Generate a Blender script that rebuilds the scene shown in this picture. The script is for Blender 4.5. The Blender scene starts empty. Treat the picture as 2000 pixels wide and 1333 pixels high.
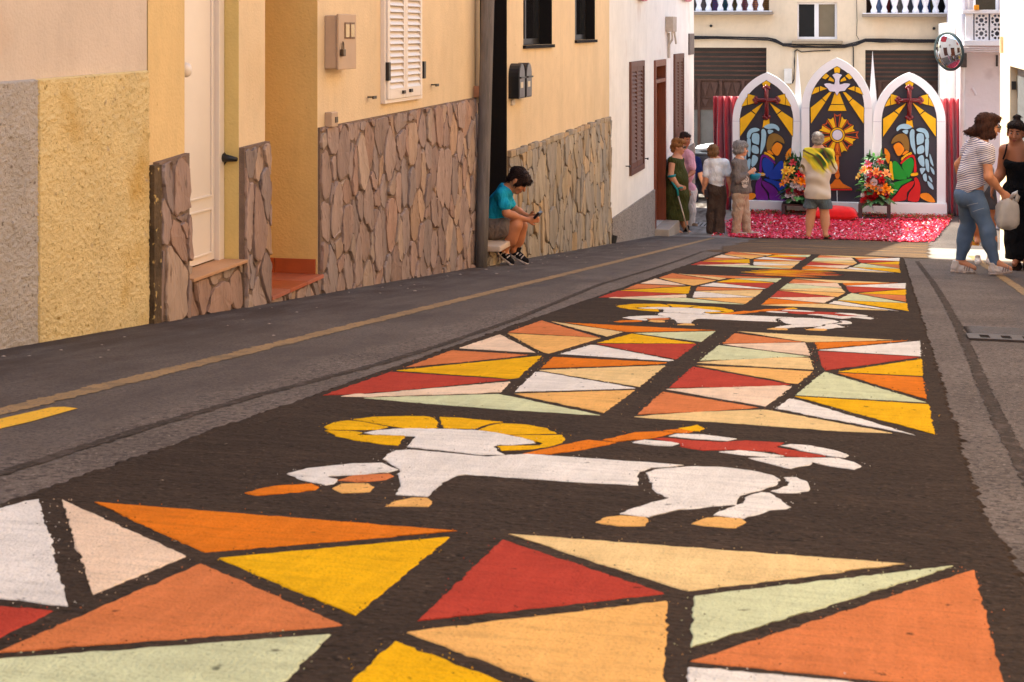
import bpy, bmesh, math, random
import numpy as np
from mathutils import Vector, Matrix
from mathutils.geometry import tessellate_polygon
random.seed(7); RNG = np.random.default_rng(7)
scene = bpy.context.scene
COL = scene.collection

# ------------------------------------------------------------------ camera, sky, sun, exposure
F = 3000.0; HORIZON = 60.0; YAW = .2377          # focal length in photo pixels, eye-level row, turn to the left of the street axis
SLOPE = .1049; EYE = .7; WALL = -3.456           # street falls 10.5 %, camera crouches 0.7 m above it, left house line
cam_data = bpy.data.cameras.new('camera'); cam = bpy.data.objects.new('camera', cam_data); COL.objects.link(cam)
cam_data.sensor_width = 36; cam_data.lens = 36 * F / 2000; cam_data.shift_y = (HORIZON - 666.5) / 2000
cam_data.clip_start = .05; cam_data.clip_end = 500
cam.rotation_euler = (math.radians(90), 0, YAW); scene.camera = cam
cam_data.dof.use_dof = True; cam_data.dof.focus_distance = 15.0; cam_data.dof.aperture_fstop = 14.0

world = bpy.data.worlds.new('World'); scene.world = world; world.use_nodes = True
wn = world.node_tree; bg = wn.nodes['Background']
SUN_EL, SUN_AZ = math.radians(51), math.radians(20)   # sun over the left roofs, 20 degrees beyond square to the street
sky = wn.nodes.new('ShaderNodeTexSky'); sky.sky_type = 'NISHITA'; sky.sun_disc = False
sky.sun_elevation = SUN_EL; sky.sun_rotation = math.radians(-70); sky.air_density = 1.0; sky.dust_density = 2.0
wn.links.new(sky.outputs[0], bg.inputs[0]); bg.inputs[1].default_value = .15
sun_data = bpy.data.lights.new('sun', 'SUN'); sun = bpy.data.objects.new('sun', sun_data); COL.objects.link(sun)
sun_data.energy = 3.6; sun_data.angle = math.radians(.53); sun_data.color = (1, .94, .84)
SUN_DIR = Vector((math.cos(SUN_AZ) * math.cos(SUN_EL), -math.sin(SUN_AZ) * math.cos(SUN_EL), -math.sin(SUN_EL)))
sun.rotation_euler = SUN_DIR.to_track_quat('-Z', 'Y').to_euler(); sun.location = (-20, 30, 30)
vs = scene.view_settings; vs.view_transform = 'Standard'; vs.look = 'None'; vs.gamma = 1; vs.use_curve_mapping = False
vs.exposure = 1.78
try:
    vs.use_white_balance = True; vs.white_balance_temperature = 6550; vs.white_balance_tint = 0.5
except Exception: pass

# ------------------------------------------------------------------ geometry of the place
CA, SA = math.cos(YAW), math.sin(YAW)
def ray(u, v):
    r = (u - 1000) / F
    return np.array([r * CA - SA, r * SA + CA, -(v - HORIZON) / F])
def zg(y):                                      # ground height: a straight fall that levels out in the small square
    if y < 23.6: return -EYE - SLOPE * y
    z = -EYE - SLOPE * 23.6
    if y < 26: q = y - 23.6; return z - SLOPE * q + SLOPE / 4.8 * q * q
    return z - SLOPE * 1.2
def on_ground(u, v):
    d = ray(u, v); den = -d[2] - SLOPE * d[1]
    if den > 1e-4:
        p = d * (EYE / den)
        if p[1] < 23.6: return p
    lo, hi = 10., 60.
    for _ in range(50):
        m = (lo + hi) / 2; p = d * m
        if p[2] > zg(p[1]): lo = m
        else: hi = m
    return d * lo
def on_x(u, v, x=WALL): d = ray(u, v); return d * (x / d[0])
def on_y(u, v, y): d = ray(u, v); return d * (y / d[1])
def V(*a): return np.array(a, float)
def unit(a): a = np.asarray(a, float); return a / (np.linalg.norm(a) + 1e-9)

# ------------------------------------------------------------------ materials
def lin(c):
    return tuple((x / 255 / 12.92 if x / 255 <= .04045 else ((x / 255 + .055) / 1.055) ** 2.4) for x in c)
MATS = {}
def mat(name, rgb, rough=.8, var=.12, scale=6., bump=.0, bscale=80., metal=0., spec=.3, rnd=0., speck=None, alpha=None, srgb=True, sheen=0., stretch=None, trans=0., folds=None, streaks=None):
    """one procedural material: base colour, soft cloudy variation, fine relief, optional specks and dirt"""
    if name in MATS: return MATS[name]
    m = bpy.data.materials.new(name); m.use_nodes = True; nt = m.node_tree; N = nt.nodes; L = nt.links
    b = N['Principled BSDF']; c = lin(rgb) if srgb else rgb
    tc = N.new('ShaderNodeTexCoord'); co = tc.outputs['Object']
    if stretch:
        mp = N.new('ShaderNodeMapping'); mp.inputs['Scale'].default_value = stretch; L.new(co, mp.inputs[0]); co = mp.outputs[0]
    n = N.new('ShaderNodeTexNoise'); n.inputs['Scale'].default_value = scale; n.inputs['Detail'].default_value = 6; n.inputs['Roughness'].default_value = .6
    L.new(co, n.inputs['Vector'])
    r = N.new('ShaderNodeValToRGB'); r.color_ramp.elements[0].position = .3; r.color_ramp.elements[1].position = .7
    r.color_ramp.elements[0].color = (*[max(0, x * (1 - var)) for x in c], 1); r.color_ramp.elements[1].color = (*[min(1, x * (1 + var)) for x in c], 1)
    L.new(n.outputs['Fac'], r.inputs[0]); out = r.outputs[0]
    if rnd:
        oi = N.new('ShaderNodeObjectInfo'); hs = N.new('ShaderNodeHueSaturation')
        mr = N.new('ShaderNodeMapRange'); mr.inputs[3].default_value = 1 - rnd; mr.inputs[4].default_value = 1 + rnd
        L.new(oi.outputs['Random'], mr.inputs[0]); L.new(mr.outputs[0], hs.inputs['Value'])
        mu = N.new('ShaderNodeMath'); mu.operation = 'MULTIPLY'; mu.inputs[1].default_value = 7.31; L.new(oi.outputs['Random'], mu.inputs[0])
        fr = N.new('ShaderNodeMath'); fr.operation = 'FRACT'; L.new(mu.outputs[0], fr.inputs[0])
        m2 = N.new('ShaderNodeMapRange'); m2.inputs[3].default_value = 1 - rnd * 1.6; m2.inputs[4].default_value = 1 + rnd * .6; L.new(fr.outputs[0], m2.inputs[0]); L.new(m2.outputs[0], hs.inputs['Saturation'])
        L.new(out, hs.inputs['Color']); out = hs.outputs[0]
    for sp in (speck or []):                     # (scale, threshold, rgb, softness)
        sn = N.new('ShaderNodeTexNoise'); sn.inputs['Scale'].default_value = sp[0]; sn.inputs['Detail'].default_value = 3; L.new(co, sn.inputs['Vector'])
        sr = N.new('ShaderNodeMapRange'); sr.inputs[1].default_value = sp[1]; sr.inputs[2].default_value = sp[1] + sp[3]; L.new(sn.outputs['Fac'], sr.inputs[0])
        mx = N.new('ShaderNodeMix'); mx.data_type = 'RGBA'; L.new(sr.outputs[0], mx.inputs[0]); L.new(out, mx.inputs[6]); mx.inputs[7].default_value = (*lin(sp[2]), 1); out = mx.outputs[2]
    for sc, st, rgb2, amt in (streaks or []):    # run-down stains, brush marks: noise drawn out along one axis
        mp3 = N.new('ShaderNodeMapping'); mp3.inputs['Scale'].default_value = st; L.new(tc.outputs['Object'], mp3.inputs[0]); s3 = N.new('ShaderNodeTexNoise'); s3.inputs['Scale'].default_value = sc; s3.inputs['Detail'].default_value = 6; s3.inputs['Roughness'].default_value = .65; L.new(mp3.outputs[0], s3.inputs['Vector'])
        r3 = N.new('ShaderNodeMapRange'); r3.inputs[1].default_value = .48; r3.inputs[2].default_value = .75; r3.inputs[4].default_value = amt; L.new(s3.outputs['Fac'], r3.inputs[0])
        x3 = N.new('ShaderNodeMix'); x3.data_type = 'RGBA'; L.new(r3.outputs[0], x3.inputs[0]); L.new(out, x3.inputs[6]); x3.inputs[7].default_value = (*lin(rgb2), 1); out = x3.outputs[2]
    L.new(out, b.inputs['Base Color'])
    b.inputs['Roughness'].default_value = rough; b.inputs['Metallic'].default_value = metal
    b.inputs['Specular IOR Level'].default_value = spec
    if sheen: b.inputs['Sheen Weight'].default_value = sheen
    if alpha is not None: b.inputs['Alpha'].default_value = alpha
    if trans: b.inputs['Transmission Weight'].default_value = trans
    if bump:
        bn = N.new('ShaderNodeTexNoise'); bn.inputs['Scale'].default_value = bscale; bn.inputs['Detail'].default_value = 5; L.new(co, bn.inputs['Vector'])
        bp = N.new('ShaderNodeBump'); bp.inputs['Strength'].default_value = bump; bp.inputs['Distance'].default_value = .01; L.new(bn.outputs['Fac'], bp.inputs['Height']); L.new(bp.outputs[0], b.inputs['Normal'])
        if folds:                                # soft creases of cloth
            mp2 = N.new('ShaderNodeMapping'); mp2.inputs['Scale'].default_value = folds[2]; L.new(tc.outputs['Object'], mp2.inputs[0]); fn = N.new('ShaderNodeTexNoise'); fn.inputs['Scale'].default_value = folds[0]; fn.inputs['Detail'].default_value = 2; fn.inputs['Distortion'].default_value = 1.2; L.new(mp2.outputs[0], fn.inputs['Vector'])
            b2 = N.new('ShaderNodeBump'); b2.inputs['Strength'].default_value = folds[1]; b2.inputs['Distance'].default_value = .06; L.new(fn.outputs['Fac'], b2.inputs['Height']); L.new(bp.outputs[0], b2.inputs['Normal']); L.new(b2.outputs[0], b.inputs['Normal'])
    MATS[name] = m; return m

# ------------------------------------------------------------------ mesh helpers
ORG = {}                                        # world origin of every object made here
def org(o): return ORG.get(o.name, np.zeros(3)) if o is not None else np.zeros(3)
def tag(o, label=None, cat=None, group=None, kind=None):
    if label: o['label'] = label
    if cat: o['category'] = cat
    if group: o['group'] = group
    if kind: o['kind'] = kind
    return o
def link(o, parent, origin):
    COL.objects.link(o); origin = np.asarray(origin, float)
    o.location = Vector(origin - org(parent)); ORG[o.name] = origin
    if parent is not None: o.parent = parent
    return o
def empty(name, loc, label=None, cat=None, group=None, parent=None):
    o = bpy.data.objects.new(name, None); o.empty_display_size = .1
    link(o, parent, loc); return tag(o, label, cat, group)
def mesh_obj(name, verts, faces, mats, parent=None, origin=None, smooth=False, fm=None):
    verts = np.asarray(verts, float).reshape(-1, 3)
    if origin is None: origin = org(parent) if parent is not None else np.zeros(3)
    me = bpy.data.meshes.new(name); me.from_pydata((verts - np.asarray(origin)).tolist(), [], [list(map(int, f)) for f in faces])
    for m in (mats if isinstance(mats, (list, tuple)) else [mats]): me.materials.append(m)
    if fm is not None: me.polygons.foreach_set('material_index', np.asarray(fm, np.int32))
    if smooth: me.polygons.foreach_set('use_smooth', np.ones(len(me.polygons), bool))
    me.update(); return link(bpy.data.objects.new(name, me), parent, origin)
def copy_obj(src, parent, origin):              # shares mesh data
    o = src.copy(); COL.objects.link(o); o.parent = parent; o.location = Vector(np.asarray(origin, float) - org(parent)); ORG[o.name] = np.asarray(origin, float); return o

class MB:
    def __init__(s): s.v = []; s.f = []; s.m = []; s.cur = 0
    def add(s, vs, fs):
        k = len(s.v); s.v += [tuple(map(float, x)) for x in vs]; s.f += [[i + k for i in f] for f in fs]; s.m += [s.cur] * len(fs); return s
    def quad(s, a, b, c, d): return s.add([a, b, c, d], [(0, 1, 2, 3)])
    def box(s, x0, x1, y0, y1, z0, z1, bev=0.):
        if bev <= 0:
            vs = [(x, y, z) for z in (z0, z1) for y in (y0, y1) for x in (x0, x1)]
            return s.add(vs, [(0, 2, 3, 1), (4, 5, 7, 6), (0, 1, 5, 4), (2, 6, 7, 3), (0, 4, 6, 2), (1, 3, 7, 5)])
        bm = bmesh.new(); bmesh.ops.create_cube(bm, size=1)
        for q in bm.verts: q.co = Vector(((x0 + x1) / 2 + q.co.x * (x1 - x0), (y0 + y1) / 2 + q.co.y * (y1 - y0), (z0 + z1) / 2 + q.co.z * (z1 - z0)))
        bmesh.ops.bevel(bm, geom=bm.edges[:], offset=bev, segments=2, affect='EDGES', profile=.6)
        return s.bm(bm)
    def bm(s, bm):
        bm.verts.index_update(); s.add([q.co for q in bm.verts], [[q.index for q in f.verts] for f in bm.faces]); bm.free(); return s
    def prism(s, poly, d):                      # poly: 3D loop, d: extrusion vector; front face at poly, back at poly+d
        n = len(poly); P = [np.asarray(p, float) for p in poly]; D = np.asarray(d, float)
        tri = tessellate_polygon([[Vector(p) for p in P]])
        fs = [tuple(t) for t in tri] + [tuple(i + n for i in reversed(t)) for t in tri] + [(i, (i + 1) % n, (i + 1) % n + n, i + n) for i in range(n)]
        return s.add(P + [p + D for p in P], fs)
    def tube(s, pts, r, seg=8, caps=True):
        P = [np.asarray(p, float) for p in pts]; n = len(P); R = r if isinstance(r, (list, tuple)) else [r] * n
        vs = []; up = V(0, 0, 1)
        for i in range(n):
            t = unit(P[min(i + 1, n - 1)] - P[max(i - 1, 0)]); a = np.cross(t, up)
            if np.linalg.norm(a) < .05: a = np.cross(t, V(1, 0, 0))
            a = unit(a); b = np.cross(t, a)
            vs += [P[i] + R[i] * (math.cos(2 * math.pi * j / seg) * a + math.sin(2 * math.pi * j / seg) * b) for j in range(seg)]
        fs = [(i * seg + j, i * seg + (j + 1) % seg, (i + 1) * seg + (j + 1) % seg, (i + 1) * seg + j) for i in range(n - 1) for j in range(seg)]
        if caps: fs += [tuple(reversed(range(seg))), tuple((n - 1) * seg + j for j in range(seg))]
        return s.add(vs, fs)
    def lathe(s, c, prof, seg=12, axis=(0, 0, 1)):   # prof: (radius, height) along the axis
        ax = unit(axis); a = np.cross(ax, V(0, 0, 1)); a = unit(a if np.linalg.norm(a) > .05 else V(1, 0, 0)); b = np.cross(ax, a); c = np.asarray(c, float); n = len(prof)
        vs = [c + ax * h + r * (math.cos(2 * math.pi * j / seg) * a + math.sin(2 * math.pi * j / seg) * b) for r, h in prof for j in range(seg)]
        fs = [(i * seg + j, i * seg + (j + 1) % seg, (i + 1) * seg + (j + 1) % seg, (i + 1) * seg + j) for i in range(n - 1) for j in range(seg)]
        fs += [tuple(reversed(range(seg))), tuple((n - 1) * seg + j for j in range(seg))]
        return s.add(vs, fs)
    def ball(s, c, r, seg=10, ring=6):
        r = r if isinstance(r, (tuple, list)) else (r, r, r)
        vs = []; fs = []
        for i in range(1, ring):
            a = math.pi * i / ring
            vs += [(c[0] + r[0] * math.sin(a) * math.cos(2 * math.pi * j / seg), c[1] + r[1] * math.sin(a) * math.sin(2 * math.pi * j / seg), c[2] + r[2] * math.cos(a)) for j in range(seg)]
        k = len(vs); vs += [(c[0], c[1], c[2] + r[2]), (c[0], c[1], c[2] - r[2])]
        for i in range(ring - 2): fs += [(i * seg + j, (i + 1) * seg + j, (i + 1) * seg + (j + 1) % seg, i * seg + (j + 1) % seg) for j in range(seg)]
        fs += [(k, j, (j + 1) % seg) for j in range(seg)] + [(k + 1, (ring - 2) * seg + (j + 1) % seg, (ring - 2) * seg + j) for j in range(seg)]
        return s.add(vs, fs)
    def build(s, name, mats, parent=None, origin=None, smooth=False):
        return mesh_obj(name, s.v, s.f, mats, parent, origin, smooth, s.m)

def smooth_loop(pts, n=4):                      # closed Catmull-Rom through the points
    P = [np.asarray(p, float) for p in pts]; k = len(P); out = []
    for i in range(k):
        a, b, c, d = P[i - 1], P[i], P[(i + 1) % k], P[(i + 2) % k]
        for j in range(n):
            t = j / n; out.append(.5 * (2 * b + (c - a) * t + (2 * a - 5 * b + 4 * c - d) * t * t + (3 * b - a - 3 * c + d) * t ** 3))
    return out
def clip_poly(P, a, b, c):                      # keep a*x+b*y<=c
    out = []
    for i in range(len(P)):
        p, q = P[i], P[(i + 1) % len(P)]; dp = a * p[0] + b * p[1] - c; dq = a * q[0] + b * q[1] - c
        if dp <= 0: out.append(p)
        if dp * dq < 0: t = dp / (dp - dq); out.append((p[0] + t * (q[0] - p[0]), p[1] + t * (q[1] - p[1])))
    return out
def noise1(x, seed=0): return (math.sin(x * 1.7 + seed) + math.sin(x * 4.1 + seed * 2.3) * .6 + math.sin(x * 9.7 + seed * 1.1) * .4 + math.sin(x * 23.3 + seed * .7) * .25) / 2.25
# ------------------------------------------------------------------ the street
def road_material():
    m = bpy.data.materials.new('worn_asphalt'); m.use_nodes = True; nt = m.node_tree; N = nt.nodes; L = nt.links; b = N['Principled BSDF']
    tc = N.new('ShaderNodeTexCoord'); co = tc.outputs['Object']
    def noise(scale, det=6, rough=.6, vec=co):
        n = N.new('ShaderNodeTexNoise'); n.inputs['Scale'].default_value = scale; n.inputs['Detail'].default_value = det; n.inputs['Roughness'].default_value = rough; L.new(vec, n.inputs['Vector']); return n.outputs['Fac']
    def rng(src, a, b_, c=0., d=1.):
        r = N.new('ShaderNodeMapRange'); r.inputs[1].default_value = a; r.inputs[2].default_value = b_; r.inputs[3].default_value = c; r.inputs[4].default_value = d; L.new(src, r.inputs[0]); return r.outputs[0]
    def mix(fac, a, c):
        x = N.new('ShaderNodeMix'); x.data_type = 'RGBA'
        L.new(fac, x.inputs[0])
        for s, k in ((a, 6), (c, 7)):
            if isinstance(s, tuple): x.inputs[k].default_value = (*lin(s), 1)
            else: L.new(s, x.inputs[k])
        return x.outputs[2]
    def math2(op, a, c):
        x = N.new('ShaderNodeMath'); x.operation = op; L.new(a, x.inputs[0])
        if isinstance(c, (int, float)): x.inputs[1].default_value = c
        else: L.new(c, x.inputs[1])
        return x.outputs[0]
    sx = N.new('ShaderNodeSeparateXYZ'); L.new(co, sx.inputs[0])
    xw = math2('ADD', sx.outputs['X'], math2('MULTIPLY', math2('SUBTRACT', noise(2.2), .5), .45))
    smooth_c = mix(rng(noise(1.1), .35, .65), (94, 81, 75), (115, 102, 95))
    smooth_c = mix(rng(noise(90, 4, .7), .42, .66), smooth_c, (68, 59, 55))
    stq = N.new('ShaderNodeMapping'); stq.inputs['Scale'].default_value = (1.2, .35, 1); L.new(co, stq.inputs[0]); smooth_c = mix(rng(noise(3.5, 6, .65, stq.outputs[0]), .5, .72), smooth_c, (74, 64, 61))
    rough_c = mix(rng(noise(1.7), .35, .65), (100, 87, 80), (122, 108, 100))
    rough_c = mix(rng(noise(48, 5, .85), .47, .6), rough_c, (54, 44, 39))
    rough_c = mix(rng(noise(70, 3, .8), .58, .68), rough_c, (158, 144, 134))
    zone = math2('MULTIPLY', rng(xw, -2.2, -2.08), rng(xw, .95, .8))
    c = mix(zone, smooth_c, rough_c)
    # light concrete of the little square further down
    yw = math2('ADD', sx.outputs['Y'], math2('MULTIPLY', math2('SUBTRACT', noise(1.5), .5), .5))
    conc = mix(rng(noise(3), .3, .7), (142, 134, 128), (162, 154, 146))
    c = mix(math2('MULTIPLY', rng(yw, 18.2, 18.5), math2('MULTIPLY', rng(yw, 22.2, 21.9), rng(xw, .45, .6))), c, conc)
    c = mix(math2('MULTIPLY', rng(yw, 23.6, 23.9), rng(xw, -1.5, -1.6)), c, conc)
    # dirt washed against the left houses
    stv = N.new('ShaderNodeMapping'); stv.inputs['Scale'].default_value = (3., .6, 1); L.new(co, stv.inputs[0])
    dirt = math2('MULTIPLY', rng(xw, -2.55, -3.3), rng(noise(2.5, 6, .6, stv.outputs[0]), .38, .6))
    c = mix(math2('MULTIPLY', dirt, .85), c, (62, 45, 37))
    # hairline cracks
    vr = N.new('ShaderNodeTexVoronoi'); vr.feature = 'DISTANCE_TO_EDGE'; vr.inputs['Scale'].default_value = .55
    wv = N.new('ShaderNodeVectorMath'); wv.operation = 'ADD'; nn = N.new('ShaderNodeTexNoise'); nn.inputs['Scale'].default_value = 2.5; nn.inputs['Detail'].default_value = 5; L.new(co, nn.inputs['Vector']); L.new(nn.outputs['Color'], wv.inputs[0]); L.new(co, wv.inputs[1]); L.new(wv.outputs[0], vr.inputs['Vector'])
    ck = rng(vr.outputs['Distance'], .006, .002); c = mix(math2('MULTIPLY', ck, .12), c, (60, 50, 46))
    # pale scuffs and crumbs
    c = mix(rng(noise(28, 4, .7), .74, .77), c, (150, 130, 118))
    L.new(c, b.inputs['Base Color']); b.inputs['Roughness'].default_value = .86; b.inputs['Specular IOR Level'].default_value = .35
    bp = N.new('ShaderNodeBump'); bp.inputs['Strength'].default_value = .8; bp.inputs['Distance'].default_value = .012; L.new(noise(60, 6, .8), bp.inputs['Height']); L.new(bp.outputs[0], b.inputs['Normal'])
    return m
xs = [-60, -12, -3.6, -2, 0, 2, 12, 60]; ys = [-30, -10, 0, 5, 10, 15, 20, 23.6] + [23.6 + .3 * i for i in range(1, 9)] + [30, 40, 120]
mesh_obj('road', [(x, y, zg(y)) for y in ys for x in xs], [(j * len(xs) + i, j * len(xs) + i + 1, (j + 1) * len(xs) + i + 1, (j + 1) * len(xs) + i) for j in range(len(ys) - 1) for i in range(len(xs) - 1)], road_material())['kind'] = 'structure'

def strip(name, pts, width, z, material, parent=None, origin=None, jit=.006, seed=1, step=.022):
    """ragged ribbon lying on the street along world points (x, y)"""
    P = [np.asarray(p[:2], float) for p in pts]; D = [0]
    for i in range(1, len(P)): D.append(D[-1] + np.linalg.norm(P[i] - P[i - 1]))
    n = max(2, int(D[-1] / step)); vs = []
    xs_ = [p[0] for p in P]; ys_ = [p[1] for p in P]
    for i in range(n + 1):
        d = D[-1] * i / n; x = np.interp(d, D, xs_); y = np.interp(d, D, ys_)
        w = width / 2; vs += [(x - w + jit * (.4 * noise1(d * 9, seed) + .8 * RNG.normal()), y, zg(y) + z), (x + w + jit * (.4 * noise1(d * 9, seed + 5) + .8 * RNG.normal()), y, zg(y) + z)]
    return mesh_obj(name, vs, [(2 * i, 2 * i + 1, 2 * i + 3, 2 * i + 2) for i in range(n)], material, parent, origin)

paint_old = mat('faded_yellow_paint', (150, 120, 82), .8, .14, 5, .4, 150, speck=[(70, .56, (104, 90, 82), .1), (9, .55, (120, 98, 72), .15)])
paint_new = mat('fresh_yellow_paint', (232, 175, 40), .7, .08, 6, .4, 150, speck=[(80, .63, (120, 95, 60), .06)])
tag(strip('road_marking', [(-2.53, -2), (-2.53, 23.5)], .085, .002, paint_old, jit=.008, seed=2), 'faded yellow edge line running along the left houses', 'road marking', 'painted road lines')
tag(strip('road_marking', [(1.03, -2), (1.03, 19.5)], .085, .002, paint_old, jit=.008, seed=4), 'faded yellow edge line by the shoes of the woman in stripes', 'road marking', 'painted road lines')
dash = MB(); dp = [on_ground(*q) for q in ((-200, 865), (100, 797), (125, 796), (152, 799), (60, 825), (-200, 885))]
dash.add([(p[0], p[1], zg(p[1]) + .002) for p in dp], [tuple(range(6))])
tag(dash.build('road_marking', paint_new), 'short bright yellow dash beside the faded line, bottom left', 'road marking', 'painted road lines')

# drain grates ------------------------------------------------------
iron = mat('cast_iron', (84, 74, 70), .6, .2, 30, .4, 90, metal=.3)
void = mat('dark_void', (12, 11, 11), .95, 0, 1)
def grate(name, c, lx, ly, n, label, slot_w=.45, m=iron):
    x, y = c; o = empty(name, (x, y, zg(y)), label, 'drain', 'street drains')
    pit = MB().quad(*[(x + sx_ * lx / 2, y + sy_ * ly / 2, zg(y + sy_ * ly / 2) + .003) for sx_, sy_ in ((-1, -1), (1, -1), (1, 1), (-1, 1))]); pit.build('drain_pit', void, o)
    def slab(nm, x0, x1, y0, y1):
        q = MB(); a = [(x0, y0), (x1, y0), (x1, y1), (x0, y1)]
        q.prism([(px, py, zg(py) + .012) for px, py in a], (0, 0, -.02)); return q.build(nm, m, o)
    fr = .06
    slab('frame', x - lx / 2 - fr, x + lx / 2 + fr, y - ly / 2 - fr, y - ly / 2); slab('frame', x - lx / 2 - fr, x + lx / 2 + fr, y + ly / 2, y + ly / 2 + fr)
    slab('frame', x - lx / 2 - fr, x - lx / 2, y - ly / 2, y + ly / 2); slab('frame', x + lx / 2, x + lx / 2 + fr, y - ly / 2, y + ly / 2)
    p = lx / n
    for i in range(n): slab('bar', x - lx / 2 + p * i + p * slot_w, x - lx / 2 + p * (i + 1), y - ly / 2, y + ly / 2)
    return o
g = on_ground(1975, 664); dg_ = grate('street_drain', (g[0] + .16, g[1]), .62, .16, 6, 'slotted iron drain grate in the asphalt at the right edge')
for k in range(7): MB().prism([(g[0] + .16 + sx_ * .36 + .03 * sy_, g[1] + .17 + .07 * k + sy_ * .05, zg(g[1] + .17 + .07 * k + sy_ * .05) + .010) for sx_, sy_ in ((-1, 0), (1, 0), (1, 1), (-1, 1))], (0, 0, -.012)).build('cover_rib', iron, dg_)
g = on_ground(1368, 440); grate('street_drain', (g[0], g[1]), .55, .5, 8, 'pale slotted drain behind the lady in green', .4, mat('pale_iron', (150, 145, 142), .6, .1, 20))

# ------------------------------------------------------------------ sand carpet
SAND = {}
def sand(code, rgb):
    SAND[code] = mat('sand_' + code, rgb, .95, .13, 5, .8, 160, spec=.1, stretch=(1, 1, 1), speck=[(75, .68, tuple(int(c * .7) for c in rgb), .1), (22, .70, tuple(int(c * .5) for c in rgb), .05), (170, .58, tuple(int(c * .86) for c in rgb), .12)], streaks=[(5, (1, 7, 1), tuple(int(c * .78) for c in rgb), .6), (4, (7, 1, 1), tuple(min(255, int(c * 1.06 + 10)) for c in rgb), .5), (60, (1, 3, 1), tuple(int(c * .6) for c in rgb), .25)])
for code, rgb in dict(red=(178, 62, 47), salmon=(208, 120, 70), orange=(220, 118, 24), yellow=(232, 174, 14), apricot=(232, 176, 102), cream=(232, 197, 138), peach=(234, 204, 176), white=(230, 221, 212), mint=(206, 208, 166)).items(): sand(code, rgb)
dark_sand = mat('dark_volcanic_sand', (57, 45, 37), .97, .16, 3, 1., 70, spec=.12, speck=[(60, .52, (36, 28, 22), .14), (75, .62, (88, 72, 61), .1), (45, .765, (170, 150, 132), .02)], streaks=[(3, (1, 6, 1), (88, 70, 58), .45), (2.5, (6, 1, 1), (50, 38, 31), .5)])
thin_sand = mat('thin_dark_sand', (56, 45, 38), .97, .2, 4, 1., 70, speck=[(55, .55, (96, 82, 75), .15), (9, .56, (88, 75, 69), .15)])
XL, XSL, XSR, XR = -1.7535, -.83, -.723, .159
carpet = empty('sand_carpet', (-.8, 9.5, zg(9.5)), 'long carpet of coloured sand with lambs and stained-glass triangles on the street', 'carpet')
rows = [i * .02 for i in range(40, 904)]; cv = []; cf = []
for i, y in enumerate(rows):
    wide = .05 * max(0, min(1, (3.6 - y) / .8))
    l = XL - .062 + .005 * noise1(y * 3, 3) + .0055 * RNG.normal(); r = XR + .055 + wide + .005 * noise1(y * 3, 8) + .0055 * RNG.normal()
    z = zg(y)
    cv += [(l, y, z + .001), (l + .01, y, z + .007), (-.8, y, z + .007), (r - .01, y, z + .007), (r, y, z + .001)]
    if i: cf += [((i - 1) * 5 + k, (i - 1) * 5 + k + 1, i * 5 + k + 1, i * 5 + k) for k in range(4)]
mesh_obj('sand_bed', cv, cf, dark_sand, carpet)
LP = [on_ground(*q) for q in ((-300, 1010), (0, 926), (270, 841), (500, 774), (740, 712), (870, 672), (1000, 627), (1170, 557), (1275, 526), (1330, 508), (1372, 492))]
strip('sand_line', LP, .042, .002, thin_sand, carpet, jit=.005, seed=11)
RP = [on_ground(*q) for q in ((2150, 1250), (2040, 990), (1987, 889), (1961, 840), (1928, 773), (1895, 691), (1868, 632), (1845, 589), (1822, 552), (1791, 511))]
strip('sand_line', RP, .045, .002, thin_sand, carpet, jit=.006, seed=17)

def ragged(pts, step, amp, seed):
    out = []; n = len(pts); s = seed * 13.7
    for i in range(n):
        a = np.asarray(pts[i], float); b = np.asarray(pts[(i + 1) % n], float); L_ = np.linalg.norm(b - a); k = max(1, int(L_ / step)); nn = np.array([-(b - a)[1], (b - a)[0]]) / (L_ + 1e-9)
        for j in range(k):
            t = j / k; w = min(1, 4 * min(t, 1 - t) + .25)
            out.append(a + (b - a) * t + nn * w * amp * (noise1(s + t * L_ * 38) + .5 * RNG.normal()))
        s += L_ * 40
    return out
PIECES = []
def piece(name, pts, code, parent, seed, step=.02, amp=.0035):
    R = ragged(pts, step, amp, seed); mb = MB()
    top = [(p[0], p[1], zg(p[1]) + .0088) for p in R]; n = len(top)
    tri = tessellate_polygon([[Vector(p) for p in top]]); mb.add(top, [tuple(t) for t in tri])
    c = np.mean(np.array(R), 0); low = [(p[0] + .003 * np.sign(p[0] - c[0]), p[1] + .003 * np.sign(p[1] - c[1]), zg(p[1]) + .0065) for p in R]
    mb.add(top + low, [(i, i + n, (i + 1) % n + n, (i + 1) % n) for i in range(n)])
    o = mb.build(name, SAND[code], parent); PIECES.append((R, code)); return o
def zt(kx, ox, oy): return lambda p: on_ground(ox + p[0] / kx, oy + p[1] / kx)[:2]
T = {'1': zt(5, 620, 620), '2': zt(4.762, 1000, 620), '3': zt(5.797, 1230, 640), '4': zt(5.714, 1500, 640), 'b': zt(2, 0, 900), 'c': zt(2, 1000, 900), 'f': zt(1, 0, 0), 'l': zt(3.03, 440, 780), 'm': zt(2.667, 1000, 780)}
def W2(spec):                                   # "zone x,y x,y zone x,y" -> world points
    out = []; z = None
    for tok in spec.split():
        if ',' in tok: out.append(T[z]([float(k) for k in tok.split(',')]))
        else: z = tok
    return out
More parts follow.
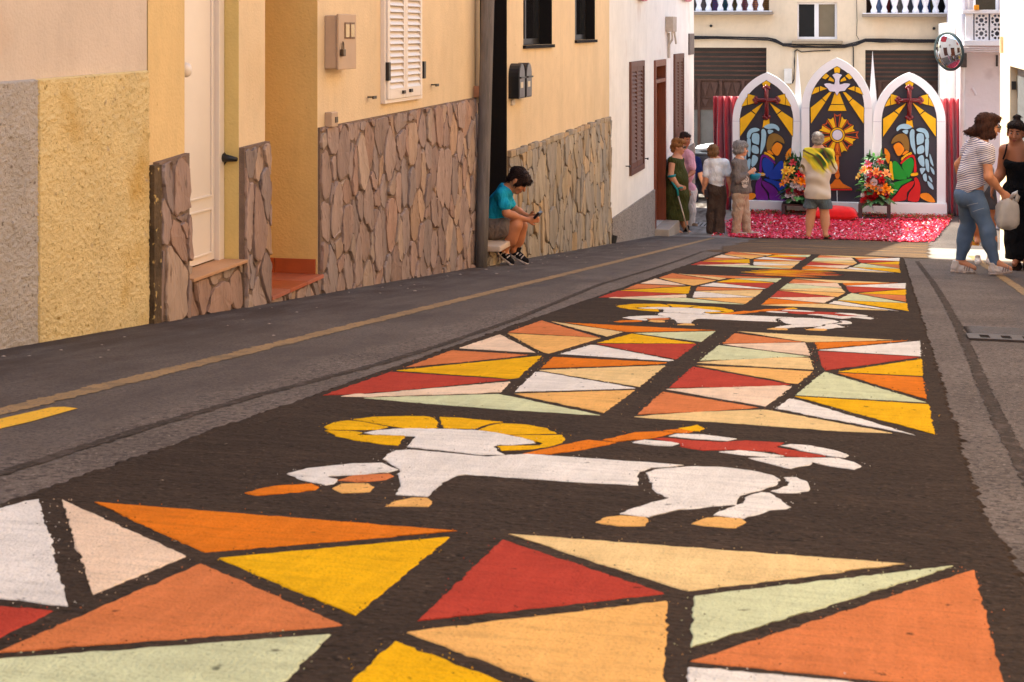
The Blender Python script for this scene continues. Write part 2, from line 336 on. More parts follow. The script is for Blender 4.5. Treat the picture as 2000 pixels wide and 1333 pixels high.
GLASS = [('red', '1 60,786 715,555 1860,632 430,771 230,780'), ('peach', '1 235,797 400,766 470,777 1875,652 1780,755 1000,785 480,802'), ('mint', '1 460,812 1770,775 2 -10,760 815,935 0,886 1 1200,875'),
 ('yellow', '1 780,541 2 268,378 60,580 -20,592 1 1740,608'), ('salmon', '1 865,510 1310,343 2 140,368 0,386'), ('peach', '1 1385,320 1780,185 2 215,345 0,335'), ('salmon', '1 1865,163 2 275,45 800,203'),
 ('apricot', '1 1860,175 2 820,209 340,355 290,345'), ('cream', '2 370,55 1025,152 880,195'), ('orange', '2 505,65 1885,137 1075,151'), ('mint', '2 1155,163 1885,147 1755,245'), ('yellow', '2 800,255 1115,168 1700,258'),
 ('red', '2 790,265 1710,265 1520,408'), ('white', '2 455,358 730,275 790,278 1500,418 1450,424'), ('orange', '2 275,492 385,388 1440,441 1350,455'), ('cream', '2 260,512 1420,468 1180,668'), ('white', '2 30,715 215,530 280,530 1145,681'),
 ('apricot', '2 30,735 1135,700 850,912'),
 ('cream', '3 1225,62 4 0,82 1390,159 440,180 0,112'), ('salmon', '3 1055,200 1190,85 4 370,180 0,188'), ('peach', '3 1060,210 4 0,195 410,188 470,335 0,275'), ('mint', '3 800,395 1010,222 4 0,288 450,345 150,355 3 1500,376'),
 ('cream', '3 765,420 1000,400 1750,358 4 460,362 505,490 0,463'), ('apricot', '3 760,455 4 0,482 490,515 325,650 200,640 0,592'), ('red', '3 455,705 715,468 4 240,660 3 1600,690'), ('peach', '3 420,725 1700,686 4 180,672 260,685 0,880 3 1525,920'),
 ('salmon', '3 90,1015 375,755 1450,936 1000,965'), ('cream', '3 60,1040 730,988 1500,961 4 0,950 1380,1209 800,1186 0,1126 3 1100,1106 300,1060'), ('white', '4 85,932 240,822 365,845 1640,1233 1500,1202 1000,1107'),
 ('yellow', '4 305,796 1788,885 1855,1222'), ('mint', '4 315,778 625,525 660,525 1760,862'), ('orange', '4 785,531 1718,580 1768,825'), ('yellow', '4 790,516 1710,375 1722,562'), ('red', '4 565,286 1690,351 650,502 600,430'),
 ('white', '4 575,272 1690,170 1700,340'), ('orange', '4 525,188 640,184 1550,165 560,262')]
FRONT = [('white', 'f -160,1045 40,990 75,983 132,1193 0,1178 -160,1160'), ('peach', 'b 243,168 725,390 362,540'), ('orange', 'b 370,177 1780,290 800,373'), ('yellow', 'b 860,398 1750,315 1385,622'), ('salmon', 'b -10,771 785,421 1330,663'),
 ('red', 'b -300,562 200,607 -300,860'), ('mint', 'b -300,822 1285,700 1200,785 1000,1000 -300,1060'), ('yellow', 'b 1250,1010 1545,728 2020,912 1960,1080'), ('cream', 'c -10,303 1530,420 685,525'), ('red', 'f 982,1063 1295,1168 818,1222'),
 ('apricot', 'f 797,1245 1300,1184 1290,1420 1210,1400 1035,1334'), ('mint', 'c 715,548 1720,428 1600,470 705,748'), ('salmon', 'c 705,804 1800,445 1912,880 1930,930'), ('white', 'f 1347,1315 1650,1342 1930,1400 1900,1480 1345,1480')]
P2 = [(c, W2(s)) for c, s in GLASS]
Y2B, Y2T = 6.698 * .7, 11.017 * .7
def remap(pts, a0, a1, b0, b1): return [(p[0], b0 + (p[1] - a0) / (a1 - a0) * (b1 - b0)) for p in pts]
def panel(y, items, step, amp, seed0, swap={}):
    o = empty('stained_glass_panel', (-.8, y, zg(y)), parent=carpet)
    for i, (c, pts) in enumerate(items): piece('sand_triangle', pts, swap.get(i, c), o, seed0 + i, step, amp)
panel(2.5, [(c, W2(s)) for c, s in FRONT], .014, .0028, 100)
panel(6.2, P2, .022, .004, 200)
panel(11.2, [(c, remap(p, Y2B, Y2T, 13.796 * .7, 18.26 * .7)) for c, p in P2], .04, .006, 300, {9: 'salmon', 26: 'orange', 31: 'salmon', 14: 'salmon'})
panel(16.2, [(c, remap(p, Y2B, Y2T, 20.645 * .7, 25.678 * .7)) for c, p in P2], .06, .008, 400, {26: 'orange', 31: 'salmon'})
LAMB = [('halo', 'yellow', 'l 760,135 870,122 1000,118 1180,117 1230,128 1255,155 1250,185 1060,190 990,175'), ('halo', 'yellow', 'l 590,180 640,155 730,143 800,150 960,180 900,195 620,198'), ('halo', 'yellow', 'l 590,203 770,208 815,217 775,230 1060,234 1020,290 940,285 800,265 680,240'),
 ('halo', 'yellow', 'l 1270,122 1400,128 1640,152 1560,160 1470,190 1300,188'), ('halo', 'yellow', 'l 1505,198 1560,175 1640,160 1800,170 1900,190 1960,220 1800,222 1660,226'), ('halo', 'yellow', 'l 1700,232 1990,230 2003,250 1990,275 1900,300 1750,318 1640,322 1615,296 1860,292 1880,280'),
 ('head', 'white', 'l 820,217 900,202 1000,193 1150,190 1300,194 1500,202 1600,215 1720,240 1820,262 1830,278 1700,287 1620,285 1585,295 1600,320 1650,345 1500,346 1300,322 1080,299 1125,240 900,228'),
 ('body', 'white', 'l 935,375 960,345 1010,322 1100,318 1300,336 1550,360 1700,347 m 0,308 80,302 400,325 890,360 800,372 720,375 660,395 645,420 655,465 300,446 0,424 l 1440,465 1380,472 1300,510 1230,565 1205,597 1015,585 1045,525 1030,470 1040,440 990,405'),
 ('foreleg', 'white', 'l 370,460 480,430 760,400 930,397 960,412 1020,436 950,455 620,475 610,485 665,495 640,520 590,528 430,488'), ('reed', 'orange', 'l 120,575 290,535 510,522 548,540 520,560 200,592'), ('reed', 'salmon', 'l 670,500 760,472 970,462 990,476 950,495 790,510'),
 ('hoof', 'apricot', 'l 640,547 690,522 840,520 875,540 850,568 700,577'), ('hoof', 'apricot', 'l 950,655 1010,625 1110,605 1190,607 1215,625 1200,655'),
 ('flag_pole', 'orange', 'm 60,300 370,232 400,228 540,243 380,275 210,302'), ('flag_pole', 'orange', 'm 475,228 640,188 770,182 840,191 740,215 540,238'), ('flag_pole', 'orange', 'm 790,178 880,170 940,182 900,190 850,188'), ('flag_pole', 'yellow', 'm 870,165 940,155 965,148 1000,168 975,180 900,175'),
 ('flag', 'red', 'm 735,222 790,216 900,228 1080,240 1220,231 1415,243 1370,265 1500,290 1630,312 1560,318 1420,311 1340,287 1150,277 1000,283 880,262 878,245'), ('flag', 'white', 'm 820,207 860,195 1000,200 1170,222 1120,231 960,221'), ('flag', 'white', 'm 630,240 690,227 780,234 868,246 830,258 740,255'),
 ('flag', 'white', 'm 1395,258 1450,250 1560,258 1700,288 1752,308 1730,320 1620,306 1480,275'), ('flag', 'white', 'm 1082,290 1180,282 1300,294 1415,311 1340,317 1200,306'), ('flag', 'white', 'm 1232,323 1400,321 1700,323 1780,345 1818,365 1780,382 1690,370 1560,345 1545,360 1460,378 1400,365'),
 ('rump', 'white', 'm 700,400 740,385 850,374 960,367 1080,370 1250,390 1360,415 1392,440 1370,465 1300,490 1180,520 1165,565 1000,580 850,600 720,632 565,615 640,585 800,540 830,532 760,505 735,480 725,440'),
 ('tail', 'white', 'm 1420,425 1480,425 1530,445 1548,475 1540,495 1480,505 1390,505 1355,495 1440,470 1450,450'), ('hind_leg', 'white', 'm 1055,622 1120,590 1210,560 1235,522 1300,503 1345,508 1400,550 1448,580 1420,590 1340,595 1215,640'),
 ('hoof', 'apricot', 'm 440,660 500,634 570,627 690,634 707,655 690,678 560,680'), ('hoof', 'apricot', 'm 940,668 1000,642 1080,634 1190,642 1213,660 1160,690 1010,680')]
lamb = [(n, c, W2(s)) for n, c, s in LAMB]
for k, (b0, b1, step, amp) in enumerate(((4.225, 6.698, .018, .003), (11.017, 13.796, .03, .005))):
    o = empty('lamb_figure', (-.8, (b0 + b1) * .35, zg((b0 + b1) * .35)), parent=carpet)
    for i, (n, c, pts) in enumerate(lamb): piece(n, remap(pts, 4.225 * .7, 6.698 * .7, b0 * .7, b1 * .7), c, o, 500 + 40 * k + i, step, amp)
o = empty('flame_figure', (-.8, 13.6, zg(13.6)), parent=carpet)
for i in range(26):
    c = ('red', 'orange', 'yellow', 'salmon', 'orange', 'yellow')[i % 6]; y = 13.05 + 1.15 * (i / 25) + .1 * random.random(); half = .52 - .36 * abs(i / 25 - .45); cx = -.80 + .16 * (random.random() - .5); w = half * (.3 + .5 * random.random()); cx += random.choice((-1, 1)) * (half - w) * random.random()
    piece('flame', [(cx - w, y), (cx - w * .3, y + .05), (cx + w * .4, y + .06), (cx + w, y + .02), (cx + w * .5, y - .03), (cx - w * .4, y - .045)], c, o, 700 + i, .05, .008)

# loose grains spilled across the edges of the coloured fields
rr = random.Random(21); gv = []; gf = []; gm_ = []; codes = list(SAND) + ['dark']
for R_, code in PIECES:
    ymin = min(p[1] for p in R_)
    if ymin > 9: continue
    per = sum(np.linalg.norm(R_[i] - R_[i - 1]) for i in range(len(R_))); cen = sum(R_) / len(R_)
    for i in range(int(per * (40 if ymin < 4.6 else 22))):
        i_ = rr.randrange(len(R_)); p = R_[i_] + (R_[i_ - 1] - R_[i_]) * rr.random(); inward = rr.random() < .35; off = abs(rr.gauss(0, .011)); d = (p - cen) / (np.linalg.norm(p - cen) + 1e-6) * (-off if inward else off); x, y = p[0] + d[0] + rr.gauss(0, .012), p[1] + d[1] + rr.gauss(0, .012)
        if y < 1: continue
        sz = rr.uniform(.0008, .0021) * (1 if y < 5 else 1.5); a = rr.uniform(0, 6.28); k = len(gv); z = zg(y) + .0094
        gv += [(x + sz * math.cos(a + t), y + sz * math.sin(a + t), zg(y + sz * math.sin(a + t)) + .0094) for t in (0, 2.1, 4.2)] + [(x, y, z + sz)]; gf += [(k, k + 1, k + 3), (k + 1, k + 2, k + 3), (k + 2, k, k + 3)]; gm_ += [len(codes) - 1 if inward else codes.index(code)] * 3
g_ = mesh_obj('loose_grains', gv, gf, [SAND[c] for c in SAND] + [dark_sand], carpet, fm=gm_); g_['kind'] = 'stuff'

# brown chippings between the carpet and the petals
def chip_material():
    m = bpy.data.materials.new('brown_wood_chippings'); m.use_nodes = True; nt = m.node_tree; N = nt.nodes; L = nt.links; b = N['Principled BSDF']
    tc = N.new('ShaderNodeTexCoord'); mp = N.new('ShaderNodeMapping'); mp.inputs['Scale'].default_value = (.28, 1.5, 1); L.new(tc.outputs['Object'], mp.inputs[0])
    n = N.new('ShaderNodeTexNoise'); n.inputs['Scale'].default_value = 2.4; n.inputs['Detail'].default_value = 8; n.inputs['Roughness'].default_value = .75; L.new(mp.outputs[0], n.inputs['Vector'])
    r = N.new('ShaderNodeValToRGB'); e = r.color_ramp.elements; e[0].position = .36; e[0].color = (*lin((48, 34, 24)), 1); e[1].position = .68; e[1].color = (*lin((176, 130, 62)), 1)
    for p, c in ((.43, (62, 44, 29)), (.49, (98, 69, 38)), (.54, (60, 44, 30)), (.6, (134, 92, 38))): q = e.new(p); q.color = (*lin(c), 1)
    L.new(n.outputs['Fac'], r.inputs[0]); L.new(r.outputs[0], b.inputs['Base Color']); b.inputs['Roughness'].default_value = .95
    bn = N.new('ShaderNodeTexNoise'); bn.inputs['Scale'].default_value = 90; L.new(tc.outputs['Object'], bn.inputs['Vector']); bp = N.new('ShaderNodeBump'); bp.inputs['Strength'].default_value = .8; bp.inputs['Distance'].default_value = .01; L.new(bn.outputs['Fac'], bp.inputs['Height']); L.new(bp.outputs[0], b.inputs['Normal'])
    return m
rows = [18.09 + .08 * i for i in range(76)]; bv = []; bf = []
for i, y in enumerate(rows):
    l = -2.0 + .10 * noise1(y * 2.3, 3) + .05 * noise1(y * 17, 2) + .02 * (y - 18); r = .48 + .05 * noise1(y * 3, 9) + .04 * noise1(y * 21, 4) + .03 * (y - 18)
    bv += [(l, y, zg(y) + .005), (-.8, y, zg(y) + .009), (r, y, zg(y) + .005)]
    if i: bf += [(3 * i - 3, 3 * i - 2, 3 * i + 1, 3 * i), (3 * i - 2, 3 * i - 1, 3 * i + 2, 3 * i + 1)]
tag(mesh_obj('wood_chippings', bv, bf, chip_material()), 'brown wood chippings spread between the sand carpet and the petals', 'wood chippings', kind='stuff')

# crumbs of plaster and grit along the left houses
rr = random.Random(9); vs = []; fs = []
for i in range(60):
    y = rr.uniform(4.5, 20); x = WALL + .1 + abs(rr.gauss(0, .28)); r_ = rr.uniform(.003, .007) * (1.6 if rr.random() < .1 else 1); k = len(vs)
    for a in range(5): t = a * 1.2566 + rr.uniform(-.3, .3); vs.append((x + r_ * 1.6 * math.cos(t), y + r_ * math.sin(t), zg(y) + .001))
    vs.append((x, y, zg(y) + r_ * .7)); fs += [(k + a, k + (a + 1) % 5, k + 5) for a in range(5)]
tag(mesh_obj('plaster_crumbs', vs, fs, mat('plaster_crumb', (168, 152, 140), .9, .2, 40)), 'pale crumbs of plaster scattered along the foot of the left houses', 'crumbs', kind='stuff')
# ------------------------------------------------------------------ walls with real openings
def wall_grid(to, s0, s1, z0, z1, ops, mb):
    """front sheet in (s, z) with openings cut out; each opening (sa, sb, za, zb, depth, jamb slot, back slot or None)"""
    S = sorted({s0, s1, *[k for o in ops for k in o[:2]]}); Z = sorted({z0, z1, *[k for o in ops for k in o[2:4]]})
    mb.cur = 0
    for i in range(len(S) - 1):
        for j in range(len(Z) - 1):
            sm, zm = (S[i] + S[i + 1]) / 2, (Z[j] + Z[j + 1]) / 2
            if any(o[0] < sm < o[1] and o[2] < zm < o[3] for o in ops): continue
            mb.quad(to(S[i], Z[j], 0), to(S[i + 1], Z[j], 0), to(S[i + 1], Z[j + 1], 0), to(S[i], Z[j + 1], 0))
    for sa, sb, za, zb, d, js, bs in ops:
        mb.cur = js
        for a, b in (((sa, za), (sb, za)), ((sb, za), (sb, zb)), ((sb, zb), (sa, zb)), ((sa, zb), (sa, za))):
            mb.quad(to(*a, 0), to(*b, 0), to(*b, d), to(*a, d))
        if bs is not None: mb.cur = bs; mb.quad(to(sa, za, d), to(sb, za, d), to(sb, zb, d), to(sa, zb, d))
    mb.cur = 0; return mb
def toX(x): return lambda s, z, d: (x - d, s, z)            # wall facing +X
def toXn(x): return lambda s, z, d: (x + d, s, z)           # wall facing -X
def toY(y): return lambda s, z, d: (s, y + d, z)            # wall facing the camera
def LY(u): return on_x(u, 0)[1]
def LZ(u, v): return on_x(u, v)[2]

plaster = lambda n, rgb, **k: mat(n, rgb, .88, k.pop('var', .06), 1.6, .35, 60, spec=.2, streaks=[(1.2, (4, 4, .35), tuple(int(c * .88) for c in rgb), .32), (.5, (1, 1, 1), tuple(int(c * .88) for c in rgb), .5), (11, (1, 1, .6), tuple(int(c * .82) for c in rgb), .22)], **k)
pl_pink = plaster('pinkish_plaster', (216, 196, 178), speck=[(1.3, .62, (204, 178, 156), .12), (5, .70, (190, 160, 136), .1)])
pl_yellow = plaster('yellow_plaster', (228, 200, 162), speck=[(1.1, .6, (220, 188, 146), .15), (24, .73, (170, 128, 84), .05)])
pl_deep = plaster('deep_yellow_plaster', (228, 190, 122), speck=[(30, .72, (150, 108, 46), .05)])
pl_olive = plaster('olive_yellow_plaster', (220, 192, 124), speck=[(30, .72, (150, 108, 46), .05)])
pl_gold = plaster('golden_plaster', (228, 194, 138), speck=[(20, .72, (178, 132, 70), .05)])
pl_white = plaster('white_plaster', (238, 230, 222), speck=[(1.2, .62, (214, 196, 184), .15), (26, .745, (160, 140, 128), .03)])
pl_cream = plaster('cream_plaster', (218, 196, 170), speck=[(.7, .6, (214, 184, 152), .15), (9, .74, (190, 160, 132), .05)])
pl_black = plaster('black_paint_plaster', (30, 25, 24), var=.2)
pl_bluewhite = plaster('white_limewash', (236, 230, 234), var=.05)
mortar = mat('brown_mortar', (128, 106, 92), .95, .18, 14, .7, 120)
stone_mats = [mat('stone_rose', (160, 130, 115), .85, .2, 9, 1., 45, rnd=.14, stretch=(1, 1, .3), speck=[(30, .6, (112, 90, 78), .12)]), mat('stone_mauve', (147, 124, 114), .85, .2, 9, 1., 45, rnd=.14, stretch=(1, 1, .3), speck=[(30, .6, (104, 88, 82), .12)]), mat('stone_tan', (170, 140, 118), .85, .2, 9, 1., 45, rnd=.14, stretch=(1, 1, .3), speck=[(30, .6, (124, 98, 80), .12)])]
stone_mats2 = [mat('stone_straw', (164, 146, 122), .85, .22, 9, .7, 60, rnd=.12, stretch=(1, 1, .35)), mat('stone_grey', (150, 138, 124), .85, .22, 9, .7, 60, rnd=.12, stretch=(1, 1, .35)), mat('stone_ochre', (176, 148, 114), .85, .22, 9, .7, 60, rnd=.12, stretch=(1, 1, .35))]
mould = mat('mouldy_mortar', (92, 74, 54), .95, .4, 12, .8, 50, speck=[(30, .62, (190, 160, 100), .06)])
tile_top = mat('terracotta_slab', (196, 146, 106), .6, .12, 5, .2, 60)
terracotta = mat('red_terracotta_tile', (176, 82, 40), .42, .12, 7, .1, 60, spec=.5, rnd=.08)
white_paint = mat('white_lacquer', (230, 216, 204), .35, .03, 3, .03, 30, spec=.5)
black_metal = mat('black_metal', (26, 22, 21), .45, .15, 20, .1, 80, spec=.5)
grey_box = mat('grey_plastic', (190, 160, 134), .55, .06, 6, .05, 60)
brown_wood = mat('dark_brown_wood', (98, 60, 46), .55, .2, 5, .2, 40, stretch=(1, 1, .1), spec=.4)
red_wood = mat('varnished_red_wood', (120, 58, 34), .4, .25, 6, .2, 40, stretch=(6, 6, .5), spec=.5)
glass_dark = mat('dark_window_glass', (26, 25, 27), .08, .1, 2, spec=.6)

def stones(parent, region, cell, aspect, x, seed, mats, thick=(.010, .026), gap=.009):
    """irregular upright slabs: a Voronoi pattern squeezed in height, each cell an own chipped stone"""
    rg = random.Random(seed); ys_ = [p[0] for p in region]; zs_ = [p[1] for p in region]
    y0, y1, z0, z1 = min(ys_), max(ys_), min(zs_), max(zs_); pts = []
    nx = max(1, round((y1 - y0) / cell)); nz = max(1, round((z1 - z0) / (cell * aspect)))
    for i in range(-1, nx + 1):
        for j in range(-1, nz + 1):
            pts.append((y0 + (i + .5 + rg.uniform(-.48, .48)) * (y1 - y0) / nx, z0 + (j + .5 + .5 * (i % 2) + rg.uniform(-.48, .48)) * (z1 - z0) / nz))
            if rg.random() < .22: pts.append((pts[-1][0] + rg.uniform(-.5, .5) * cell, pts[-1][1] + rg.uniform(-.6, .6) * cell * aspect))
    pts = [p for p in pts if rg.random() > .12]
    wt = [rg.uniform(-.22, .22) * cell * cell for _ in pts]; sq = lambda p: (p[0], p[1] / aspect)
    made = 0; root = parent
    for i, c in enumerate(pts):
        P = [sq(p) for p in region]; a = sq(c)
        near = sorted((q for q in range(len(pts)) if q != i), key=lambda q: (sq(pts[q])[0] - a[0]) ** 2 + (sq(pts[q])[1] - a[1]) ** 2)[:22]
        for q in near:
            b = sq(pts[q]); n = (b[0] - a[0], b[1] - a[1]); P = clip_poly(P, n[0], n[1], n[0] * (a[0] + b[0]) / 2 + n[1] * (a[1] + b[1]) / 2 + wt[i] - wt[q])
            if len(P) < 3: break
        if len(P) < 3: continue
        P = [np.array((p[0], p[1] * aspect)) for p in P]; cen = sum(P) / len(P)
        ar = abs(sum(P[k][0] * P[(k + 1) % len(P)][1] - P[(k + 1) % len(P)][0] * P[k][1] for k in range(len(P)))) / 2
        if ar < cell * cell * .08: continue
        # chipped outline with worn corners
        P = [p for k in range(len(P)) for p in (P[k] + (P[k - 1] - P[k]) * rg.uniform(.08, .3), P[k] + (P[(k + 1) % len(P)] - P[k]) * rg.uniform(.08, .3))]
        O = []
        for k in range(len(P)):
            p, q = P[k], P[(k + 1) % len(P)]; L_ = np.linalg.norm(q - p)
            if L_ < .016: continue
            O.append(p + (cen - p) * .03)
            
            for t in ((.3, .65) if L_ > .11 else (.5,) if L_ > .05 else ()): O.append(p + (q - p) * t + np.array((rg.gauss(0, .006), rg.gauss(0, .007))))
        if len(O) < 4: continue
        O = [p + (cen - p) / (np.linalg.norm(cen - p) + 1e-6) * min(gap * rg.uniform(.7, 1.5), .3 * np.linalg.norm(cen - p)) for p in O]
        t = rg.uniform(*thick); tilt = (rg.gauss(0, .06), rg.gauss(0, .03)); n = len(O)
        lo = [(x, p[0], p[1]) for p in O]; md = [(x + .82 * t, p[0], p[1]) for p in O]
        ins = [p + (cen - p) * rg.uniform(.015, .07) for p in O]
        hi = [(x + t + tilt[0] * (p[0] - cen[0]) + tilt[1] * (p[1] - cen[1]) + rg.uniform(-.003, .003), p[0], p[1]) for p in ins]
        fs = [(k, (k + 1) % n, (k + 1) % n + n, k + n) for k in range(n)] + [(k + n, (k + 1) % n + n, (k + 1) % n + 2 * n, k + 2 * n) for k in range(n)] + [(3 * n, k + 2 * n, (k + 1) % n + 2 * n) for k in range(n)]
        mesh_obj('stone', lo + md + hi + [(x + t + rg.uniform(0, .005), cen[0], cen[1])], fs, mats[rg.choice((0, 0, 1, 1, 2))], parent, origin=(x, cen[0], cen[1])); made += 1
    return made
def house(name, y0, y1, ztop, ops, mats, label, back=-11.):
    o = empty(name, (WALL, (y0 + y1) / 2, zg((y0 + y1) / 2)), label, 'house', 'houses along the left side of the street')
    zb = zg(y1) - .3
    wall_grid(toX(WALL), y0, y1, zb, ztop, ops, MB()).build('wall', mats, o)
    s = MB(); s.quad((back, y0, zb), (WALL, y0, zb), (WALL, y0, ztop), (back, y0, ztop)); s.quad((WALL, y1, zb), (back, y1, zb), (back, y1, ztop), (WALL, y1, ztop)); s.quad((back, y1, zb), (back, y0, zb), (back, y0, ztop), (back, y1, ztop))
    s.build('side_wall', mats[0], o); MB().box(back, WALL + .05, y0 + .004, y1 - .004, ztop, ztop + .12).build('roof', pl_cream, o)
    return o
def onwall(mb_fn): return mb_fn

# ---- first house: pink plaster above a rough stucco base
hA = house('stucco_house', -14, 6.785, 5.6, [], [pl_pink], 'pinkish house with rough grey and yellow stucco base, far left')
def vnoise(ny, nz, cell):
    a = RNG.random((ny // cell + 3, nz // cell + 3)); yi = np.arange(ny) / cell; zi = np.arange(nz) / cell; y0 = yi.astype(int); z0 = zi.astype(int); fy_ = (yi - y0)[:, None]; fz = (zi - z0)[None, :]
    fy_ = fy_ * fy_ * (3 - 2 * fy_); fz = fz * fz * (3 - 2 * fz)
    g = lambda i, j: a[np.ix_(y0 + i, z0 + j)]
    return g(0, 0) * (1 - fy_) * (1 - fz) + g(1, 0) * fy_ * (1 - fz) + g(0, 1) * (1 - fy_) * fz + g(1, 1) * fy_ * fz
def stucco(y0, y1, m, h=.006):
    ny = int((y1 - y0) / h) + 1; Yv = np.linspace(y0, y1, ny); za = np.array([LZ(0, 160) + (LZ(287, 137) - LZ(0, 160)) * (y - LY(0)) / (LY(287) - LY(0)) for y in Yv]); zb = np.array([zg(y) - .01 for y in Yv])
    nz = int(1.35 / h) + 1; t = np.linspace(0, 1, nz); Zv = zb[:, None] + (za - zb)[:, None] * t[None, :]
    d = .016 + .003 * vnoise(ny, nz, 22) + .004 * vnoise(ny, nz, 5) ** 2 + .006 * vnoise(ny, nz, 2) ** 2.5 + .004 * RNG.random((ny, nz)) ** 3
    d[:, -1] = 0; d[0, :] = 0; d[-1, :] = 0; d[:, 0] = .004
    vs = np.stack([WALL + .002 + d, np.repeat(Yv[:, None], nz, 1), Zv], -1).reshape(-1, 3)
    i, j = np.meshgrid(np.arange(ny - 1), np.arange(nz - 1), indexing='ij'); k = (i * nz + j).ravel(); fs = np.stack([k, k + nz, k + nz + 1, k + 1], 1)
    return mesh_obj('stucco_base', vs, fs.tolist(), m, hA, smooth=True)
st_grey = mat('grey_stucco', (184, 174, 166), .95, .12, 3, .9, 150, speck=[(50, .61, (124, 110, 100), .12), (1.4, .6, (150, 134, 122), .15)])
st_yel = mat('yellow_stucco', (226, 200, 146), .95, .10, 3, .9, 150, speck=[(40, .61, (160, 130, 72), .12), (1.8, .58, (206, 166, 92), .15), (14, .66, (190, 164, 132), .1)])
stucco(4.4, LY(66), st_grey); stucco(LY(66) + .003, 6.772, st_yel)

# ---- second house: two doorways, meter box, louvred shutters, stone base
STEP, PORCH = -1.265, -1.53
hB = house('yellow_house', 6.79, 12.96, 5.9, [(7.19, 7.87, STEP, .95, .118, 1, None), (8.24, 9.08, PORCH, .95, .95, 2, 2)], [pl_yellow, pl_olive, pl_deep], 'yellow house with white door, porch, louvred shutters and stone base')
mb = MB().box(WALL - .002, WALL + .004, 6.79, 7.188, LZ(330, 312) + .004, 5.8); mb.build('pilaster', pl_gold, hB)
lineB = lambda y: LZ(620, 250) + (LZ(930, 190) - LZ(620, 250)) * (y - LY(620)) / (LY(930) - LY(620))
def backing(reg, x, m, parent, th=.012): MB().prism([(x + th, y, z) for y, z in reg], (-th - .02, 0, 0)).build('mortar_bed', m, parent)
p1, p2 = LZ(330, 312), LZ(490, 281)
G = lambda y: zg(y) - .02
regs = [([(6.85, G(6.85)), (7.187, G(7.187)), (7.187, p1 + .02), (6.85, p1)], .17, 1.45, .02, 21, stone_mats), ([(7.873, G(7.873)), (8.237, G(8.237)), (8.237, p2), (7.873, p2 - .01)], .14, 1.9, .02, 22, stone_mats),
        ([(7.19, G(7.19)), (7.87, G(7.87)), (7.87, STEP - .012), (7.19, STEP - .012)], .2, 1.0, .004, 23, stone_mats), ([(8.24, G(8.24)), (9.08, G(9.08)), (9.08, PORCH - .015), (8.24, PORCH - .015)], .10, 1.3, .004, 24, stone_mats),
        ([(9.085, G(9.085)), (12.93, G(12.93)), (12.93, lineB(12.93)), (9.085, lineB(9.085))], .14, 1.65, .004, 25, stone_mats)]
for reg, cell, asp, off, sd, ms in regs:
    backing(reg, WALL + off, mortar, hB); stones(hB, reg, cell, asp, WALL + off + .008, sd, ms)
MB().box(WALL - .01, WALL + .045, 6.775, 6.852, zg(6.8) - .05, p1 - .01).build('mould_edge', mould, hB)
MB().box(WALL - .119, WALL + .055, 7.192, 7.868, STEP - .012, STEP + .006, .003).build('door_step', tile_top, hB)
# porch: tiled floor and skirting
for i in range(3):
    for j in range(3): MB().box(WALL - .94 + .33 * i, WALL - .94 + .33 * i + .325, 8.245 + .278 * j, 8.245 + .278 * j + .274, PORCH - .02, PORCH + .002, .002).build('floor_tile', terracotta, hB)
for i in range(3): MB().box(WALL - .94 + .33 * i, WALL - .94 + .33 * i + (.326 if i < 2 else .27), 9.066, 9.078, PORCH + .003, PORCH + .095, .002).build('skirting_tile', terracotta, hB)
MB().box(WALL - .945, WALL - .93, 8.245, 9.065, PORCH + .003, PORCH + .095).build('skirting_tile', terracotta, hB)
# white panelled door
xd = WALL - .118
door = empty('door', (xd, 7.53, STEP), parent=hB)
def bx(nm, par, m, *a, bev=0.): return MB().box(*a, bev).build(nm, m, par)
bx('door_leaf', door, white_paint, xd - .03, xd + .006, 7.20, 7.80, STEP + .012, .94, bev=.003)
bx('door_frame', door, white_paint, xd + .002, xd + .034, 7.80, 7.868, STEP + .004, .945, bev=.004); bx('door_frame', door, white_paint, xd + .002, xd + .034, 7.192, 7.215, STEP + .004, .945, bev=.004)
for za, zb in ((STEP + .05, STEP + .30), (STEP + .36, .86)):
    for a in ((7.25, 7.262, za, zb), (7.745, 7.757, za, zb), (7.262, 7.745, za, za + .012), (7.262, 7.745, zb - .012, zb)): bx('door_moulding', door, white_paint, xd + .006, xd + .016, *a, bev=.003)
hz = on_x(367, 137, xd + .07); MB().lathe((xd + .006, hz[1], hz[2]), [(.012, 0), (.012, .03), (.034, .04), (.04, .055), (.034, .07), (.012, .08)], 14, (1, 0, 0)).build('door_knob', white_paint, door, smooth=True)
# broken hole with a protruding pipe stub in the jamb
jam = empty('jamb_hole', (WALL - .1, 7.86, LZ(450, 310)), parent=hB)
zc = on_y(445, 310, 7.868)[2]
hole = [(-.116, .055), (-.104, .03), (-.086, .03), (-.074, .02), (-.066, .0), (-.07, -.018), (-.086, -.036), (-.098, -.044), (-.108, -.078), (-.116, -.088)]
MB().prism([(WALL + a, 7.8665, zc + b * 1.15) for a, b in hole], (0, -.004, 0)).build('broken_plaster', mat('raw_hole', (62, 48, 40), .95, .4, 30, .8, 60), jam)
MB().tube([(WALL - .1, 7.9, zc + .02), (WALL - .085, 7.85, zc + .004), (WALL + .0, 7.845, zc - .002)], [.026, .024, .012], 10).build('pipe_stub', black_metal, jam, smooth=True)
